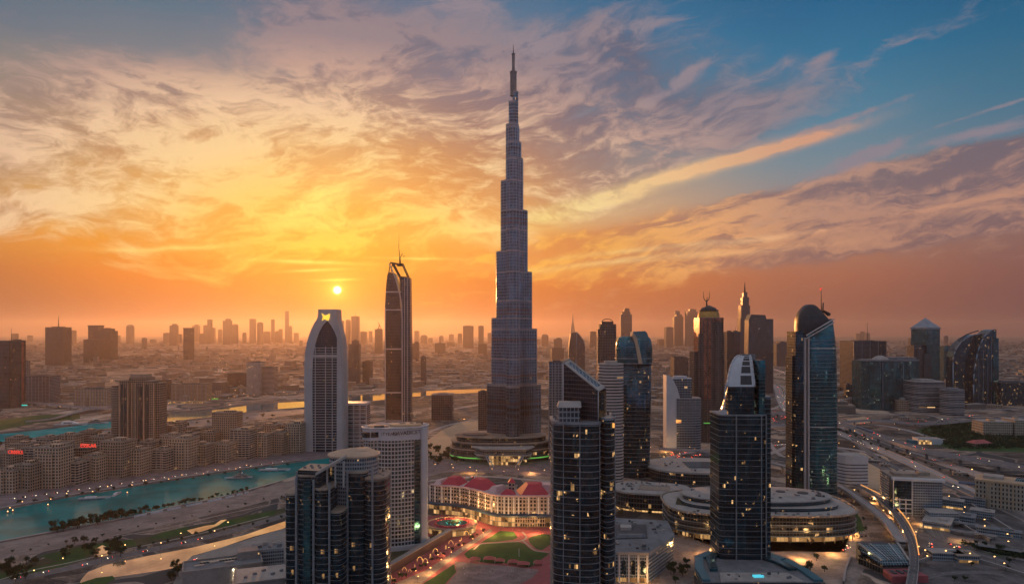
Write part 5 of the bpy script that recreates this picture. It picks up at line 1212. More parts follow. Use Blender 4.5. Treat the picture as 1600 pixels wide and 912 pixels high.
def quarter_tower():
    Y = 1467.0; cx = 1069
    t = thing('quarter_round_tower', 'silver banded office block with a curved white wall, left of the bronze domed tower', 'office block', (PX(cx, Y), Y, 0)); X_ = lambda p: PX(p, Y) - PX(cx, Y)
    w_ = MB(); o = [(x, max(0, z)) for x, z in O([(1041, 712), (1047, 712), (1063, 712), (1063, 625), (1058, 606), (1052, 594), (1046, 587), (1041, 586)], Y, cx)]; elev(w_, o, -2, 30, 0); w_.build('curved_wall', 'white_trim', t)
    b = MB(); b.prism(sup((X_(1098) - X_(1047)) / 2, 26, 3.2, 28, (X_(1098) + X_(1047)) / 2, 22), 0, PZ(622, Y), 0, 1); b.build('lower_drum', ['grid_blue', 'pale_roof'], t)
    bands(sup((X_(1098) - X_(1047)) / 2, 26, 3.2, 28, (X_(1098) + X_(1047)) / 2, 22), 0, PZ(622, Y), 5.4, .6, 1.3).build('floor_slabs', 'slab_edge', t)
    u = MB(); u.prism(rect(X_(1082) - X_(1050), 30, (X_(1082) + X_(1050)) / 2, 20), PZ(624, Y), PZ(592, Y), 0, 1); u.build('upper_block', ['grid_blue', 'white_trim'], t)
    r = MB(); r.prism(sup(15, 13, 2, 24, (X_(1080) + X_(1052)) / 2, 20), PZ(592, Y), PZ(588, Y), 0, 0, True); r.prism(sup(22, 16, 3, 24, X_(1068), 22), PZ(591, Y) - 3, PZ(591, Y), 0, 0, True); r.build('roof', 'white_trim', t)
    l = MB(); l.box(X_(1056), X_(1070), -3.6, 0, PZ(660, Y), PZ(655, Y)); l.build('lit_storey', 'warm_strip', t)
quarter_tower()

def dome_tower():
    Y = 1570.0; cx = 1112
    t = thing('bronze_dome_tower', 'bronze coloured ribbed tower with a golden dome crowned by a branching mast', 'skyscraper', (PX(cx, Y), Y, 0)); X_ = lambda p: PX(p, Y) - PX(cx, Y)
    b = MB(); b.prism([(X_(1093), 4), (X_(1111), -3), (X_(1130), 3), (X_(1130), 50), (X_(1093), 50)], 0, PZ(496, Y), 0, 1)
    b.prism([(X_(1086.5), 12), (X_(1093.1), 12), (X_(1093.1), 52), (X_(1086.5), 52)], 0, PZ(549, Y), 1, 1); b.prism([(X_(1129.9), 10), (X_(1134), 10), (X_(1134), 52), (X_(1129.9), 52)], 0, PZ(520, Y), 1, 1)
    b.build('body', ['bronze_glass', 'bronze_dark'], t)
    dk = MB(); dk.prism([(X_(1112), -3.4), (X_(1131), 2.2), (X_(1131), 8), (X_(1112), 4)], 0, PZ(503, Y), 0, 0); dk.prism([(X_(1092), 3.6), (X_(1099), 0.6), (X_(1099), 8), (X_(1092), 10)], 0, PZ(521, Y), 0, 0); dk.prism([(X_(1087), 4), (X_(1108), -6), (X_(1136), 3), (X_(1136), 52), (X_(1087), 52)], 0, PZ(624, Y), 0, 0); dk.build('dark_bays', 'bronze_dark', t)
    pl = MB()
    for p, q in ((1093.4, 496), (1099, 500), (1105, 498), (1111, 496), (1117, 498), (1123.6, 500), (1130, 496)): pl.box(X_(p) - .8, X_(p) + .8, -5.2 if 1100 < p < 1120 else -.5, 2 if p > 1100 else 5, 0, PZ(q, Y))
    pl.build('pilasters', 'bronze_dark', t)
    n = 32; rg = lambda q, r: [(x, y, PZ(q, Y)) for x, y in sup(r * Y / F, r * Y / F * .95, 2, n, 0, 24)]
    cl = MB(); cl.loft([rg(502, 18.2), rg(496.4, 18.8), rg(495.6, 17.2)], 0, 0); cl.build('colonnade', 'striped_warm', t)
    d = MB(); d.loft([rg(496, 17.0), rg(490, 16.4), rg(486.5, 14.8), rg(484, 13)], 0, 0); d.build('dome', 'gold_dome', t)
    rm = MB(); rm.loft([rg(485.4, 15.2), rg(484, 15.6), rg(483.4, 14.6)], 0, 0); rm.loft([rg(483.6, 12.5), rg(480.5, 11.4), rg(479, 7), rg(476.5, 2.4)], 0, 0); rm.build('lantern', 'steel_dark', t)
    m = MB(); P3 = lambda p, q: (X_(p), 24, PZ(q, Y)); m.bar(P3(1109, 479), P3(1108.6, 468), 2.0, 8, 0, 1.5)
    for s_ in (-1, 1):
        q = [P3(1108.6, 470), P3(1108.6 + s_ * 3.6, 467), P3(1108.6 + s_ * 4.8, 462), P3(1108.6 + s_ * 4.6, 454)]
        for i in range(3): m.bar(q[i], q[i + 1], 1.3 - i * .35, 6, 0, 1.0 - i * .33)
    m.bar(P3(1109, 469), P3(1110, 463), 1.2, 6, 0, .5); m.build('branching_mast', 'steel_dark', t)
    g_ = MB(); g_.box(X_(1098), X_(1112), -8, -6.2, PZ(660, Y) - .8, PZ(660, Y) + .8); g_.build('green_light', 'green_strip', t)
dome_tower()

# ------------------------------------------------------------------ right hand group
def sharp_roof_towers():
    # blue slab with a rounded corner and round badge, and the far stepped spire behind it
    Y = 2800.0; cx = 1191
    t = thing('badge_tower', 'blue grey slab tower with a rounded edge and a round badge near its top', 'skyscraper', (PX(cx, Y), Y, 0)); X_ = lambda p: PX(p, Y) - PX(cx, Y)
    b = MB(); o = O([(1168, 600), (1196, 600), (1198, 500), (1196, 492), (1174, 491), (1170, 500)], Y, cx); o = [(x, max(0, z)) for x, z in o]; o[0] = (o[0][0], 0); o[1] = (o[1][0], 0)
    elev(b, o, 0, 50, 0); b.build('left_block', 'glass_far', t); b = MB(); b.box(X_(1196.2), X_(1209.5), 8, 60, 0, PZ(498, Y)); b.build('right_block', 'glass_far', t)
    g_ = MB(); ring = [(X_(1186) + math.cos(a * math.pi / 6) * 8, PZ(514, Y) + math.sin(a * math.pi / 6) * 8) for a in range(12)]; elev(g_, ring, -1, 1, 0); g_.build('badge', 'steel_dark', t)
    text_mesh('badge_letter', 'P', 13, 'white_trim', t, (X_(1186), -1.6, PZ(514, Y)), (R(90), 0, 0), 0.2)
    Y = 4000.0; cx = 1164.5
    t = thing('stepped_far_spire', 'hazy stepped tower rising to a thin spire just right of the bronze domed tower', 'skyscraper', (PX(cx, Y), Y, 0)); X_ = lambda p: PX(p, Y) - PX(cx, Y)
    b = MB()
    for l, r, q in ((1156.5, 1172, 497), (1158, 1172, 477), (1161, 1171, 464), (1163, 1169, 456)): b.prism(rect(X_(r) - X_(l), (X_(r) - X_(l)), (X_(l) + X_(r)) / 2, 25), 0, PZ(q, Y), 0, 0)
    b.build('body', 'glass_far', t); s_ = MB(); s_.bar((X_(1166), 25, PZ(457, Y)), (X_(1166), 25, PZ(440, Y)), 6, 6, 0, 1.0); s_.build('spire', 'steel_dark', t)
    # slab with finned front and mast, behind the teal block
    t = simple_tower('twin_slab_tower', 'dark slab with pale left half and thin mast, behind the wide teal office block', 1334, 1385, 533, 2700, 'ribbed_dark', mast=(.15, 75), fins=4)
    Y = 2200.0; cx = 1396
    t = thing('teal_office_block', 'wide dark teal glass office block with a small pale dome on its left corner', 'office block', (PX(cx, Y), Y, 0)); X_ = lambda p: PX(p, Y) - PX(cx, Y)
    b = MB(); b.prism([(X_(1353), 30), (X_(1361), 4), (X_(1376), -4), (X_(1379), 2), (X_(1412), -2), (X_(1440), 14), (X_(1440), 90), (X_(1353), 90)], 0, PZ(564, Y), 0, 1); b.build('body', ['glass_teal', 'grey_roof'], t)
    r = MB(); r.prism(grow([(X_(1361), 4), (X_(1376), -4), (X_(1412), -2), (X_(1440), 14), (X_(1440), 80), (X_(1361), 80)], 1.5), PZ(564, Y), PZ(562, Y), 0, 0, True); r.box(X_(1392), X_(1438), 20, 60, PZ(562, Y), PZ(558.5, Y)); r.build('roof', 'grey_roof', t)
    d = MB(); d.loft([[(x, y, PZ(q, Y)) for x, y in sup(k, k * .8, 2, 20, X_(1380), 18)] for q, k in ((563, 27), (560, 24), (557, 15), (555.5, 5))], 0, 0); d.build('dome', 'pale_roof', t)
    f = MB()
    for p in (1378, 1411): f.box(X_(p) - 1, X_(p) + 1, -6 if p < 1400 else -3.6, 0, 0, PZ(566, Y))
    f.build('fins', 'steel_fin', t)
    # pyramid roof tower
    Y = 2900.0; cx = 1456
    t = thing('pyramid_roof_tower', 'blue glass tower with a pointed pyramid roof on the right skyline', 'skyscraper', (PX(cx, Y), Y, 0)); X_ = lambda p: PX(p, Y) - PX(cx, Y); w_ = X_(1473.5) - X_(1439.5)
    b = MB(); b.prism(rotp(rect(w_ * .82, w_ * .82), R(20), 0, 45), 0, PZ(512, Y), 0, 1); b.build('body', ['glass_teal', 'grey_roof'], t)
    p_ = MB(); q = rotp(rect(w_ * .84, w_ * .84), R(20), 0, 45); p_.loft([ringz(q, PZ(511.5, Y)), ringz(scalep(q, .02), PZ(496, Y))], 0, 0, False); p_.build('pyramid_roof', 'steel_fin', t)
    c = MB(); c.prism(grow(rotp(rect(w_ * .84, w_ * .84), R(20), 0, 45), 1.5), PZ(514, Y), PZ(511.4, Y), 0, 0, True); c.build('cornice', 'slab_edge', t)
    l = MB(); l.box(X_(1428), X_(1441), 0, 50, 0, PZ(539, Y)); l.box(X_(1432), X_(1442), -6, 40, 0, PZ(543, Y)); l.box(X_(1441), X_(1452), -14, 20, 0, PZ(552, Y)); l.build('lower_wings', 'glass_far', t)
    banded_cyl('domed_banded_office', 'grey office with rounded banded storeys and low domed roof beside the teal block', 1434, 1484, 597, 2120, 'striped_warm', 60, 3.5, 7.0, 'grey_roof', 'office block', 'pale_roof')
    banded_cyl('banded_drum', 'short round drum building with pale horizontal bands, below the twin sails', 1481.5, 1515, 610, 2040, 'striped_warm', 32, 2.0, 6.5, 'slab_edge', 'office block', 'grey_roof')
    simple_tower('small_teal_slab', 'small teal slab between the pyramid roofed tower and the twin sails', 1475, 1493, 541, 3300, 'glass_teal')
    # twin sails
    Y = 2380.0; cx = 1528
    t = thing('twin_sail_tower', 'black tower made of two curved sails with pale edges on the right skyline', 'skyscraper', (PX(cx, Y), Y, 0)); X_ = lambda p: PX(p, Y) - PX(cx, Y)
    def sail(l, r, top, y0, y1, shoulder, nm):
        pts = [(l, 640), (r, 640), (r, top), (r - 3, top)] + [(l + (r - 3 - l) * (1 - math.sin(a)), top + (shoulder - top) * (1 - math.cos(a))) for a in [math.pi / 2 * k / 8 for k in range(1, 9)]]
        o = [(x, max(0, z)) for x, z in O(pts, Y, cx)]; m = MB(); elev(m, o, y0, y1, 0); m.build(nm, 'glass_navy', t)
        e = MB(); q = O(pts[3:], Y, cx) + [(X_(l), 0)]
        for i in range(len(q) - 1): e.bar((q[i][0], y0 - 1, q[i][1]), (q[i + 1][0], y0 - 1, q[i + 1][1]), 2.0, 6)
        e.build('pale_edge', 'steel_fin', t)
    sail(1521, 1557, 514.5, 0, 46, 600, 'front_sail'); sail(1496, 1542, 522, 24, 64, 566, 'rear_sail')
    b = MB(); b.box(X_(1557), X_(1562.5), 6, 50, 0, PZ(528, Y)); b.box(X_(1551.6), X_(1555), -2.5, 0, 0, PZ(517, Y)); b.build('side_slab', 'glass_teal', t)
    f = MB()
    for p in (1529, 1536, 1543, 1549): f.box(X_(p) - .7, X_(p) + .7, -1.4, 0.0, 0, PZ(560 - (p - 1529) * 1.7, Y))
    f.build('fins', 'steel_fin', t)
    a = MB(); q = smooth_line([(X_(1508), 40, PZ(533, Y)), (X_(1520), 40, PZ(524, Y)), (X_(1532), 40, PZ(519, Y)), (X_(1541), 40, PZ(516.5, Y))], 4)
    for i in range(len(q) - 1): a.bar(q[i], q[i + 1], 2.0, 6)
    a.build('roof_arm', 'steel_dark', t)
    simple_tower('low_black_block', 'low wide black block at the right edge beyond the twin sails', 1564, 1612, 598, 2350, 'glass_navy', depth=80)
    # small blocks near the motorway
    Y = 1095.0; cx = 1335.5
    t = thing('white_striped_block', 'small white curved office block with dark blue ribbon windows beside the helmet topped tower', 'office block', (PX(cx, Y), Y, 0)); X_ = lambda p: PX(p, Y) - PX(cx, Y)
    poly = [(X_(1315), 14), (X_(1322), 2), (X_(1330), -1.5), (X_(1342), -2), (X_(1356), 0), (X_(1356), 34), (X_(1315), 34)]; h = PZ(725, Y)
    b = MB(); b.prism(poly, 0, h, 0, 1); b.build('body', ['office_strip', 'pale_roof'], t); b = MB(); b.prism(grow(poly, .5), h, PZ(712, Y), 0, 1, True); b.build('parapet', ['white_trim', 'pale_roof'], t)
    bands(poly, 0, h, 5.2, .5, 2.2).build('floor_slabs', 'white_trim', t)
    Y = 925.0; cx = 1440
    t = thing('framed_office', 'grey office block with a dark framed glass corner, right of the curving metro track', 'office block', (PX(cx, Y), Y + 10, 0), R(-13)); h = 51.0
    b = MB(); b.prism([(-28, 0), (33, 6), (36, 52), (-30, 62)], 0, h, 0, 1); b.build('body', ['office_grey', 'sand_roof'], t)
    d = MB(); d.prism([(-29.5, 20), (-29.3, -.6), (-7, .4), (-7, 3)], 4, h - 3, 0, 0); d.build('dark_glazing', 'glass_black', t)
    f = MB()
    for i in range(4): z = 4 + i * 6.0; f.box(-30.4, -6.6, -1.6, -.2, z, z + 1.2)
    for i in range(4): x = -30.4 + i * 7.8; f.box(x, x + .9, -1.8, -.2, 0, 24 if 0 < i < 3 else h)
    f.box(-31, 34, -1.8, 6, h - 2.4, h + .8); f.build('white_frame', 'white_trim', t)
    r = MB(); r.obox((-8, 30, h), (30, 20, 3.5), .05); r.build('roof_room', 'sand_roof', t); r = MB(); r.obox((18, 34, h), (14, 12, 4.5), .05); r.build('roof_room', 'sand_roof', t)
    a = MB(); a.prism([(4, -34), (40, -30), (42, -2), (5, -4)], 0, 14, 0, 1); a.build('annex', ['office_grey', 'pale_roof'], t)
    # long classical block
    Y = 950.0; t = thing('classical_block', 'long cream classical building with rows of tall windows under the flyover at the right edge', 'building', (PX(1524, Y + 45), Y + 45, 0), R(-39)); h = 38
    b = MB(); b.prism([(0, 0), (150, 0), (150, 46), (0, 46)], 0, h, 0, 1); b.build('walls', ['classic_wall', 'pale_roof'], t)
    c = MB(); c.prism(grow([(0, 0), (150, 0), (150, 46), (0, 46)], 1.2), h - 2, h + 1, 0, 0, True); c.prism(grow([(0, 0), (150, 0), (150, 46), (0, 46)], .6), 12.2, 13.2, 0, 0, True); c.build('cornice', 'pale_sand', t)
    p_ = MB()
    for i in range(11): x = .5 + i * 14.8; p_.box(x - .7, x + .7, -.9, .0, 0, h - 2)
    p_.build('pilasters', 'pale_sand', t)
    r = MB(); r.obox((20, 24, h + 1), (24, 22, 4), 0); r.build('roof_room', 'pale_roof', t); r = MB(); r.obox((105, 24, h + 1), (44, 20, 4.5), 0); r.build('roof_room', 'pale_roof', t); s_ = MB(); s_.loft([ringz(rect(30, 12, 60, 22), h + 1), ringz(rect(24, 3, 60, 22), h + 6)], 0, 0, False); s_.build('roof_light', 'skylight', t)
    # cream villa and shop near the park
    Y = 1640.0; t = thing('cream_block', 'plain cream block of flats behind the dark park at the right edge', 'building', (PX(1576, Y), Y, 0), R(-6)); b = MB(); b.prism(rect(66, 50, -24, 25), 0, 36, 0, 1); b.prism(rect(34, 54, 30, 25), 0, 41, 0, 1); b.build('walls', ['classic_wall', 'pale_roof'], t)
    r = MB(); r.prism(rect(14, 14, -30, 20), 36, 41, 0, 0); r.prism(rect(10, 10, 26, 20), 41, 45, 0, 0); r.build('roof_rooms', 'pale_sand', t)
    Y = 1530.0; t = thing('lit_shop', 'small white shop with a warmly lit front near the dark park', 'shop', (PX(1454, Y), Y, 0), R(-8)); b = MB(); b.prism(rect(52, 30, 0, 15), 0, 13, 0, 1); b.build('walls', ['white_trim', 'pale_roof'], t)
    l = MB(); l.box(-25, 2, -.5, 0, 1, 10); l.build('lit_front', 'shop_glass', t); l = MB(); l.box(-42, -26.5, 4, 20, 0, 8); l.build('awning_block', 'teal_roof', t)
    Y = 1500.0; t = thing('red_roof_villa', 'small villa with a dull red hipped roof among the dark trees at right', 'house', (PX(1537, Y), Y, 0), R(10)); b = MB(); b.prism(rect(44, 24, 0, 12), 0, 8, 0, 1); b.build('walls', ['low_wall', 'sand_roof'], t)
    r = MB(); r.loft([ringz(rect(46, 26, 0, 12), 8), ringz(rect(26, 3, 0, 12), 14)], 0, 0, False); r.build('roof', 'tent_red', t)
sharp_roof_towers()

# ------------------------------------------------------------------ malls and podiums on the right
def deck_mall():
    Y = 880.0; cx = 1180
    t = thing('disc_roof_mall', 'long curved shopping mall with lit storefronts and a pale oval disc on its roof', 'mall', (PX(cx, Y), Y, 0), R(-3)); h = 33.0
    poly = sup(115, 66, 3.4, 64, 0, 0)
    b = MB(); b.prism(poly, 9.0, h, 0, 1); b.build('upper_storeys', ['mall_glass', 'pale_roof'], t)
    g_ = MB(); g_.prism(grow(poly, -3.5), 0, 9.0, 0, 0); g_.build('lit_storefronts', 'shop_glass', t)
    sl = MB()
    for z in (9.2, 16.0, 22.5): sl.prism(grow(poly, 1.2), z - .6, z + .6, 0, 0, True)
    sl.build('storey_bands', 'slab_edge_dim', t)
    e = MB(); o = grow(poly, 2.2)
    for i in range(len(o)):
        a, c = o[i], o[(i + 1) % len(o)]; e.bar((a[0], a[1], h + .4), (c[0], c[1], h + .4), 1.5, 8)
    e.build('roof_rim', 'sand_roof', t)
    rc = MB(); rc.prism(sup(98, 47, 3.0, 60, 2, 2), h + .004, h + 4.0, 0, 1); rc.build('roof_step', ['glass_navy', 'pale_roof'], t)
    d = MB(); dp = sup(93, 41, 2.2, 60, 2, 6); d.prism(dp, h + 4, h + 9, 0, 1); d.build('disc_drum', ['glass_navy', 'pale_roof'], t)
    k = MB(); k.loft([ringz(grow(dp, 1.5), h + 8.4), ringz(grow(dp, 2.6), h + 9.6), ringz(grow(dp, .2), h + 10.8), ringz(scalep(dp, .5), h + 11.8)], 0, 0); k.build('disc_roof', 'pale_roof', t)
    for i, (x, y, a_, b_) in enumerate(((-38, 10, 7, 3.4), (62, 6, 7, 4), (78, -6, 4, 2.4), (36, 12, 6, 3.4))):
        v = MB(); v.prism(sup(a_, b_ * 1.6, 2, 20, x, y), h + 11.0, h + 12.6, 0, 0); v.build('roof_opening', 'dark_roof', t)
    for i, (x, y, r_) in enumerate(((50, -8, .2), (-20, -10, .1), (10, -14, 0))):
        v = MB(); v.obox((x, y, h + 11.2), (6, 3, 1.6), r_); v.build('roof_unit', 'grey_roof', t)
    clutter(t, (-80, 84), (-30, 30), h + 11.1, 22, 3, (1.5, 4.5)); clutter(t, (-100, 90), (-60, -46), h + .1, 20, 4, (1.5, 4))
    s_ = MB(); s_.prism([(-96, 18), (-104, -14), (-92, -22), (-84, 0), (-82, 24)], h + .1, h + .5, 0, 0); s_.build('roof_garden', 'dry_lawn', t)
    for i in range(16):
        a = R(200 + i * 9.2); x = 114 * math.copysign(abs(math.cos(a)) ** .6, math.cos(a)); y = 64 * math.copysign(abs(math.sin(a)) ** .6, math.sin(a))
        c = MB(); c.bar((x, y, 0), (x, y, 9), .7, 8); c.build('column', 'sand_roof', t)
deck_mall()
def low_round():
    Y = 985.0; t = thing('brown_inset_podium', 'low rounded glass building with a brown roof panel below the round shouldered tower', 'building', (PX(1018, Y), Y, 0), R(-14)); h = 27
    poly = sup(52, 36, 3.2, 44); b = MB(); b.prism(poly, 0, h, 0, 1); b.build('walls', ['mall_glass', 'pale_roof'], t)
    e = MB(); e.prism(grow(poly, 1.8), h - 1.4, h + 1.2, 0, 0, True); e.build('roof_rim', 'pale_roof', t)
    r = MB(); r.prism(rect(44, 26, 4, -4), h + 1.3, h + 1.9, 0, 0); r.build('brown_panel', 'sand_roof', t); r = MB(); r.box(-18, -17, -17, 9, h + 1.2, h + 3); r.box(-18, 26, 9, 10, h + 1.2, h + 3); r.build('panel_wall', 'pale_roof', t)
    l = MB(); l.prism(grow(poly, .6), 2.0, 4.2, 0, 0, True); l.build('lit_band', 'shop_glass', t); clutter(t, (-44, 40), (12, 28), h + 1.3, 16, 5); clutter(t, (-44, -22), (-20, 10), h + 1.3, 8, 6)
low_round()
def ring_court():
    Y = 1190.0; t = thing('ring_roof_building', 'low building with a ribbon roof round a dark gridded skylight, behind the disc roofed mall', 'building', (PX(1092, Y), Y, 0), R(-8)); h = 20
    poly = sup(88, 66, 2.6, 48); b = MB(); b.prism(poly, 0, h, 0, 1); b.build('walls', ['mall_glass', 'pale_roof'], t); e = MB(); e.prism(grow(poly, 2), h - 2, h + 1, 0, 0, True); e.build('roof_rim', 'pale_roof', t)
    s_ = MB(); s_.prism(rotp(rect(60, 52), R(6), 6, -2), h + 1.1, h + 2.4, 0, 0); s_.build('skylight', 'skylight', t)
    c = MB(); c.prism(rotp(rect(18, 54), R(6), 48, -8), h + 1.1, h + 3.4, 0, 0); c.build('red_roof_bay', 'louvre_red', t); clutter(t, (-60, -30), (-30, 30), h + 1.1, 10, 7); clutter(t, (-20, 60), (-58, -34), h + 1.1, 10, 8)
ring_court()
def arch_block():
    Y = 690.0; t = thing('arched_podium_block', 'pale block with arched windows and a dark square inset on its flat roof', 'building', (PX(963, Y) + 4, Y, 0), R(-3)); h = 30
    poly = [(-16, 0), (28, 0), (64, 60), (66, 116), (-16, 128)]
    b = MB(); b.prism(poly, 0, h, 0, 1); b.build('walls', ['office_grey', 'pale_roof'], t)
    k = MB(); k.prism(grow(poly, 1.4), h - 2.0, h + 1.0, 0, 1, True); k.build('cornice', ['pale_roof', 'grey_roof'], t)
    i_ = MB(); i_.prism([(-4, 40), (34, 46), (40, 98), (2, 94)], h + 1.1, h + 1.8, 0, 0); i_.build('dark_inset', 'dark_roof', t)
    c = MB(); c.prism([(8, 72), (20, 72), (21, 84), (9, 84)], h + 1.8, h + 5, 0, 0); c.build('roof_room', 'pale_roof', t); c = MB(); c.loft([[(0, 42, h + 1.9), (32, 47, h + 1.9), (33, 54, h + 1.9), (1, 50, h + 1.9)], [(2, 44, h + 5), (30, 48, h + 5), (31, 50, h + 5), (3, 48, h + 5)]], 0, 0, False); c.build('roof_box', 'grey_roof', t)
    clutter(t, (-12, 30), (6, 34), h + 1.0, 12, 9); clutter(t, (-10, 50), (100, 112), h + 1.0, 8, 10); clutter(t, (44, 58), (66, 108), h + 1.0, 7, 12)
    for j, x in enumerate((-6, 3.5, 13, 22.5)):
        a = MB(); o = [(x - 2.2, 8), (x + 2.2, 8), (x + 2.2, 20)] + [(x + 2.2 * math.cos(q), 20 + 2.6 * math.sin(q)) for q in [math.pi * k / 8 for k in range(1, 8)]] + [(x - 2.2, 20)]
        elev(a, o, -.35, .2, 0); a.build('arched_window', 'glass_black', t)
    for x in (-10, -1, 8.5, 18, 27): p_ = MB(); p_.box(x - .9, x + .9, -.8, -.0, 0, h - 2); p_.build('pilaster', 'white_trim', t)
    g_ = MB(); g_.box(-12, 27, -.5, -.05, .5, 5); g_.build('lit_shopfront', 'shop_glass', t)
arch_block()
def teal_podium():
    Y = 700.0; t = thing('teal_podium', 'teal roofed podium with faceted corners round the base of the near black tower', 'podium', (PX(1166, Y), Y, 0)); h = 13.0
    poly = [(-58, -46), (-56, -10), (-46, 26), (-26, 44), (34, 44), (50, 20), (58, -14), (60, -46)]
    b = MB(); b.prism(poly, 0, h, 0, 1); b.build('walls', ['glass_navy', 'grey_roof'], t)
    r = MB()
    for q in ([(-57, -44), (-55, -10), (-46, 25), (-38, 22), (-46, -8), (-50, -44)], [(-46, 26), (-26, 43), (-22, 36), (-36, 22)], [(34, 43), (49, 20), (40, 14), (28, 36)], [(50, 18), (57, -14), (59, -44), (50, -44), (48, -14), (42, 12)]): r.prism(ccw(q), h + .1, h + 2.2, 0, 0)
    r.build('teal_roof', 'teal_roof', t)
    w_ = MB(); w_.prism(ccw([(-40, -46), (40, -46), (34, -22), (-34, -22)]), h + .1, h + 1.2, 0, 0); w_.build('terrace', 'pale_roof', t)
    e = MB(); e.prism(ccw([(-36, 20), (-24, 34), (-20, 30), (-30, 10), (-34, -16), (-42, -16)]), h + .1, h + 3.4, 0, 0); e.prism(ccw([(24, 32), (38, 14), (46, -14), (38, -14), (31, 8), (18, 26)]), h + .1, h + 3.4, 0, 0); e.build('inner_wall', 'glass_teal', t)
    c = MB(); c.obox((0, -34, h + 1.2), (10, 4, 1.6), .1); c.build('cyan_lantern', 'cyan_lamp', t); clutter(t, (-38, 38), (-42, -26), h + 1.2, 12, 13, (1, 3))
    l = MB(); l.prism(grow(poly, .6), h - 1.6, h - .2, 0, 0, True); l.build('parapet', 'pale_roof', t)
teal_podium()

# ------------------------------------------------------------------ red roofed hotel round the square
def red_hotel():
    Y = 900.0; ox = PX(778, Y); t = thing('red_roofed_hotel', 'cream crescent shaped hotel with crimson and pink roofs above glowing arcades', 'hotel', (ox, Y, 0))
    front = [(-96, 58), (-84, 50), (-66, 46), (-46, 36), (-26, 18), (-12, 2), (0, -8), (14, -11), (40, -12), (90, -12)]
    front = [(p[0], p[1]) for p in smooth_line(front, 3)]
    def off(k): 
        o = []
        for i, p in enumerate(front):
            a = front[max(0, i - 1)]; b = front[min(len(front) - 1, i + 1)]; dx, dy = b[0] - a[0], b[1] - a[1]; l = math.hypot(dx, dy); o.append((p[0] - dy / l * k, p[1] + dx / l * k))
        return o
    back = off(44); poly = front + back[::-1]
    b = MB(); fr = off(-3); lowp = fr + back[::-1]
    b.prism(lowp, 0, 15, 0, 1); b.build('arcade', ['shop_glass', 'pink_roof'], t)
    u = MB(); u.prism(poly, 15, 38, 0, 1); u.build('hotel_floors', ['hotel_cream', 'pink_roof'], t)
    bl = MB(); o = off(-7)
    for i in range(len(front) - 1): bl.quad([(front[i][0], front[i][1], 16.4), (o[i][0], o[i][1], 15.4), (o[i + 1][0], o[i + 1][1], 15.4), (front[i + 1][0], front[i + 1][1], 16.4)]); bl.quad([(o[i][0], o[i][1], 13.6), (o[i + 1][0], o[i + 1][1], 13.6), (o[i + 1][0], o[i + 1][1], 15.4), (o[i][0], o[i][1], 15.4)])
    bl.build('blue_canopy', 'hull_blue', t)
    bal = MB(); seg = [(front[i], front[i + 1]) for i in range(7, 15)]
    for z in (16.5, 21.5, 26.5, 31.5):
        for a, c in seg:
            d = Vector((c[0] - a[0], c[1] - a[1])); n_ = Vector((d.y, -d.x)).normalized() * 1.8
            bal.loft([[(a[0], a[1], z), (a[0] + n_.x, a[1] + n_.y, z), (c[0] + n_.x, c[1] + n_.y, z), (c[0], c[1], z)], [(a[0], a[1], z + 1.1), (a[0] + n_.x, a[1] + n_.y, z + 1.1), (c[0] + n_.x, c[1] + n_.y, z + 1.1), (c[0], c[1], z + 1.1)]], 0, 0, False, True)
    bal.build('balconies', 'hotel_balcony', t)
    for i in range(0, len(front), 2): x, y = off(-.7)[i]; pi_ = MB(); pi_.obox((x, y, 15), (1.8, 1.8, 23), 0); pi_.build('pilaster', 'hull_white', t)
    for x in (14, 27, 40, 53, 66, 79, 90): pi_ = MB(); pi_.box(x - 1, x + 1, -13.4, -12.2, 15, 37.9); pi_.build('pilaster', 'hull_white', t)
    cv = MB(); a = off(-1.4); c2 = off(3)
    for i in range(len(front) - 1): cv.loft([[(a[i][0], a[i][1], 38), (a[i + 1][0], a[i + 1][1], 38), (c2[i + 1][0], c2[i + 1][1], 38), (c2[i][0], c2[i][1], 38)], [(a[i][0], a[i][1], 40), (a[i + 1][0], a[i + 1][1], 40), (c2[i + 1][0], c2[i + 1][1], 40), (c2[i][0], c2[i][1], 40)]], 0, 0, False, True)
    cv.build('cornice', 'pink_roof', t)
    # hipped crimson roofs with pale panels between
    def hip(q, z0, z1, k, nm='crimson_roof', mt='red_roof'):
        m = MB(); q = ccw(q); m.loft([ringz(q, z0), ringz(scalep(q, k), z1)], 0, 0, False); m.build(nm, mt, t)
    f = off(6); g2 = off(38)
    hip([f[3], f[7], g2[7], g2[3]], 38.1, 48, .45); hip([f[8], f[12], g2[12], g2[8]], 38.1, 50, .4)
    hip([f[13], f[16], g2[15], g2[13]], 38.1, 46, .5, 'pink_roof', 'pink_roof')
    hip([(2, 0), (22, -8), (24, 10), (6, 18)], 38.1, 44, .35)
    hip([(30, -8), (64, -8), (70, 26), (24, 26)], 38.1, 52, .42); hip([(68, -8), (92, -8), (94, 26), (72, 26)], 38.1, 50, .4)
    hip([(52, 8), (86, 8), (86, 30), (52, 30)], 38.2, 49, .8, 'pink_roof', 'pink_roof'); hip([f[0], f[3], g2[3], g2[0]], 38.1, 44, .6, 'pink_roof', 'pink_roof')
    tw = MB(); tw.prism(rect(9, 9, 18, 22), 38, 50, 0, 0); tw.build('turret', 'hotel_cream', t); tr = MB(); tr.loft([ringz(rect(10, 10, 18, 22), 50), ringz(rect(.4, .4, 18, 22), 56)], 0, 0, False); tr.build('turret_roof', 'red_roof', t)
    rw = MB(); rw.prism(rect(30, 20, 64, 44), 38, 42, 0, 0); rw.build('rear_deck', 'pink_roof', t); clutter(t, (52, 78), (36, 52), 42, 9, 14, (1, 3))
    gl = MB(); gl.box(22, 62, -15.6, -15.1, 1, 12.4); gl.build('glowing_hall', 'hotel_balcony', t)
red_hotel()
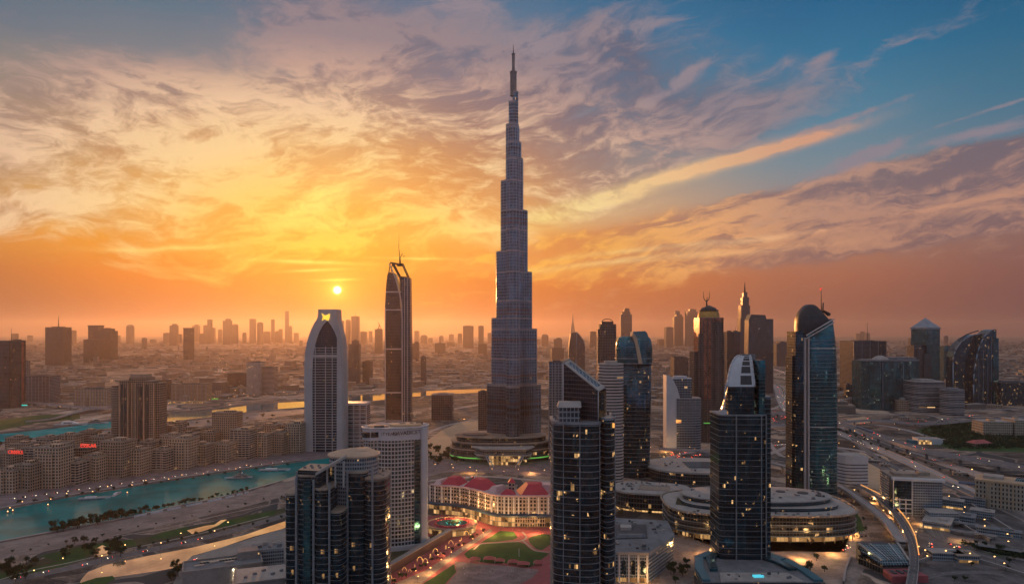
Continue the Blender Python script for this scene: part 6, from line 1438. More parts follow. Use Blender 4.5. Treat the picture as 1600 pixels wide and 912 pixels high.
def fountain():
    x, y = G(706, 817, 9); t = thing('round_fountain', 'round green pool with a red rim on a raised drum beside the red roofed hotel', 'fountain', (x, y, 0)); r_ = 31
    b = MB(); b.prism(sup(r_, r_ * .92, 2, 40), 0, 9, 0, 1); b.build('drum', ['shop_glass', 'red_paving'], t)
    e = MB(); o = sup(r_ + .5, r_ * .92 + .5, 2, 40)
    for i in range(40): a, c = o[i], o[(i + 1) % 40]; e.bar((a[0], a[1], 9), (c[0], c[1], 9), 1.3, 6)
    e.build('outer_rim', 'pale_sand', t)
    e = MB(); o = sup(21, 19, 2, 40)
    for i in range(40): a, c = o[i], o[(i + 1) % 40]; e.bar((a[0], a[1], 9.6), (c[0], c[1], 9.6), 1.3, 6)
    e.build('pool_rim', 'red_roof', t)
    w_ = MB(); w_.prism(sup(20, 18, 2, 40), 9.1, 9.5, 0, 0); w_.build('pool', 'pool_water', t)
    j = MB(); j.prism(sup(8, 6, 2, 20, 2, 0), 9.6, 10.4, 0, 0); j.build('island', 'lawn', t); l = MB()
    for k in range(10): a = k * math.pi / 5; l.obox((2 + 9 * math.cos(a), 7 * math.sin(a), 9.6), (.9, .9, .7), 0)
    l.build('pool_lights', 'teal_sign', t)
fountain()
def long_wall():
    t = thing('garden_wall', 'long straight pale topped wall running beside the glowing night street', 'wall', (0, 0, 0)); a = G(592, 905); b = G(704, 838); m = MB()
    pts = [(a[0] + (b[0] - a[0]) * k / 10, a[1] + (b[1] - a[1]) * k / 10, 0) for k in range(-3, 11)]; m.strip(pts, 5, 0, 9); m.build('wall_body', 'louvre_red', t); m = MB(); m.strip(pts, 6.4, 9, 10); m.build('coping', 'kerb', t)
long_wall()

# ------------------------------------------------------------------ bottom left warehouses
def grey_halls():
    Y = 700.0; t = thing('grey_hall', 'flat roofed grey hall with vertical lettering beside the pale winding pool', 'hall', (PX(345, Y), Y, 0), R(24)); h = 16
    poly = rect(74, 34, 2, 0); b = MB(); b.prism(poly, 0, h, 0, 1); b.build('walls', ['concrete', 'grey_roof'], t); k = MB()
    for x0, x1, y0, y1 in ((-35, 39, -17.6, -16.4), (-35, 39, 16.4, 17.6), (-35.6, -34.4, -16.3, 16.3), (38.4, 39.6, -16.3, 16.3)): k.box(x0, x1, y0, y1, h - .5, h + 1.6)
    k.build('parapet', 'concrete', t)
    for i in range(4): r = MB(); r.obox((-20 + i * 14, -2 + (i % 2) * 6, h), (9, 3.5, 1.6), .2); r.build('roof_unit', 'pale_roof', t)
    g_ = MB(); g_.box(-20, 22, 6, 9, h + .02, h + 1.4); g_.build('roof_light', 'skylight', t)
    p_ = MB(); p_.prism(rect(20, 16, 26, 10), h, h + 8, 0, 1); p_.build('roof_block', ['concrete', 'grey_roof'], t)
    for i, ch in enumerate('NISH'): text_mesh('wall_letter', ch, 3.0, 'head_light', t, (12, -17.7, h - 3 - i * 3.1), (R(90), 0, 0), .1)
    Y = 640.0; t = thing('pale_hall', 'pale low hall with dark window strips in the bottom left beside the clustered tower', 'hall', (PX(405, Y), Y, 0), R(20)); h = 22
    b = MB(); b.prism(rect(52, 44, 4, 12), 0, h, 0, 1); b.build('walls', ['concrete', 'pale_roof'], t)
    for x in (-14, 0, 14): w_ = MB(); w_.box(x - 5, x + 5, -10.5, -10, h - 8, h - 4); w_.build('window', 'glass_black', t)
    k = MB(); k.box(-22.8, 30.8, -11.2, -9.9, h, h + 1.5); k.box(-22.8, -21.4, -9.8, 35, h, h + 1.5); k.build('parapet', 'concrete', t)
    for i in range(5): r = MB(); r.obox((-12 + i * 8, 6 + (i * 7) % 20, h), (3.4, 2.4, 1.8), .3 * i); r.build('roof_unit', 'grey_roof', t)
    Y = 735.0; t = thing('plant_block', 'grey roof plant block crowded with machinery next to the clustered tower', 'building', (PX(418, Y), Y, 0), R(18)); h = 20
    b = MB(); b.prism(rect(34, 26, 0, 8), 0, h, 0, 1); b.build('walls', ['office_grey', 'grey_roof'], t)
    for i in range(7): r = MB(); r.obox((-13 + (i * 5) % 26, -1 + (i * 7) % 16, h), (3 + i % 3, 2.6, 1.6 + i % 3), .2); r.build('roof_unit', ['pale_roof', 'grey_roof'][i % 2], t)
grey_halls()

def angled_top():
    Y = 3500.0; cx = 901; t = thing('angled_top_tower', 'dark tower with a slanting chamfered top just right of the tallest spire', 'skyscraper', (PX(cx, Y), Y, 0)); X_ = lambda p: PX(p, Y) - PX(cx, Y)
    b = MB(); o = [(x, max(0, z)) for x, z in O([(888, 700), (914, 700), (914, 541), (912, 532), (901.5, 518.5), (898, 519), (892, 520), (889, 544)], Y, cx)]; elev(b, o, 0, 70, 0); b.build('body', 'glass_far', t)
    e = MB(); q = O([(914, 541), (912, 532), (907, 525), (901.5, 518.5), (900, 560), (900, 640)], Y, cx)
    for i in range(5): e.bar((q[i][0], -1.5, q[i][1]), (q[i + 1][0], -1.5, max(0, q[i + 1][1])), 2.2, 6)
    e.build('pale_edge', 'steel_fin', t)
angled_top()

# ------------------------------------------------------------------ left: canal-side flats and towers
def apartment(px_, Y, w_, d_, h, rz, label, matn, group=None, var=0):
    t = thing('apartment_block', label, 'flats', (PX(px_, Y), Y, 0), rz, group)
    b = MB(); b.prism(rect(w_, d_, 0, d_ / 2), 0, h, 0, 1)
    if var % 3 == 0: b.prism(rect(w_ * .34, 3.2, -w_ * .2, -1.6), 0, h + 3, 0, 1)
    elif var % 3 == 1: b.prism(rect(w_ * .26, 2.6, -w_ * .36, -1.3), 0, h - 6, 0, 1); b.prism(rect(w_ * .26, 2.6, w_ * .36, -1.3), 0, h - 4, 0, 1)
    else: b.prism(rect(w_ * .5, 2.4, 0, -1.2), 0, h - 8, 0, 1)
    b.build('walls', [matn, 'sand_roof'], t)
    k = MB()
    for x0, x1, y0, y1 in ((-w_ / 2 - .4, w_ / 2 + .4, -.5, .6), (-w_ / 2 - .4, w_ / 2 + .4, d_ - .6, d_ + .5), (-w_ / 2 - .4, -w_ / 2 + .6, .6, d_ - .6), (w_ / 2 - .6, w_ / 2 + .4, .6, d_ - .6)): k.box(x0, x1, y0, y1, h - .8, h + 1.3)
    k.build('parapet', 'sand_roof', t)
    p_ = MB(); p_.prism(rect(w_ * .4, d_ * .4, w_ * .1 * (var % 3 - 1), d_ * .5), h, h + 4.5, 0, 1); p_.build('roof_room', [matn, 'beige_roof'], t)
    clutter(t, (-w_ * .35, w_ * .35), (3, d_ * .35), h, 3, var + 40, (1.6, 3.6)); clutter(t, (-w_ * .35, w_ * .35), (d_ * .72, d_ - 4), h, 2, var + 90, (1.6, 3.6))
    if var % 2: q = MB(); q.prism(rect(w_ * .8, 4, 0, -3.2), 0, 4.6, 0, 0); q.build('arcade', 'sand_roof', t)
    return t
front = [(8, 771, 28, 40, 735), (35, 768, 29, 40, 726), (73, 763, 42, 40, 700), (108, 758, 27, 40, 722), (141, 752, 27, 40, 713), (174, 747, 37, 40, 689), (207, 743, 24, 40, 703), (249, 737, 25, 40, 703), (280, 733, 34, 40, 685), (310, 728, 23, 40, 695), (345, 723, 24, 40, 693), (374, 718, 33, 40, 672), (405, 714, 26, 40, 680), (431, 711, 26, 40, 676), (458, 708, 27, 40, 662)]
for i, (p, bq, w_, d_, tq) in enumerate(front):
    Y = YG(bq); h = PZ(tq, Y); nth = ['first', 'second', 'third', 'fourth', 'fifth', 'sixth', 'seventh', 'eighth', 'ninth', 'tenth', 'eleventh', 'twelfth', 'thirteenth', 'fourteenth', 'fifteenth'][i]
    apartment(p, Y, w_ * Y / F * .98, 34, h, R(-6), 'beige block of flats, %s from the left in the front row along the teal canal' % nth, ['beige_flats', 'beige_flats_b', 'beige_flats', 'beige_flats_c'][i % 4], 'flats along the canal', i)
ORDX = ['first', 'second', 'third', 'fourth', 'fifth', 'sixth', 'seventh', 'eighth', 'ninth', 'tenth', 'eleventh', 'twelfth', 'thirteenth', 'fourteenth', 'fifteenth', 'sixteenth', 'seventeenth', 'eighteenth', 'nineteenth', 'twentieth', 'twenty-first', 'twenty-second', 'twenty-third', 'twenty-fourth', 'twenty-fifth', 'twenty-sixth', 'twenty-seventh', 'twenty-eighth']
rear = [(6, 742, 30, 706), (44, 738, 28, 700), (84, 736, 34, 694), (124, 730, 30, 700), (152, 722, 26, 682), (188, 724, 26, 690), (228, 716, 22, 690), (262, 712, 30, 680), (292, 708, 26, 678), (326, 704, 24, 676), (350, 700, 44, 645), (392, 694, 28, 670), (416, 688, 30, 665), (444, 686, 30, 664), (466, 684, 20, 663), (30, 716, 34, 694), (66, 714, 26, 684), (104, 710, 30, 680), (136, 702, 26, 674), (258, 694, 26, 668), (300, 690, 28, 670), (330, 684, 22, 668), (386, 678, 28, 664), (425, 672, 24, 662), (455, 670, 26, 660), (20, 702, 26, 684), (272, 680, 24, 660)]
for i, (p, bq, w_, tq) in enumerate(rear):
    Y = YG(bq); apartment(p, Y, w_ * Y / F * .9, 30, PZ(tq, Y), R(-10 + (i * 7) % 16), 'brown beige block of flats behind the canal front row, %s of them from the left' % (ORDX[sorted(r_[0] * 100 + r_[1] for r_ in rear).index(p * 100 + bq)]), ['beige_flats_b', 'beige_flats_c', 'beige_flats', 'brown_tower', 'beige_flats_b'][i % 5], 'flats behind the canal front row', i + 1)
def brown_twin():
    Y = 1480.0; cx = 208
    t = thing('brown_stepped_tower', 'tall brown block of flats with stepped roofline standing between canal and creek', 'tower', (PX(cx, Y), Y, 0)); X_ = lambda p: PX(p, Y) - PX(cx, Y)
    b = MB()
    for l, r, q, y0, y1, e in ((169, 188, 602, 2, 34, 2.6), (186, 201, 594, 0, 40, None), (199, 226, 590, 6, 44, None), (224, 240, 596, 0, 36, None), (238, 248.5, 598, 4, 34, None)):
        P_ = sup((X_(r) - X_(l)) / 2, (y1 - y0) / 2, e, 20, (X_(l) + X_(r)) / 2, (y0 + y1) / 2) if e else [(X_(l), y0), (X_(r), y0), (X_(r), y1), (X_(l), y1)]; b.prism(P_, 0, PZ(q, Y), 0, 1)
    b.build('shafts', ['brown_tower', 'sand_roof'], t)
    s_ = MB(); P_ = sup((X_(188) - X_(169)) / 2, 16, 2.6, 20, (X_(169) + X_(188)) / 2, 18); z = 5
    while z < PZ(604, Y): s_.prism(grow(P_, .6), z - .5, z + .5, 0, 0, True); z += 5.2
    s_.build('balcony_slabs', 'sand_roof', t)
    g_ = MB()
    for l, r, q in ((189, 192.5, 600), (193.5, 197, 606), (213, 219.5, 604), (227, 232, 602)): g_.box(X_(l), X_(r), -.7 if l > 220 or l < 200 else 5.3, 0.05 if l > 220 or l < 200 else 5.95, PZ(690, Y), PZ(q, Y))
    g_.build('glass_strips', 'glass_navy', t)
    w_ = MB()
    for l in (186.3, 199.2, 203, 208.5, 224, 240): w_.box(X_(l), X_(l + 1.4), -1.6 if not 202 < l < 210 else 4.0, 0 if not 202 < l < 210 else 5.9, 0, PZ(598, Y))
    w_.build('pilasters', 'beige_roof', t)
    c = MB(); c.box(X_(200), X_(224), 10, 34, PZ(590, Y), PZ(585, Y)); c.box(X_(176), X_(240), 8, 30, PZ(597, Y), PZ(594, Y)); c.build('roof_rooms', 'sand_roof', t)
    l = MB(); l.box(X_(168), X_(250), -8, 44, 0, PZ(690, Y)); l.build('podium', ['brown_tower'], t)
brown_twin()
simple_tower('dark_edge_tower', 'dark tower with red side at the left edge of the picture', -14, 14, 534, 2250, 'glass_far', mast=(.3, 46), side=(.5, .62, .98))
simple_tower('dark_slab_tower', 'dark slab with a red edge, second tower from the left edge', 14, 30, 532, 2330, 'ribbed_dark', mast=None)
def red_edge():
    Y = 2330.0; t = thing('red_edge_strip', 'tall red bronze strip on the side of the dark slab at left', 'light strip', (PX(30.6, Y), Y, 0)); m = MB(); m.box(-1.4, 1.4, -1, 20, 4, PZ(534, Y)); m.build('strip_panel', 'bronze_glass', t)  # reddish bronze panel up the edge of the slab
red_edge()
simple_tower('pale_grid_tower', 'slim pale gridded tower right of the red edged slab', 31, 41, 564, 2800, 'white_slabs')
simple_tower('square_window_block', 'broad grey block with a dense grid of square windows at far left', 28, 77, 588, 2430, 'grid_blue', depth=60, fins=9)
simple_tower('ribbed_court_block', 'wide sandy block with vertical ribs beyond the creek bridge', 116, 167, 607, 2330, 'beige_flats', depth=50, fins=10)
simple_tower('flat_wide_block', 'wide sandy office with tall ribs beyond the creek, left of the road', 268, 322, 600, 2500, 'beige_flats_b', depth=50, fins=8)
simple_tower('small_grey_block', 'small grey block right of the wide sandy office', 248, 262, 594, 2560, 'ribbed_dark')
simple_tower('lit_brown_block', 'brown block with lit base beside the winding lit road', 355, 386, 583, 3000, 'bronze_dark', depth=50)
simple_tower('white_flats_tower', 'pale gridded block of flats left of the sail tower', 385, 407, 566, 2700, 'hotel_grid')
simple_tower('white_flats_low', 'lower pale block joined right of the gridded flats', 408, 428, 574, 2720, 'striped_warm')
simple_tower('split_face_block', 'square block with a pale central stripe beyond the avenue left of the spire', 674, 707, 617, 1950, 'ribbed_dark', 'grey_roof', side=(-.12, .14, .99))

# ------------------------------------------------------------------ far skyline
far = [  # left, right, top, distance, variant
 (78,105,511,4900,'m'),(135,152,530,5100,''),(142,158,508,5400,'f'),(154,178,513,5200,'s'),(107,117,516,9500,''),(198,209,507,9000,'r'),(222,229,527,7000,'r'),(257,266,520,9500,''),(267,277,506,8000,'s'),(278,284,522,9000,''),
 (289,301,512,5200,'f'),(302,311,507,11000,'s'),(313,322,521,9000,''),(319,326,508,9600,''),(325,331,499,9000,''),(331,336,512,9600,''),(341,347,514,10500,'r'),(350,361,498,8600,'s'),(363,372,506,9200,'r'),(379,385,519,9500,'r'),(391,399,498,9800,''),(402,411,503,8600,'r'),
 (412,422,518,9500,''),(424,429,499,10500,''),(430,436,517,9800,'s'),(436,441,514,9600,''),(446,451,486,10500,''),(451,456,509,10000,'s'),(460,466,520,10500,''),(468,473,532,7800,''),(530,538,500,8400,'r'),(540,548,499,8200,'r'),(550,561,494,8000,'m'),(564,573,518,9000,''),(576,582,517,10500,''),
 (546,562,532,3150,'s'),(568,581,564,3200,''),(586,598,514,6200,'c'),(645,655,534,5200,'s'),(648,655,517,10500,''),(657,668,523,8800,'r'),(657,666,557,3250,''),(680,696,536,6200,'m2'),(686,693,524,9800,'r'),(699,710,534,7800,''),(715,722,521,9200,''),(723,740,509,7300,''),(747.5,756,509,7600,''),(747,761,537,5900,''),(669,676,528,9900,''),(702,709,522,11000,''),
 (628,636,540,6500,''),(638,643,530,9000,''),(762,768,520,9500,''),
 (846,857,522,7800,'r'),(860,880,543,5300,''),(865,878,528,6600,'s'),(921,932,518,7000,''),(969,987,491,5900,''),(971,984,482,5950,'s'),(1039,1051,511,7600,''),(1052,1066,491,7900,'s'),(1054,1062,486,7950,''),(1072,1088,483,7800,'s'),(1050,1073,558,3500,'c2'),(1086,1093,520,6500,''),(1133,1145,518,3000,''),(1143,1155,518,3050,'m'),
 (1028,1038,530,8000,''),(838,845,530,9000,''),(934,940,526,9000,''),(1210,1230,534,4800,'s'),(1240,1246,527,9000,''),(1337,1343,521,11500,''),(1345,1350,518,12000,''),(1352,1358,520,11800,''),(1475,1481,524,8500,'r'),(1493,1500,534,6000,''),(1326,1334,560,2900,''),(1420,1428,528,7500,''),(1484,1490,536,7000,''),(1320,1330,600,2500,''),(90,97,528,11000,''),(20,27,521,9000,''),(44,50,524,11000,''),(180,187,524,9800,''),(236,243,530,10000,'')]
far.sort()
marks = [(0, 130, 'left of the twin dark towers at far left'), (130, 260, 'between the far left towers and the sandy plain'), (260, 345, 'left of the sail tower, above the winding road'), (345, 475, 'just left of the sail tower'), (475, 645, 'around the slender mast tower'), (645, 775, 'between the mast tower and the tallest spire'), (775, 940, 'just right of the tallest spire'), (940, 1092, 'left of the bronze domed tower'), (1092, 1320, 'between the domed tower and helmet tower'), (1320, 1620, 'on the right hand skyline')]
cnt = {}
ORD = ['first', 'second', 'third', 'fourth', 'fifth', 'sixth', 'seventh', 'eighth', 'ninth', 'tenth', 'eleventh', 'twelfth', 'thirteenth', 'fourteenth', 'fifteenth', 'sixteenth', 'seventeenth', 'eighteenth']
for i, (l, r, q, Y, v) in enumerate(far):
    Y0_ = Y; Y = Y * (1.0 + max(0.0, min(1.0, (Y - 4500) / 3500.0)) * 0.55)
    cx = (l + r) / 2; mk = [m[2] for m in marks if m[0] <= cx < m[1]][0]; cnt[mk] = cnt.get(mk, 0) + 1
    dist = 'dark' if Y0_ < 5600 else ('grey' if Y0_ < 8200 else 'pale')
    t = thing('distant_tower', '%s hazy tower, %s from the left %s' % (dist, ORD[cnt[mk] - 1], mk), 'tower', (PX(cx, Y), Y, 0), 0, 'distant towers on the skyline')
    w_ = (r - l) * Y / F; h = PZ(q, Y); d = w_ * .9; b = MB(); rf = MB(); matn = 'glass_far' if i % 3 else 'ribbed_dark'
    if v == 'r': b.prism(sup(w_ / 2, d / 2, 3, 16), 0, h - w_ * .3, 0, 1); rf.loft([ringz(sup(w_ / 2, d / 2, 3, 16), h - w_ * .3), ringz(sup(w_ * .4, d * .4, 3, 16), h - w_ * .1), ringz(sup(w_ * .2, d * .2, 3, 16), h)], 0, 0)
    elif v == 's': b.prism(rect(w_, d), 0, h * .93, 0, 1); b.prism(rect(w_ * .62, d * .62, w_ * .1), h * .93, h, 0, 1); rf.prism(rect(w_ * .3, d * .3, w_ * .1), h, h + 5, 0, 0)
    elif v == 'a': b.prism(rect(w_, d), 0, 0, 0, 1, ztop=lambda x, y: h - abs(x + w_ * .1) * .9); rf.box(-w_ * .5, -w_ * .46, -d * .5, d * .5, 0, h - w_ * .4)
    elif v == 'f': b.prism(rect(w_, d), 0, h - 8, 0, 1); rf.prism(rect(w_ * 1.08, d * 1.08), h - 8, h, 0, 0)
    else: b.prism(rotp(rect(w_ * .96, d), R((i * 37) % 20 - 10)), 0, h, 0, 1); rf.prism(rect(w_ * .5, d * .5), h, h + 5, 0, 0)
    if v in ('m', 'm2'): rf.bar((0, 0, h), (0, 0, h + w_ * .65), w_ * .035, 6, 0, w_ * .01)
    if v == 'c': rf.bar((-w_ * .1, 0, h), (w_ * .1, 0, h + w_ * .6), w_ * .06, 6); rf.bar((w_ * .35, 0, h), (-w_ * .1, 0, h + w_ * .9), w_ * .04, 6)
    if v == 'c2': rf.prism(sup(w_ * .5, d * .5, 2, 20), h, h + 5, 0, 0)
    b.build('body', [matn, 'dark_roof'], t); rf.build('roof', 'dark_roof', t)
def far_cone():
    Y = 14000.0; t = thing('needle_far_tower', 'pale needle shaped tower far in the haze just right of the tallest spire', 'tower', (PX(895, Y), Y, 0)); n = 12
    b = MB(); b.loft([ringz(sup(66, 66, 2, n), 0), ringz(sup(60, 60, 2, n), PZ(525, Y)), ringz(sup(36, 36, 2, n), PZ(512, Y)), ringz(sup(14, 14, 2, n), PZ(502, Y)), ringz(sup(2, 2, 2, n), PZ(489, Y))], 0, 0); b.build('body', 'glass_far', t)
far_cone()

# ------------------------------------------------------------------ the low city: the nearest blocks one by one, the rest one carpet
RX = lambda X_, Y_: 800 + X_ / Y_ * F
RY = lambda Y_: HOR + CAM_H * F / Y_
NOGO = [CANAL, CREEK_A, [(-100, 655), (250, 632), (480, 610), (780, 600), (780, 630), (480, 672), (250, 700), (-100, 725)], [(140, 700), (160, 575), (255, 575), (262, 700)], [(0, 760), (0, 692), (480, 645), (480, 770)], [(-100, 1000), (-100, 700), (480, 640), (560, 640), (560, 1000)], [(560, 1000), (560, 690), (660, 668), (880, 650), (1330, 700), (1640, 780), (1640, 1000)],
        [(1170, 556), (1250, 575), (1262, 640), (1400, 665), (1640, 740), (1640, 800), (1180, 720), (1180, 600)], [(1420, 655), (1640, 648), (1640, 710), (1440, 702)], [(640, 622), (760, 616), (760, 655), (640, 680)]]
occ = []
def free(px_, py_): return not any(inpoly(px_, py_, q) for q in NOGO)
rl = random.Random(11); low = []; protos = []
def low_mesh(v):
    b = MB(); r = MB()
    if v == 0: b.prism(rect(1, .7), 0, 1, 0, 1); r.prism(rect(.3, .25, .2, .1), 1, 1.18, 0, 0)
    elif v == 1: b.prism([(-.5, -.4), (.5, -.4), (.5, .1), (.1, .1), (.1, .4), (-.5, .4)], 0, 1, 0, 1); r.prism(rect(.25, .2, -.2, -.1), 1, 1.2, 0, 0)
    elif v == 2: b.prism(rect(1, .35, 0, -.3), 0, 1, 0, 1); b.prism(rect(.35, .55, -.32, .16), 0, .8, 0, 1); r.prism(rect(.5, .14, 0, -.3), 1, 1.15, 0, 0)
    elif v == 3: b.prism(rect(1, 1), 0, .7, 0, 1); b.prism(rect(.5, .5), .7, 1, 0, 1); r.prism(rect(.2, .2), 1, 1.15, 0, 0)
    else: b.prism(rect(1.4, .4), 0, 1, 0, 1); r.prism(rect(.9, .12), 1, 1.1, 0, 0)
    return b, r
def low_scale(mb, sx, sy, sz):
    o = MB(); o.v = [(x * sx, y * sy, z * sz) for x, y, z in mb.v]; o.f = mb.f; o.uv = [[(u * (sx if abs(u) < 9 else 1), w_ * sz) for u, w_ in q] for q in mb.uv]; o.m = mb.m; o.sm = mb.sm; return o
protos = []
for v in range(5):
    for k in range(3):
        sx = [34, 52, 80][k]; sz = [11, 17, 26][(k + v) % 3]; b, r = low_mesh(v)
        protos.append((low_scale(b, sx, sx * .8, sz).build('walls', [['low_wall', 'beige_flats_b', 'wall_far'][k], 'sand_roof']), low_scale(r, sx, sx * .8, sz).build('roof_room', 'pale_roof')))
n = 0; tries = 0
for p_, q_ in ((1180, 572), (1215, 566), (1262, 585), (1330, 640), (1350, 634), (1378, 645), (1410, 652), (1440, 650), (1500, 648), (1560, 645), (1330, 678), (1352, 690), (1420, 735), (1462, 742), (1500, 746)): occ.append(G(p_, q_))
KL = {'near': 0}
while n < 285 and tries < 6000:
    tries += 1; q = rl.uniform(556, 700) if rl.random() < .8 else rl.uniform(548, 620); p = rl.uniform(-40, 1640)
    if rl.random() < .35: q = rl.uniform(556, 600)
    if not free(p, q): continue
    X_, Y_ = G(p, q)
    if any(abs(X_ - a) < 46 and abs(Y_ - b) < 60 for a, b in occ): continue
    occ.append((X_, Y_)); pr = protos[rl.randrange(15)]
    side = 'left of the sail tower' if p < 475 else ('between the sail tower and the spire' if p < 770 else ('right of the tallest spire' if p < 1160 else 'right of the helmet topped tower'))
    t = thing('low_building', 'low sandy flat roofed building in the hazy plain, %s' % side, 'building', (X_, Y_, 0), rl.uniform(-.5, .5), 'low buildings of the plain %s' % side)
    sz = rl.uniform(.7, 1.5)
    for k, src in enumerate(pr):
        c = bpy.data.objects.new(src.name.split('.')[0], src.data); col.objects.link(c); c.parent = t
    t.scale = (rl.uniform(.8, 1.2), rl.uniform(.8, 1.2), sz); n += 1
for a, b in protos: bpy.data.objects.remove(a); bpy.data.objects.remove(b)
def carpet():
    m = MB(); r = random.Random(5)
    k = 0
    while k < 9000:
        Y = 2600 + (r.random() ** 1.5) * 15500; p = r.uniform(-60, 1660); q = RY(Y)
        if not free(p, q): k += .25; continue
        cl = math.sin(Y * .0021 + p * .006) + math.sin(Y * .0007 - p * .013 + 1.3) + r.uniform(-1.2, 1.2)
        if cl < -.3: k += .2; continue
        X_ = PX(p, Y); w_ = r.uniform(16, 70); h = r.choice((7, 9, 12, 14, 18, 25)) * (2.2 if r.random() < .06 else 1)
        m.obox((X_, Y, 0), (w_, w_ * r.uniform(.35, 1), h), r.uniform(-.6, .6), r.randrange(3), 3 if r.random() < .6 else 4); k += 1
    tag(m.build('distant_city', ['low_wall', 'beige_flats_b', 'wall_far', 'sand_roof', 'pale_roof']), 'endless carpet of low buildings fading into the haze', 'city', None, 'stuff')
carpet()

# ------------------------------------------------------------------ bridges, flyovers, metro
def viaduct(name, label, pts, wdt, z, matn='road_four', piers=40, thick=2.2, rail=True, cat='bridge', zs=None):
    """pts: photo bearings of the deck axis, z deck height"""
    q = [(*G(p[0], p[1], z if zs is None else zs[i]), z if zs is None else zs[i]) for i, p in enumerate(pts)]; q = smooth_line(q, 8)
    t = thing(name, label, cat, (0, 0, 0)); m = MB(); m.strip(q, wdt, -thick, -.02); m.build('deck', 'deck_edge', t); m = MB(); m.strip(q, wdt - 1.2, .0, .0); m.build('roadway', matn, t)
    if rail:
        for s_ in (-1, 1):
            o = []
            for i, p in enumerate(q):
                a = q[max(0, i - 1)]; b = q[min(len(q) - 1, i + 1)]; dx, dy = b[0] - a[0], b[1] - a[1]; l = math.hypot(dx, dy); o.append((p[0] - dy / l * s_ * (wdt / 2 - .3), p[1] + dx / l * s_ * (wdt / 2 - .3), p[2]))
            m = MB(); m.strip(o, .55, -.1, 1.2); m.build('parapet', 'deck_edge', t)
    d = 0
    for i in range(1, len(q)):
        d += math.hypot(q[i][0] - q[i - 1][0], q[i][1] - q[i - 1][1])
        if d > piers and q[i][2] > 4: d = 0; m = MB(); m.prism(sup(wdt * .13, 1.8, 3, 12, q[i][0], q[i][1]), 0, q[i][2] - thick, 0, 0); m.prism(sup(wdt * .36, 2.2, 3, 12, q[i][0], q[i][1]), q[i][2] - thick - 1.8, q[i][2] - thick, 0, 0); m.build('pier', 'concrete', t)
    return t, q
VA, qA = viaduct('motorway_flyover', 'long grey flyover on piers running to the right edge above the tracks', [(1180, 640), (1250, 648), (1320, 662), (1380, 682), (1440, 701), (1500, 712), (1560, 722), (1640, 738)], 24, 18, 'road_four', 60, 5.0)
viaduct('cross_flyover', 'flyover crossing behind the helmet topped tower towards the dark park', [(1160, 664), (1230, 663), (1300, 660), (1370, 656), (1450, 662), (1520, 656), (1640, 650)], 16, 10, 'road_four', 50)
viaduct('metro_viaduct', 'pale curved metro viaduct sweeping down round the glass station at lower right', [(1030, 700), (1120, 706), (1205, 722), (1270, 742), (1315, 760), (1350, 784), (1384, 812), (1410, 846)], 12, 12, 'road_pale', 38, 2.4)
viaduct('curved_flyover', 'second curved flyover outside the metro viaduct with orange lit edge', [(1318, 752), (1345, 762), (1375, 780), (1402, 806), (1420, 836), (1428, 868), (1424, 912), (1412, 960)], 9, 8, 'road_two', 34, 1.8)
viaduct('creek_bridge', 'long low road bridge crossing the creek at far left', [(-60, 622), (0, 626), (60, 629), (110, 634), (169, 638), (250, 640)], 18, 12, 'road_four', 60, 2.6)
viaduct('creek_bridge_ramp', 'sloping ramp joining the creek bridge above the moored white yacht', [(40, 658), (80, 654), (110, 646), (140, 638), (180, 633)], 12, 10, 'road_pale', 50, 2.0, zs=(2, 5, 8, 11, 12))
viaduct('plain_flyover', 'curved flyover in the hazy plain left of the sail tower', [(345, 596), (365, 606), (400, 612), (440, 612), (480, 610)], 20, 12, 'road_four', 60)
def lit_edge():
    t = thing('lit_guard_rail', 'glowing orange rail along the outer curved flyover', 'rail', (0, 0, 0)); q = smooth_line([(*G(p, r, 9.6), 9.6) for p, r in ((1345, 757), (1378, 774), (1408, 800), (1428, 832), (1436, 866))], 8); m = MB(); m.strip(q, .7, 0, .9); m.build('rail_strip', 'warm_strip', t)
lit_edge()
def quay_wall(name, label, pts, z=2.6, w_=3.4):
    q = smooth_line([(*G(*p), 0.0) for p in pts], 8); t = thing(name, label, 'quay wall', (0, 0, 0)); m = MB(); m.strip(q, w_, 0, z); m.build('stone_edge', 'quay', t); m = MB(); m.strip(q, w_ + .6, z, z + .4); m.build('coping', 'pale_roof', t)
quay_wall('quay_wall', 'stone quay edging the flats side of the teal canal', [(-60, 810.5), (0, 796), (60, 785), (122, 773), (193, 762), (298, 745), (400, 730), (470, 720)])
quay_wall('quay_wall', 'low bank wall on the park side of the teal canal', [(-60, 860), (0, 847), (81, 832), (211, 807), (280, 791), (356, 775), (440, 752)], 1.6)
quay_wall('quay_wall', 'quay on the near side of the far creek', [(-60, 701), (0, 692), (58, 685), (130, 676), (250, 661), (315, 654), (400, 643), (475, 637)], 2.2)
quay_wall('quay_wall', 'quay on the city side of the far creek', [(-60, 684), (0, 676.5), (86, 667.5), (169, 656.5), (250, 645.5), (323, 640), (400, 630), (475, 625)], 3.2)
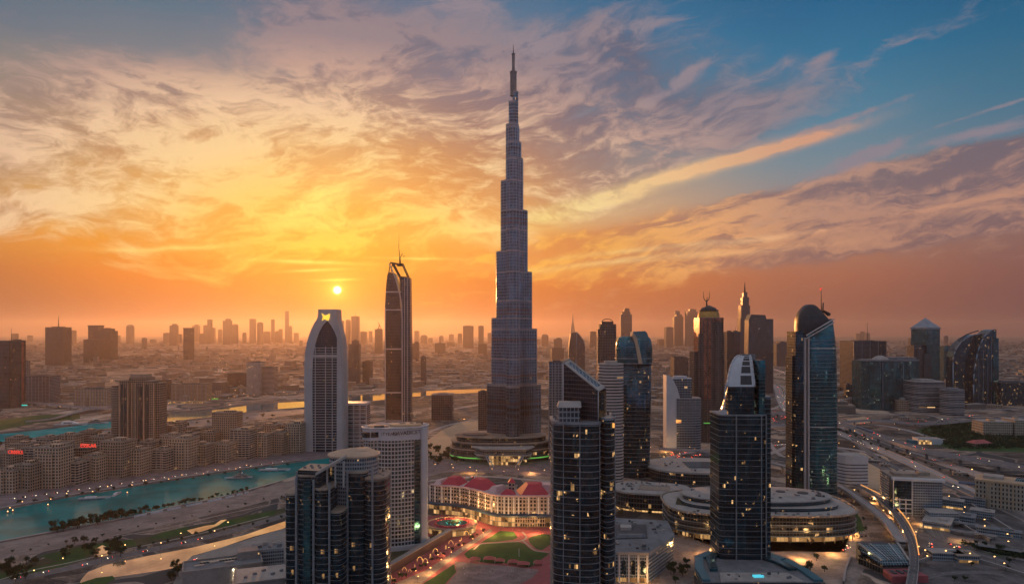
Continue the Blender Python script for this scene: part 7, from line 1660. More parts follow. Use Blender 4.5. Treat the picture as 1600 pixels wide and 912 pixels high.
def station():
    x, y = G(1383, 872, 10); t = thing('metro_station', 'glass metro station shaped like a widening trapezoid beneath the curved viaduct', 'station', (x, y, 0), R(3))
    m = MB(); m.loft([[(-15, -20, 10), (14, -20, 10), (22, 14, 16), (-22, 14, 16)], [(-14, -17, 14), (13, -17, 14), (21, 12, 22), (-21, 12, 22)]], 0, 0, False); m.build('glass_hall', 'skylight', t)
    b = MB(); b.prism([(-15, -20), (14, -20), (22, 14), (-22, 14)], 0, 10, 0, 0); b.build('base', 'mall_glass', t)
    for s_, w_ in ((-1, 0), (1, 0)): e = MB(); e.loft([[(s_ * 13.5, -18, 14), (s_ * 15.5, -18, 14), (s_ * 23, 13, 22), (s_ * 20.5, 13, 22)], [(s_ * 13.5, -18, 15), (s_ * 15.5, -18, 15), (s_ * 23, 13, 23.4), (s_ * 20.5, 13, 23.4)]], 0, 0, False); e.build('roof_edge', 'pale_roof', t)
    for s_ in (-6, 7): e = MB(); e.bar((s_, -16.8, 14.6), (s_ * 1.6, 12, 22.6), .6, 6); e.build('roof_rib', 'white_trim', t)
    r = MB(); r.prism([(-19, 14.5), (20, 14.5), (16, 30), (-14, 32)], 0, 19, 0, 0); r.build('entrance_hall', 'dark_roof', t)
    d = MB(); d.prism([(-20, -44), (18, -44), (15, -22), (-16, -22)], 0, 7, 0, 0); d.build('red_deck', 'red_paving', t)
    for i in range(4): c = MB(); c.obox((-12 + i * 7.5, -33, 7), (3.6, 9, 1.2), 0); c.build('roof_unit', 'dark_roof', t)
station()
def train(px_, py_, z, ang, label, nm='metro_train', L=96):
    x, y = G(px_, py_, z); t = thing(nm, label, 'train', (x, y, z), ang)
    for i in range(int(L / 24)):
        c = MB(); x0 = -L / 2 + i * 24.3; c.loft([[(x0, -1.5, .5), (x0 + 23.6, -1.5, .5), (x0 + 23.6, 1.5, .5), (x0, 1.5, .5)], [(x0, -1.7, 1.4), (x0 + 23.6, -1.7, 1.4), (x0 + 23.6, 1.7, 1.4), (x0, 1.7, 1.4)], [(x0, -1.6, 3.4), (x0 + 23.6, -1.6, 3.4), (x0 + 23.6, 1.6, 3.4), (x0, 1.6, 3.4)], [(x0 + .4, -1.0, 4.0), (x0 + 23.2, -1.0, 4.0), (x0 + 23.2, 1.0, 4.0), (x0 + .4, 1.0, 4.0)]], 0, 0, False); o = c.build('carriage', 'train_blue', t)
        w_ = MB(); w_.box(x0 + 1, x0 + 22.6, -1.74, 1.74, 2.0, 3.0); w_.build('windows', 'car_silver', o)
def ang_of(q, i): return math.atan2(q[i + 1][1] - q[i][1], q[i + 1][0] - q[i][0])
i0 = 20; train(RX(qA[i0][0], qA[i0][1]), HOR + (CAM_H - 18.1) * F / qA[i0][1], 18.1, ang_of(qA, i0), 'blue train running along the grey flyover at right')
x, y = G(1525, 758); train(1525, 758, 0.3, R(-40), 'blue and silver train standing on the ground beside the flyover pier', 'ground_train', 48)
def low_right():
    for i, (p, q, w_, d_, h, rz, mt, lb) in enumerate(((1466, 822, 30, 40, 9, -38, 'pale_roof', 'low pale roofed shed lowest in the rail yard at lower right'), (1500, 812, 34, 26, 8, -38, 'grey_roof', 'long grey roofed shed beside the pale one at lower right'), (1480, 792, 40, 16, 12, -36, 'pale_roof', 'narrow pale shed just right of the framed office'), (1535, 808, 26, 18, 10, -38, 'pale_roof', 'small pale shed further right in the rail yard'), (1520, 790, 30, 12, 11, -38, 'grey_roof', 'small grey shed highest in the rail yard'), (1476, 872, 32, 16, 8, -8, 'pale_roof', 'small hall with white front roof below the rail yard'), (1506, 875, 22, 20, 8, -8, 'sand_roof', 'small brown roofed hall right of the white roofed hall'), (1560, 835, 46, 14, 7, -36, 'grey_roof', 'long low grey shed near the right edge'))):
        x, y = G(p, q); t = thing('low_shed', lb, 'shed', (x, y, 0), R(rz)); b = MB(); b.prism(rect(w_, d_), 0, h, 0, 1); b.build('walls', ['office_grey', mt], t); r = MB(); r.prism(rect(w_ + 2, d_ + 2), h, h + .8, 0, 0); r.prism(rect(w_ * .3, d_ * .3, w_ * .2), h + .8, h + 2.4, 0, 0); r.build('roof', mt, t)
        if i in (0, 2, 6): g_ = MB(); g_.box(-w_ / 2 + 1, w_ / 2 - 1, -d_ / 2 - .4, -d_ / 2 - .05, .6, 3.4); g_.build('lit_front', 'shop_glass', t)
low_right()

def barrier(name, pts, off, label, z=.12, mat='pale_roof'):
    q = smooth_line([(*G(*p), 0.0) for p in pts], 10); o = []
    for i, p in enumerate(q):
        a = q[max(0, i - 1)]; b = q[min(len(q) - 1, i + 1)]; dx, dy = b[0] - a[0], b[1] - a[1]; l = math.hypot(dx, dy); o.append((p[0] - dy / l * off, p[1] + dx / l * off, 0))
    t = thing(name, label, 'barrier', (0, 0, 0)); m = MB(); m.strip(o, .9, 0, 1.3); m.build('rail', mat, t); m = MB(); m.strip(o, 2.2, .0, .25); m.build('plinth', 'kerb', t)
HF = [(1060, 552), (1130, 556), (1200, 574), (1240, 590), (1232, 612), (1236, 634), (1300, 660), (1370, 690), (1450, 716), (1530, 742), (1640, 782)]
HN = [(1180, 590), (1212, 604), (1220, 624), (1240, 648), (1330, 684), (1420, 722), (1500, 760), (1600, 806), (1680, 850)]
barrier('crash_barrier', HF, 0, 'pale median barrier of the far wide highway'); barrier('crash_barrier', HF, 14.5, 'city side crash barrier of the far wide highway'); barrier('crash_barrier', HF, -14.5, 'near side crash barrier of the far wide highway')
barrier('crash_barrier', HN, 0, 'pale median barrier of the near wide highway'); barrier('crash_barrier', HN, 14.5, 'far side crash barrier of the near wide highway'); barrier('crash_barrier', HN, -14.5, 'near side crash barrier of the near wide highway')
for i, (p, q, w_, d_, h, rz, mt, lb) in enumerate(((1330, 636, 34, 20, 12, 10, 'low_wall', 'sandy workshop left of the gatehouse by the wide highway'), (1412, 655, 26, 16, 8, -6, 'low_wall', 'small sandy office below the teal office block'), (1364, 722, 24, 12, 5, -30, 'wall_far', 'dark site cabin on the sandy lot, left one'), (1382, 728, 16, 10, 5, -20, 'low_wall', 'pale site cabin on the sandy lot, right one'), (1420, 742, 30, 14, 8, -30, 'low_wall', 'low pale store between the framed office and the highway'), (1500, 742, 22, 12, 6, -25, 'low_wall', 'small pale store beside the classical block'), (1468, 690, 22, 14, 7, -12, 'low_wall', 'small pale store beside the dark park'), (1190, 640, 22, 14, 9, 0, 'low_wall', 'sandy store behind the near black tower'), (1225, 680, 26, 12, 7, 10, 'low_wall', 'pale store inside the looping slip road'), (1345, 838, 12, 8, 5, 20, 'low_wall', 'small kiosk between metro viaduct and mall'))):
    x, y = G(p, q); t = thing('low_store', lb, 'building', (x, y, 0), R(rz)); b = MB(); b.prism(rect(w_, d_), 0, h, 0, 1); b.build('walls', [mt, 'pale_roof'], t); clutter(t, (-w_ * .4, w_ * .4), (-d_ * .3, d_ * .3), h, 3, i + 60, (1.5, 3)); r = MB(); r.prism(grow(rect(w_, d_), .5), h - .9, h - .1, 0, 0, True); r.build('eaves', 'sand_roof', t)

def yard():
    for i, pts in enumerate((((1462, 772), (1500, 800), (1545, 830), (1620, 880)), ((1474, 768), (1512, 794), (1560, 826), (1640, 874)), ((1430, 806), (1465, 838), (1510, 852), (1640, 884)), ((1440, 798), (1480, 832), (1540, 850), (1640, 868)), ((1425, 872), (1470, 858), (1540, 868), (1640, 900)), ((1420, 912), (1470, 896), (1560, 896), (1640, 930)))):
        rib('yard_track' if i < 2 else 'yard_road', pts, 5 if i < 2 else 8, 'track_bed' if i < 2 else 'road_two', 0.09 + i * .012)
    for i, (pts, h, lb) in enumerate(((((1478, 800), (1510, 826), (1548, 846)), 4, 'long sloping wall through the middle of the rail yard'), (((1448, 776), (1490, 776), (1540, 806), (1590, 838)), 5, 'pale wall along the upper edge of the rail yard'), (((1430, 880), (1480, 868), (1540, 880), (1620, 906)), 3, 'low curved wall below the rail yard'), (((1330, 870), (1322, 890), (1318, 912)), 3, 'low wall between mall plaza and metro station'))):
        q = smooth_line([(*G(*p), 0.0) for p in pts], 8); t = thing('retaining_wall', lb, 'wall', (0, 0, 0)); m = MB(); m.strip(q, 1.4, 0, h); m.build('wall_body', 'concrete', t); m = MB(); m.strip(q, 2.0, h, h + .3); m.build('coping', 'deck_edge', t)
    for i, (p, q, w_, d_, lb) in enumerate(((1500, 822, 26, 9, 'long platform roof in the rail yard, upper one'), (1520, 838, 30, 9, 'long platform roof in the rail yard, lower one'), (1558, 862, 26, 8, 'long platform roof in the rail yard nearest the hedge'))):
        x, y = G(p, q); t = thing('platform_roof', lb, 'shelter', (x, y, 0), R(-36)); m = MB(); m.loft([ringz(rect(w_ * 1.6, d_), 5), ringz(rect(w_ * 1.6, d_ * .3), 6.4)], 0, 0, False); m.build('roof', 'grey_roof', t)
        for k in range(5): m = MB(); m.bar(((k - 2) * w_ * .36, 0, 0), ((k - 2) * w_ * .36, 0, 5.2), .25, 6); m.build('post', 'steel_dark', t)
yard()

# ------------------------------------------------------------------ trees
def tree_proto(seed, h, rx, mat='leaf', palm=False, loc=(0, 0, -500)):
    r = random.Random(seed)
    t = thing('tree', 'tree', 'tree', loc); tr = MB(); tr.bar((0, 0, 0), (r.uniform(-.3, .3), 0, h * .5), .35, 6, 0, .2)
    for k in range(5): a = r.uniform(0, 6.28); tr.bar((0, 0, h * r.uniform(.3, .5)), (math.cos(a) * rx * .55, math.sin(a) * rx * .55, h * r.uniform(.55, .8)), .16, 5, 0, .06)
    a1 = tr.build('trunk', 'bark', t); c = MB()
    cl = [(r.uniform(-.62, .62) * rx, r.uniform(-.62, .62) * rx, h * r.uniform(.42, .86), r.uniform(.25, .5) * rx) for _ in range(11)]
    for x, y, z, s_ in cl:
        for _ in range(62):
            d = Vector((r.gauss(0, 1), r.gauss(0, 1), r.gauss(0, .75))); d = d.normalized() * s_ * r.uniform(.5, 1.08); p = Vector((x, y, z)) + d
            u = Vector((r.gauss(0, 1), r.gauss(0, 1), r.gauss(0, 1))).normalized(); v = u.cross(Vector((r.gauss(0, 1), r.gauss(0, 1), r.gauss(0, 1)))).normalized(); q = r.uniform(.3, .62)
            c.quad([p - u * q, p + v * q * .6, p + u * q, p - v * q * .6])
    a2 = c.build('crown', mat, t); note(t, a1, a2); return t
TP = [tree_proto(s_, h, rx, m) for s_, h, rx, m in ((1, 9, 4.2, 'leaf'), (2, 7.5, 3.8, 'leaf_b'), (3, 11, 5.0, 'leaf'), (4, 6.5, 3.4, 'leaf'))]
rt = random.Random(3)
NTREE = [0]
used = [False] * 4
def plant(p, q, label, group, k=None, s_=None):
    x, y = G(p, q); k = rt.randrange(4) if k is None else k; copy_tree(TP[k], (x, y, 0), rt.uniform(0, 6.28), label, s_ or rt.uniform(.8, 1.25))['group'] = group
    NTREE[0] += 1
for i in range(40):
    f = i / 39; p = 84 + f * 136 + rt.uniform(-3, 3); plant(p, 832 - f * 29 + rt.uniform(-2.5, 2), 'dark bushy tree in the dense row between canal and promenade', 'dense trees on the canal bank', s_=rt.uniform(.9, 1.5))
for i in range(22): f = i / 21; plant(226 + f * 160 + rt.uniform(-2, 2), 801 - f * 33, 'small round tree spaced along the white canal railing', 'spaced trees along the canal railing', s_=rt.uniform(.7, 1.15))
for i in range(22): plant(rt.uniform(95, 190), rt.uniform(846, 872), 'dark tree in the riverside park', 'trees of the riverside park')
for i in range(18): plant(rt.uniform(2, 60), rt.uniform(880, 912), 'dark tree in the bottom left corner of the park', 'trees in the bottom left corner')
for i in range(12): plant(rt.uniform(262, 304), rt.uniform(886, 912), 'tree in front of the grey hall with the lettering', 'trees by the grey hall')
for i in range(20): plant(rt.uniform(664, 716), rt.uniform(704, 728), 'dark tree in the clump left of the spire podium', 'tree clump by the spire podium', s_=rt.uniform(1.1, 1.9))
for i in range(18): p = rt.uniform(0, 470); plant(p, 700 - p * .105 - rt.uniform(2, 6) , 'small dark tree along the far creek bank', 'trees on the far creek bank', s_=rt.uniform(.9, 1.5))
for i in range(10): plant(rt.uniform(1046, 1078), rt.uniform(880, 912), 'dark tree beside the teal podium', 'trees beside the teal podium', s_=1.1)
for i in range(7): plant(rt.uniform(1256, 1290), rt.uniform(874, 912), 'dark tree right of the teal podium', 'trees right of the teal podium', s_=1.0)
for i in range(6): plant(rt.uniform(1320, 1352), rt.uniform(790, 836), 'shrub under the curved metro viaduct', 'shrubs under the metro viaduct', s_=.7)
for i in range(5): plant(rt.uniform(0, 40), rt.uniform(752, 770), 'tree on the quay street at the left edge', 'trees on the quay street')
for i in range(8): p = rt.uniform(966, 1040); plant(p, 800 + rt.uniform(-3, 5), 'tree at the foot of the brown inset podium', 'trees by the brown inset podium', s_=.9)
for i in range(24):
    f = i / 23; pts_ = [(1300, 668), (1370, 698), (1450, 726), (1530, 754), (1600, 780)]; j = min(3, int(f * 3.99)); g_ = f * 4 - j; plant(pts_[j][0] + (pts_[j + 1][0] - pts_[j][0]) * g_ + rt.uniform(-3, 3), pts_[j][1] + (pts_[j + 1][1] - pts_[j][1]) * g_ + rt.uniform(-2, 2), 'small tree on the strip between the two wide highways', 'trees between the highways', s_=rt.uniform(.6, 1.0))
for i in range(6): plant(rt.uniform(1320, 1400), rt.uniform(706, 728), 'shrub on the sandy lot by the white striped block', 'shrubs on the sandy lot', s_=.6)
for i in range(16): plant(rt.uniform(1430, 1590), rt.uniform(846, 908), 'dark tree around the halls at the lower right corner', 'trees at the lower right corner', s_=rt.uniform(.6, 1.0))
for i in range(14): f = i / 13; plant(150 + f * 290, 872 - f * 62 + rt.uniform(-2, 2), 'small tree lining the park road', 'trees lining the park road', s_=.6)
for i in range(18): f = i / 17; plant(30 + f * 420, 792 - f * 60 - 4 + rt.uniform(-1, 1), 'small tree on the quay below the flats', 'small trees on the flats quay', s_=rt.uniform(.6, .9))
for i in range(16): f = i / 15; plant(20 + f * 420, 866 - f * 88 + rt.uniform(-3, 3), 'low shrub along the path of the long promenade', 'low shrubs of the promenade', s_=rt.uniform(.3, .5))
def thicket(name, label, poly, nn, seed, sz=(5, 10)):
    r = random.Random(seed); c = MB(); k = 0; xs = [p[0] for p in poly]; ys = [p[1] for p in poly]
    while k < nn:
        p, q = r.uniform(min(xs), max(xs)), r.uniform(min(ys), max(ys))
        if not inpoly(p, q, poly): continue
        x, y = G(p, q); s_ = r.uniform(*sz); k += 1; hz_ = r.uniform(.4, .9) * s_
        for _ in range(34):
            d = Vector((r.gauss(0, 1), r.gauss(0, 1), abs(r.gauss(0, 1)) * .8)).normalized() * s_ * r.uniform(.5, 1); pt = Vector((x, y, hz_ * .5)) + d
            u = Vector((r.gauss(0, 1), r.gauss(0, 1), r.gauss(0, 1))).normalized(); v = u.cross(Vector((r.gauss(0, 1), r.gauss(0, 1), r.gauss(0, 1)))).normalized(); e = r.uniform(.8, 1.7)
            pt.z = max(.3, pt.z); c.quad([pt - u * e, pt + v * e * .7, pt + u * e, pt - v * e * .7])
    tag(c.build(name, ['leaf']), label, 'trees', None, 'stuff')
thicket('park_thicket', 'dense dark mass of trees in the park at right', [(1438, 674), (1470, 662), (1540, 658), (1600, 662), (1650, 668), (1650, 698), (1560, 702), (1490, 702), (1455, 690)], 900, 4)
thicket('park_thicket', 'dark wooded slope behind the helmet topped tower', [(1318, 632), (1336, 616), (1356, 610), (1360, 624), (1340, 636)], 120, 6)
thicket('hedge', 'dark hedge along the green strip at lower right', [(1500, 848), (1560, 860), (1640, 874), (1640, 878), (1560, 866)], 110, 8, (2, 4))

# ------------------------------------------------------------------ boats
def boat(name, px_, py_, ang, L, label, kind):
    x, y = G(px_, py_); t = thing(name, label, 'boat', (x, y, 0.1), ang); h = MB(); b = L * .12; n = 10
    def ring(z, k): return [(-L / 2, -b * k * .8, z), (L * .1, -b * k, z), (L * .32, -b * k * .7, z), (L / 2 * (1 if k > .9 else .94), 0, z + (L * .02 if k > .9 else 0)), (L * .32, b * k * .7, z), (L * .1, b * k, z), (-L / 2, b * k * .8, z)]
    h.loft([ring(-.2, .7), ring(L * .05, 1.0)], 0, 1, False); h.build('hull', ['hull_white', 'pale_roof'], t)
    s_ = MB(); s_.box(-L / 2, L * .34, -b * .92, b * .92, L * .012, L * .02); s_.build('waterline', 'hull_blue', t)
    if kind == 'ferry':
        c = MB(); c.box(-L * .36, L * .16, -b * .7, b * .7, L * .05, L * .10); c.box(-L * .26, L * .08, -b * .55, b * .55, L * .10, L * .145); c.box(-L * .12, L * .02, -b * .4, b * .4, L * .145, L * .18); c.build('cabins', 'sash_front', t)
        f = MB(); f.loft([ringz(sup(L * .03, L * .02, 2, 12, -L * .14), L * .18), ringz(sup(L * .022, L * .016, 2, 12, -L * .15), L * .24)], 0, 0); f.build('funnel', 'hull_white', t)
    elif kind == 'yacht':
        c = MB(); c.loft([[(-L * .3, -b * .7, L * .05), (L * .22, -b * .5, L * .05), (L * .22, b * .5, L * .05), (-L * .3, b * .7, L * .05)], [(-L * .26, -b * .6, L * .13), (L * .04, -b * .4, L * .13), (L * .04, b * .4, L * .13), (-L * .26, b * .6, L * .13)]], 0, 0, False); c.build('cabin', 'hull_white', t)
        w_ = MB(); w_.box(-L * .2, L * .04, -b * .68, b * .68, L * .075, L * .095); w_.build('windows', 'glass_black', t)
    else:
        c = MB(); c.box(-L * .3, L * .05, -b * .6, b * .6, L * .05, L * .085); c.build('cabin', 'hull_white', t)
    m = MB(); m.bar((-L * .02, 0, L * .05), (-L * .02, 0, L * .34), .25, 6, 0, .1); m.build('mast', 'steel_dark', t)
boat('ferry', 372, 747, R(188), 46, 'white triple deck ferry moored on the teal canal', 'ferry')
boat('long_boat', 148, 779, R(14), 44, 'long low white boat on the canal below the flats', 'flat')
boat('motor_yacht', 183, 772, R(100), 30, 'white yacht turned end on beside the long low boat', 'yacht')
boat('long_boat', 430, 735, R(8), 56, 'long low barge with rails near the clustered dark tower', 'flat')
boat('motor_yacht', 112, 664, R(10), 84, 'large white yacht moored under the creek bridge ramp', 'yacht')
boat('ferry', 152, 661, R(8), 60, 'dark ferry behind the large yacht on the creek', 'ferry')
for i, (p, q) in enumerate(((75, 790), (12, 801), (20, 799), (199, 771))):
    x, y = G(p, q); t = thing('buoy', ['lit buoy floating alone in mid canal', 'left one of the paired lit buoys near the left edge', 'right one of the paired lit buoys near the left edge', 'lit buoy beside the end on yacht'][i], 'buoy', (x, y, .1)); m = MB(); m.loft([ringz(sup(1, 1, 2, 10), 0), ringz(sup(.8, .8, 2, 10), 1), ringz(sup(.2, .2, 2, 10), 2)], 0, 0); m.build('float', 'car_red', t); m = MB(); m.prism(sup(.45, .45, 2, 8), 2, 2.9, 0, 0); m.build('lamp', 'warm_lamp', t)

# ------------------------------------------------------------------ cars
def car_proto(body):
    t = thing('car', 'car', 'car', (0, 0, -500)); b = MB()
    b.loft([[(-2.2, -.9, .3), (2.2, -.9, .3), (2.2, .9, .3), (-2.2, .9, .3)], [(-2.25, -.92, .8), (2.25, -.88, .7), (2.25, .88, .7), (-2.25, .92, .8)], [(-2.1, -.85, .98), (1.1, -.85, .95), (1.1, .85, .95), (-2.1, .85, .98)], [(-1.6, -.68, 1.45), (.35, -.68, 1.45), (.35, .68, 1.45), (-1.6, .68, 1.45)]], 0, 0, False); k1 = b.build('body', body, t)
    w_ = MB(); w_.box(-1.5, .5, -.87, .87, 1.0, 1.36); k2 = w_.build('windows', 'glass_black', t)
    ks = [k1, k2]
    for x in (-1.35, 1.4):
        for y in (-.85, .85): m = MB(); m.bar((x, y - .12, .33), (x, y + .12, .33), .33, 10); ks.append(m.build('wheel', 'rubber', t))
    for y in (-.6, .6): m = MB(); m.box(2.2, 2.32, y - .22, y + .22, .5, .78); ks.append(m.build('headlight', 'head_light', t)); m = MB(); m.box(-2.34, -2.24, y - .25, y + .25, .6, .85); ks.append(m.build('tail_light', 'tail_light', t))
    note(t, *ks); return t
CP = [car_proto(m) for m in ('car_white', 'car_dark', 'car_silver', 'car_red')]; CN = ['white', 'dark', 'silver', 'red']
rc_ = random.Random(9)
def traffic(path, wdt, nn, where, grp, z=.16, two=True):
    L = [0]
    for i in range(1, len(path)): L.append(L[-1] + math.hypot(path[i][0] - path[i - 1][0], path[i][1] - path[i - 1][1]))
    for _ in range(nn):
        s_ = rc_.uniform(0, L[-1]); i = max(k for k in range(len(L)) if L[k] <= s_); i = min(i, len(path) - 2); f = (s_ - L[i]) / max(1e-6, L[i + 1] - L[i]); a, b = path[i], path[i + 1]; an = math.atan2(b[1] - a[1], b[0] - a[0])
        lane = (rc_.choice((-1, 1)) * (rc_.randrange(max(1, int(wdt / 8))) * 3.6 + 2.4)); x = a[0] + (b[0] - a[0]) * f - math.sin(an) * lane; y = a[1] + (b[1] - a[1]) * f + math.cos(an) * lane
        k = rc_.choice((0, 0, 1, 2, 2, 3)); zc = a[2] + (b[2] - a[2]) * f
        c = copy_tree(CP[k], (x, y, zc + z), an if lane < 0 else an + math.pi, '%s car driving on %s' % (CN[k], where)); c['group'] = grp
def pth(pts, z=0): return smooth_line([(*G(*p), 0.0) for p in pts], 10)
traffic(pth([(1180, 590), (1212, 604), (1220, 624), (1240, 648), (1330, 684), (1420, 722), (1500, 760), (1600, 806)]), 24, 46, 'the wide near highway at right', 'cars on the near highway')
traffic(pth([(1200, 574), (1240, 590), (1232, 612), (1236, 634), (1300, 660), (1370, 690), (1450, 716), (1530, 742)]), 24, 44, 'the far wide highway at right', 'cars on the far highway')
traffic(qA, 16, 22, 'the grey flyover', 'cars on the flyover', .05)
traffic(pth([(1050, 690), (1100, 678), (1190, 668), (1260, 662), (1330, 660)]), 8, 18, 'the slip road behind the near black tower', 'cars on the slip road')
traffic(pth([(1020, 722), (1080, 706), (1160, 700), (1230, 694)]), 8, 10, 'the street behind the disc roofed mall', 'cars behind the mall')
traffic(pth([(20, 906), (120, 884), (200, 866), (300, 844), (380, 824)]), 14, 7, 'the park road at lower left', 'cars on the park road', .16)
traffic(pth([(345, 580), (325, 600), (350, 612), (400, 622), (475, 617)]), 16, 22, 'the winding road in the plain at left', 'cars on the winding road')
traffic(pth([(600, 772), (650, 754), (700, 748), (760, 744)]), 8, 8, 'the avenue behind the red roofed hotel', 'cars behind the red roofed hotel')
traffic(pth([(1400, 668), (1480, 660), (1520, 654)]), 12, 8, 'the cross flyover', 'cars on the cross flyover', 10.1)
traffic(pth([(1310, 860), (1345, 850), (1350, 880)]), 6, 5, 'the plaza beside the metro station', 'cars by the metro station', .2)

def parked(x0, x1, y0, y1, nn, where, grp):
    for _ in range(nn):
        p, q = rc_.uniform(x0, x1), rc_.uniform(y0, y1); x, y = G(p, q); x = round(x / 3.2) * 3.2; y = round(y / 11.0) * 11.0; k = rc_.choice((0, 0, 1, 2, 3)); c = copy_tree(CP[k], (x, y, .2), R(90), '%s car parked in %s' % (CN[k], where)); c['group'] = grp
parked(1208, 1238, 644, 658, 34, 'the lot between the near black and helmet topped towers', 'cars parked between the towers'); parked(1046, 1100, 706, 718, 26, 'the lot behind the ring roofed building', 'cars parked behind the ring roof'); parked(1330, 1362, 652, 662, 14, 'the sandy lot by the wide highway', 'cars parked on the sandy lot'); parked(1446, 1500, 850, 866, 10, 'the rail yard at lower right', 'cars parked in the rail yard')

parked(300, 436, 872, 905, 14, 'the yard of the grey halls at lower left', 'cars parked at the grey halls'); 
for i in range(26):
    f = i / 25; x, y = G(20 + f * 420, 779 - f * 58); k = rc_.choice((0, 1, 2, 3)); c = copy_tree(CP[k], (x, y, .2), R(8), '%s car parked along the quay street below the flats' % CN[k]); c['group'] = 'cars parked along the quay street'

# ------------------------------------------------------------------ street lamps
def lamp_proto():
    t = thing('street_lamp', 'lamp', 'street lamp', (0, 0, -500)); p = MB(); p.bar((0, 0, 0), (0, 0, 9), .14, 6, 0, .09); p.bar((0, 0, 9), (1.6, 0, 9.4), .08, 5); a = p.build('post', 'steel_dark', t); h = MB(); h.box(1.0, 2.2, -.4, .4, 9.1, 9.5); b = h.build('lamp_head', 'warm_lamp', t); note(t, a, b); return t
LP = lamp_proto()
def lamps(pts, nn, off, where, grp, s_=1.0):
    q = pth(pts); L = [0]
    for i in range(1, len(q)): L.append(L[-1] + math.hypot(q[i][0] - q[i - 1][0], q[i][1] - q[i - 1][1]))
    for k in range(nn):
        d = L[-1] * (k + .5) / nn; i = min(max(j for j in range(len(L)) if L[j] <= d), len(q) - 2); f = (d - L[i]) / (L[i + 1] - L[i]); a, b = q[i], q[i + 1]; an = math.atan2(b[1] - a[1], b[0] - a[0]); o = off * (1 if k % 2 else -1)
        copy_tree(LP, (a[0] + (b[0] - a[0]) * f - math.sin(an) * o, a[1] + (b[1] - a[1]) * f + math.cos(an) * o, 0), an - math.pi / 2, 'lit street lamp along %s' % where, s_)['group'] = grp
lamps([(1200, 574), (1240, 590), (1232, 612), (1236, 634), (1300, 660), (1370, 690), (1450, 716), (1530, 742), (1640, 782)], 34, 15, 'the wide far highway', 'lamps on the far highway', 1.3)
lamps([(-10, 806), (60, 790), (193, 766), (298, 749), (400, 733)], 14, 9, 'the quay below the flats', 'lamps on the flats quay')
lamps([(20, 906), (120, 884), (200, 866), (300, 844), (380, 824)], 8, 11, 'the park road at lower left', 'lamps on the park road')
lamps([(345, 560), (352, 580), (325, 600), (350, 612), (400, 622), (475, 617)], 26, 13, 'the winding road in the plain', 'lamps on the winding road', 1.8)
lamps([(250, 636), (330, 628), (400, 622), (470, 618)], 14, 14, 'the far creek road', 'lamps on the creek road', 1.3)
lamps([(680, 730), (740, 740), (800, 742), (860, 744)], 10, 10, 'the entrance plaza of the spire', 'lamps on the entrance plaza')
lamps([(1340, 770), (1380, 790), (1412, 830), (1420, 870)], 10, 12, 'the curving metro viaduct', 'lamps by the metro viaduct')
lamps([(1020, 722), (1080, 706), (1160, 700), (1230, 694), (1320, 700), (1380, 712)], 14, 10, 'the street behind the disc roofed mall', 'lamps behind the mall')
lamps([(1430, 880), (1480, 868), (1540, 880), (1620, 906)], 8, 6, 'the curved road below the rail yard', 'lamps below the rail yard')
lamps([(1462, 772), (1500, 800), (1545, 830), (1620, 880)], 10, 6, 'the tracks of the rail yard', 'lamps in the rail yard')
lamps([(640, 912), (668, 892), (700, 868), (734, 847), (760, 832)], 14, 5, 'the glowing street beside the square', 'lamps on the glowing street', .7)

# ------------------------------------------------------------------ square: glowing market trees, canopies, kiosks, people
def glow_arch():
    t = thing('lit_arch', 'arch', 'light arch', (0, 0, -500)); m = MB(); pts = [(math.cos(a) * 4.2, 0, math.sin(a) * 8) for a in [math.pi * k / 10 for k in range(11)]]
    for i in range(10): m.bar(pts[i], pts[i + 1], .2, 5)
    a = m.build('arch_tube', 'garland', t); b = MB(); b.bar((-4.2, 0, 0), (-4.2, 0, 3), .3, 5); b.bar((4.2, 0, 0), (4.2, 0, 3), .3, 5); b2 = b.build('posts', 'steel_dark', t); note(t, a, b2); return t
GA = glow_arch()
for k in range(18):
    f = k / 17; p = 598 + f * 136; q = 922 - f * 78; x, y = G(p, q - (k % 3) * 3); copy_tree(GA, (x - 4, y, 0), R(35 + 60 * math.sin(k * 2.1)), 'bare glowing arch in the row along the lit garden street', rt.uniform(.35, .9))['group'] = 'glowing arches along the street'
for k in range(16):
    f = k / 15; p = 606 + f * 150 + rt.uniform(-3, 3); plant(p, 919 - f * 84 + rt.uniform(-4, 0), 'small dark tree among the glowing arches of the garden street', 'trees on the garden street', s_=rt.uniform(.5, .8))
CO = [(688, 872), (742, 877), (765, 876), (781, 879), (802, 881), (818, 884), (841, 882)]
for k, (p, q) in enumerate(CO):
    x, y = G(p, q); t = thing('shade_canopy', 'red peaked shade canopy, %s from the left along the lower edge of the lawn' % ORD[k], 'canopy', (x, y, 0), R(-8), 'red canopies along the lawn'); m = MB(); w_ = 7.0 + (k % 3); m.loft([ringz(rect(w_ * 1.5, w_), 3.2), ringz(rect(w_ * .5, .5), 5.6)], 0, 0, False); m.build('fabric_top', 'tent_red', t)
    for sx in (-1, 1):
        for sy in (-1, 1): b = MB(); b.bar((sx * w_ * .7, sy * w_ * .45, 0), (sx * w_ * .7, sy * w_ * .45, 3.2), .12, 5); b.build('post', 'white_trim', t)
x, y = G(811, 869); t = thing('flag_column', 'white column standing alone on the big lawn', 'column', (x, y, 0)); m = MB(); m.bar((0, 0, 0), (0, 0, 9), .35, 8, 0, .25); m.build('shaft', 'hull_white', t); m = MB(); m.prism(sup(1, 1, 2, 10), 0, .8, 0, 0); m.build('base', 'kerb', t)
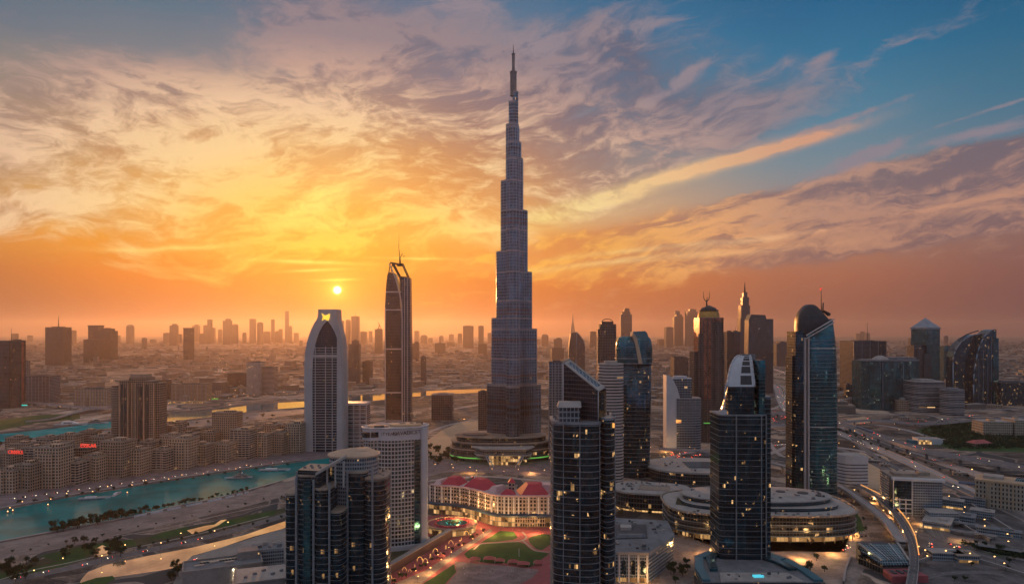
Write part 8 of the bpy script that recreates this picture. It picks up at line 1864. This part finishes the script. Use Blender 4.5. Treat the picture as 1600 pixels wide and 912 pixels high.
def sign(px_, py_, z, body, size, label, nm='rooftop_sign', mt='red_sign', ang=R(-6), back='steel_dark'):
    Y = YG(py_, z); t = thing(nm, label, 'sign', (PX(px_, Y), Y, z), ang); m = MB(); n_ = len(body)
    m.bar((-size * n_ * .32, .3, 0), (size * n_ * .32, .3, 0), .25, 5)
    for k in range(3): m.bar((-size * n_ * .28 + k * size * n_ * .28, .3, -3), (-size * n_ * .28 + k * size * n_ * .28, .3, 0), .2, 5)
    m.build('bracket', back, t); text_mesh('letters', body, size, mt, t, (0, 0, size * .5), (R(90), 0, 0), .15)
sign(138, 700, 50, 'ESSKAR', 9, 'red glowing rooftop letters above the flats near the brown stepped tower')
sign(24, 710, 50, 'CREEKS', 8, 'red glowing rooftop letters above the flats at the left edge')
for k, (p, q, w_, mt, lb) in enumerate(((37, 634, 12, 'teal_sign', 'small pavilion with teal lit front beside the creek bridge'), (330, 624, 26, 'green_strip', 'green lit pavilion on the far creek road'), (290, 630, 60, 'shop_glass', 'long warm lit colonnade along the far creek'), (1395, 640, 8, 'shop_glass', 'warm lit gatehouse by the wide highway'))):
    x, y = G(p, q); t = thing('pavilion', lb, 'pavilion', (x, y, 0)); m = MB(); m.box(-w_, w_, 1, 12, 0, 7); m.build('hall', 'low_wall', t); m = MB(); m.box(-w_, w_, .2, 1, 1.4, 4.6); m.build('lit_front', mt, t); m = MB(); m.box(-w_ - 1, w_ + 1, -1, 13, 7, 7.8); m.build('roof', 'sand_roof', t)
def railing():
    q = pth([(215, 805), (280, 792), (356, 776), (392, 767)]); t = thing('canal_railing', 'white segmented railing wall along the park side of the canal', 'railing', (0, 0, 0)); k = 0
    q2 = [(a[0], a[1] - 9, 0) for a in q]
    for i in range(0, len(q2) - 1, 1):
        if i % 4 == 3: continue
        m = MB(); m.strip(q2[i:i + 2], .8, 0, 2.6); m.build('panel', 'hull_white', t)
railing()
# people on the square and plazas
def person_proto(c, seed):
    r = random.Random(seed); t = thing('person', 'person', 'person', (0, 0, -500)); m = MB()
    def limb(a, b, r1, r2): m.bar(a, b, r1, 6, 0, r2)
    st = .16 if seed % 2 else .05
    m.loft([ringz(sup(.15, .10, 2, 10), .86), ringz(sup(.18, .11, 2, 10), .95), ringz(sup(.15, .10, 2, 10), 1.12), ringz(sup(.21, .12, 2, 10), 1.38), ringz(sup(.08, .07, 2, 10), 1.48), ringz(sup(.055, .055, 2, 10), 1.54), ringz(sup(.08, .09, 2, 10), 1.62), ringz(sup(.075, .085, 2, 10), 1.72), ringz(sup(.03, .03, 2, 10), 1.77)], 0, 0)
    for s_ in (-1, 1): limb((s_ * .09, 0, .9), (s_ * .1, s_ * st * .6, .48), .09, .065); limb((s_ * .1, s_ * st * .6, .48), (s_ * .1, s_ * st, .04), .06, .04); limb((s_ * .2, 0, 1.4), (s_ * .25, -s_ * st * .5, 1.1), .05, .04); limb((s_ * .25, -s_ * st * .5, 1.1), (s_ * .23, -s_ * st * .5 + .08, .85), .04, .03); limb((s_ * .1, s_ * st - .04, .04), (s_ * .1, s_ * st + .16, .03), .045, .035)
    a = m.build('figure', c, t); note(t, a); return t
PP = [person_proto('crowd_cloth', 1), person_proto('hull_white', 2), person_proto('car_dark', 3), person_proto('tent_red', 4)]
for k in range(70):
    p = rt.uniform(770, 862); q = rt.uniform(823, 829); wh = 'before the glowing arcade of the red roofed hotel'; gp = 'people before the arcade'
    if k % 3 == 1: p = rt.uniform(690, 860); q = rt.uniform(726, 740); wh = 'on the entrance plaza of the spire'; gp = 'people on the entrance plaza'
    if k % 3 == 2: p = rt.uniform(710, 835); q = 880 + (p - 710) * .1 + rt.uniform(0, 16); wh = 'on the mauve paving below the lawn'; gp = 'people below the lawn'
    x, y = G(p, q); copy_tree(PP[k % 4], (x, y, .12), rt.uniform(0, 6.28), 'tiny figure in %s clothes walking %s' % (['mottled', 'white', 'dark', 'red'][k % 4], wh))['group'] = gp
# the originals of copied kinds go
for root in TP + CP + [LP, GA] + PP:
    for ch in KIDS[root.name]: bpy.data.objects.remove(ch)
    bpy.data.objects.remove(root)

# ------------------------------------------------------------------ lamps that light their surroundings
def lamp_light(p, q, z, e, c=(1.0, 0.50, 0.16), r=2.5):
    x, y = G(p, q, z); d = bpy.data.lights.new('lamp_light', 'POINT'); d.energy = e; d.color = c; d.shadow_soft_size = r; o = bpy.data.objects.new('lamp_light', d); col.objects.link(o); o.location = (x, y, z)
for p, q, z, e in ((640, 902, 8, 9000), (672, 884, 8, 9000), (704, 864, 8, 9000), (738, 842, 8, 9000), (768, 826, 8, 12000), (800, 824, 8, 12000), (835, 824, 8, 12000), (715, 806, 14, 9000), (745, 808, 14, 9000), (1100, 858, 7, 12000), (1180, 864, 7, 14000), (1250, 864, 7, 16000), (1300, 856, 7, 14000), (1390, 800, 7, 14000), (1410, 830, 7, 12000), (1365, 778, 7, 12000), (1015, 905, 8, 9000), (735, 733, 7, 14000), (830, 733, 7, 14000), (1250, 738, 7, 12000), (1040, 700, 8, 16000), (1440, 812, 6, 9000), (990, 870, 7, 7000), (1460, 862, 7, 8000), (1500, 836, 7, 8000), (745, 796, 20, 14000), (1330, 830, 7, 12000)):
    lamp_light(p, q, z, e * 1.6)
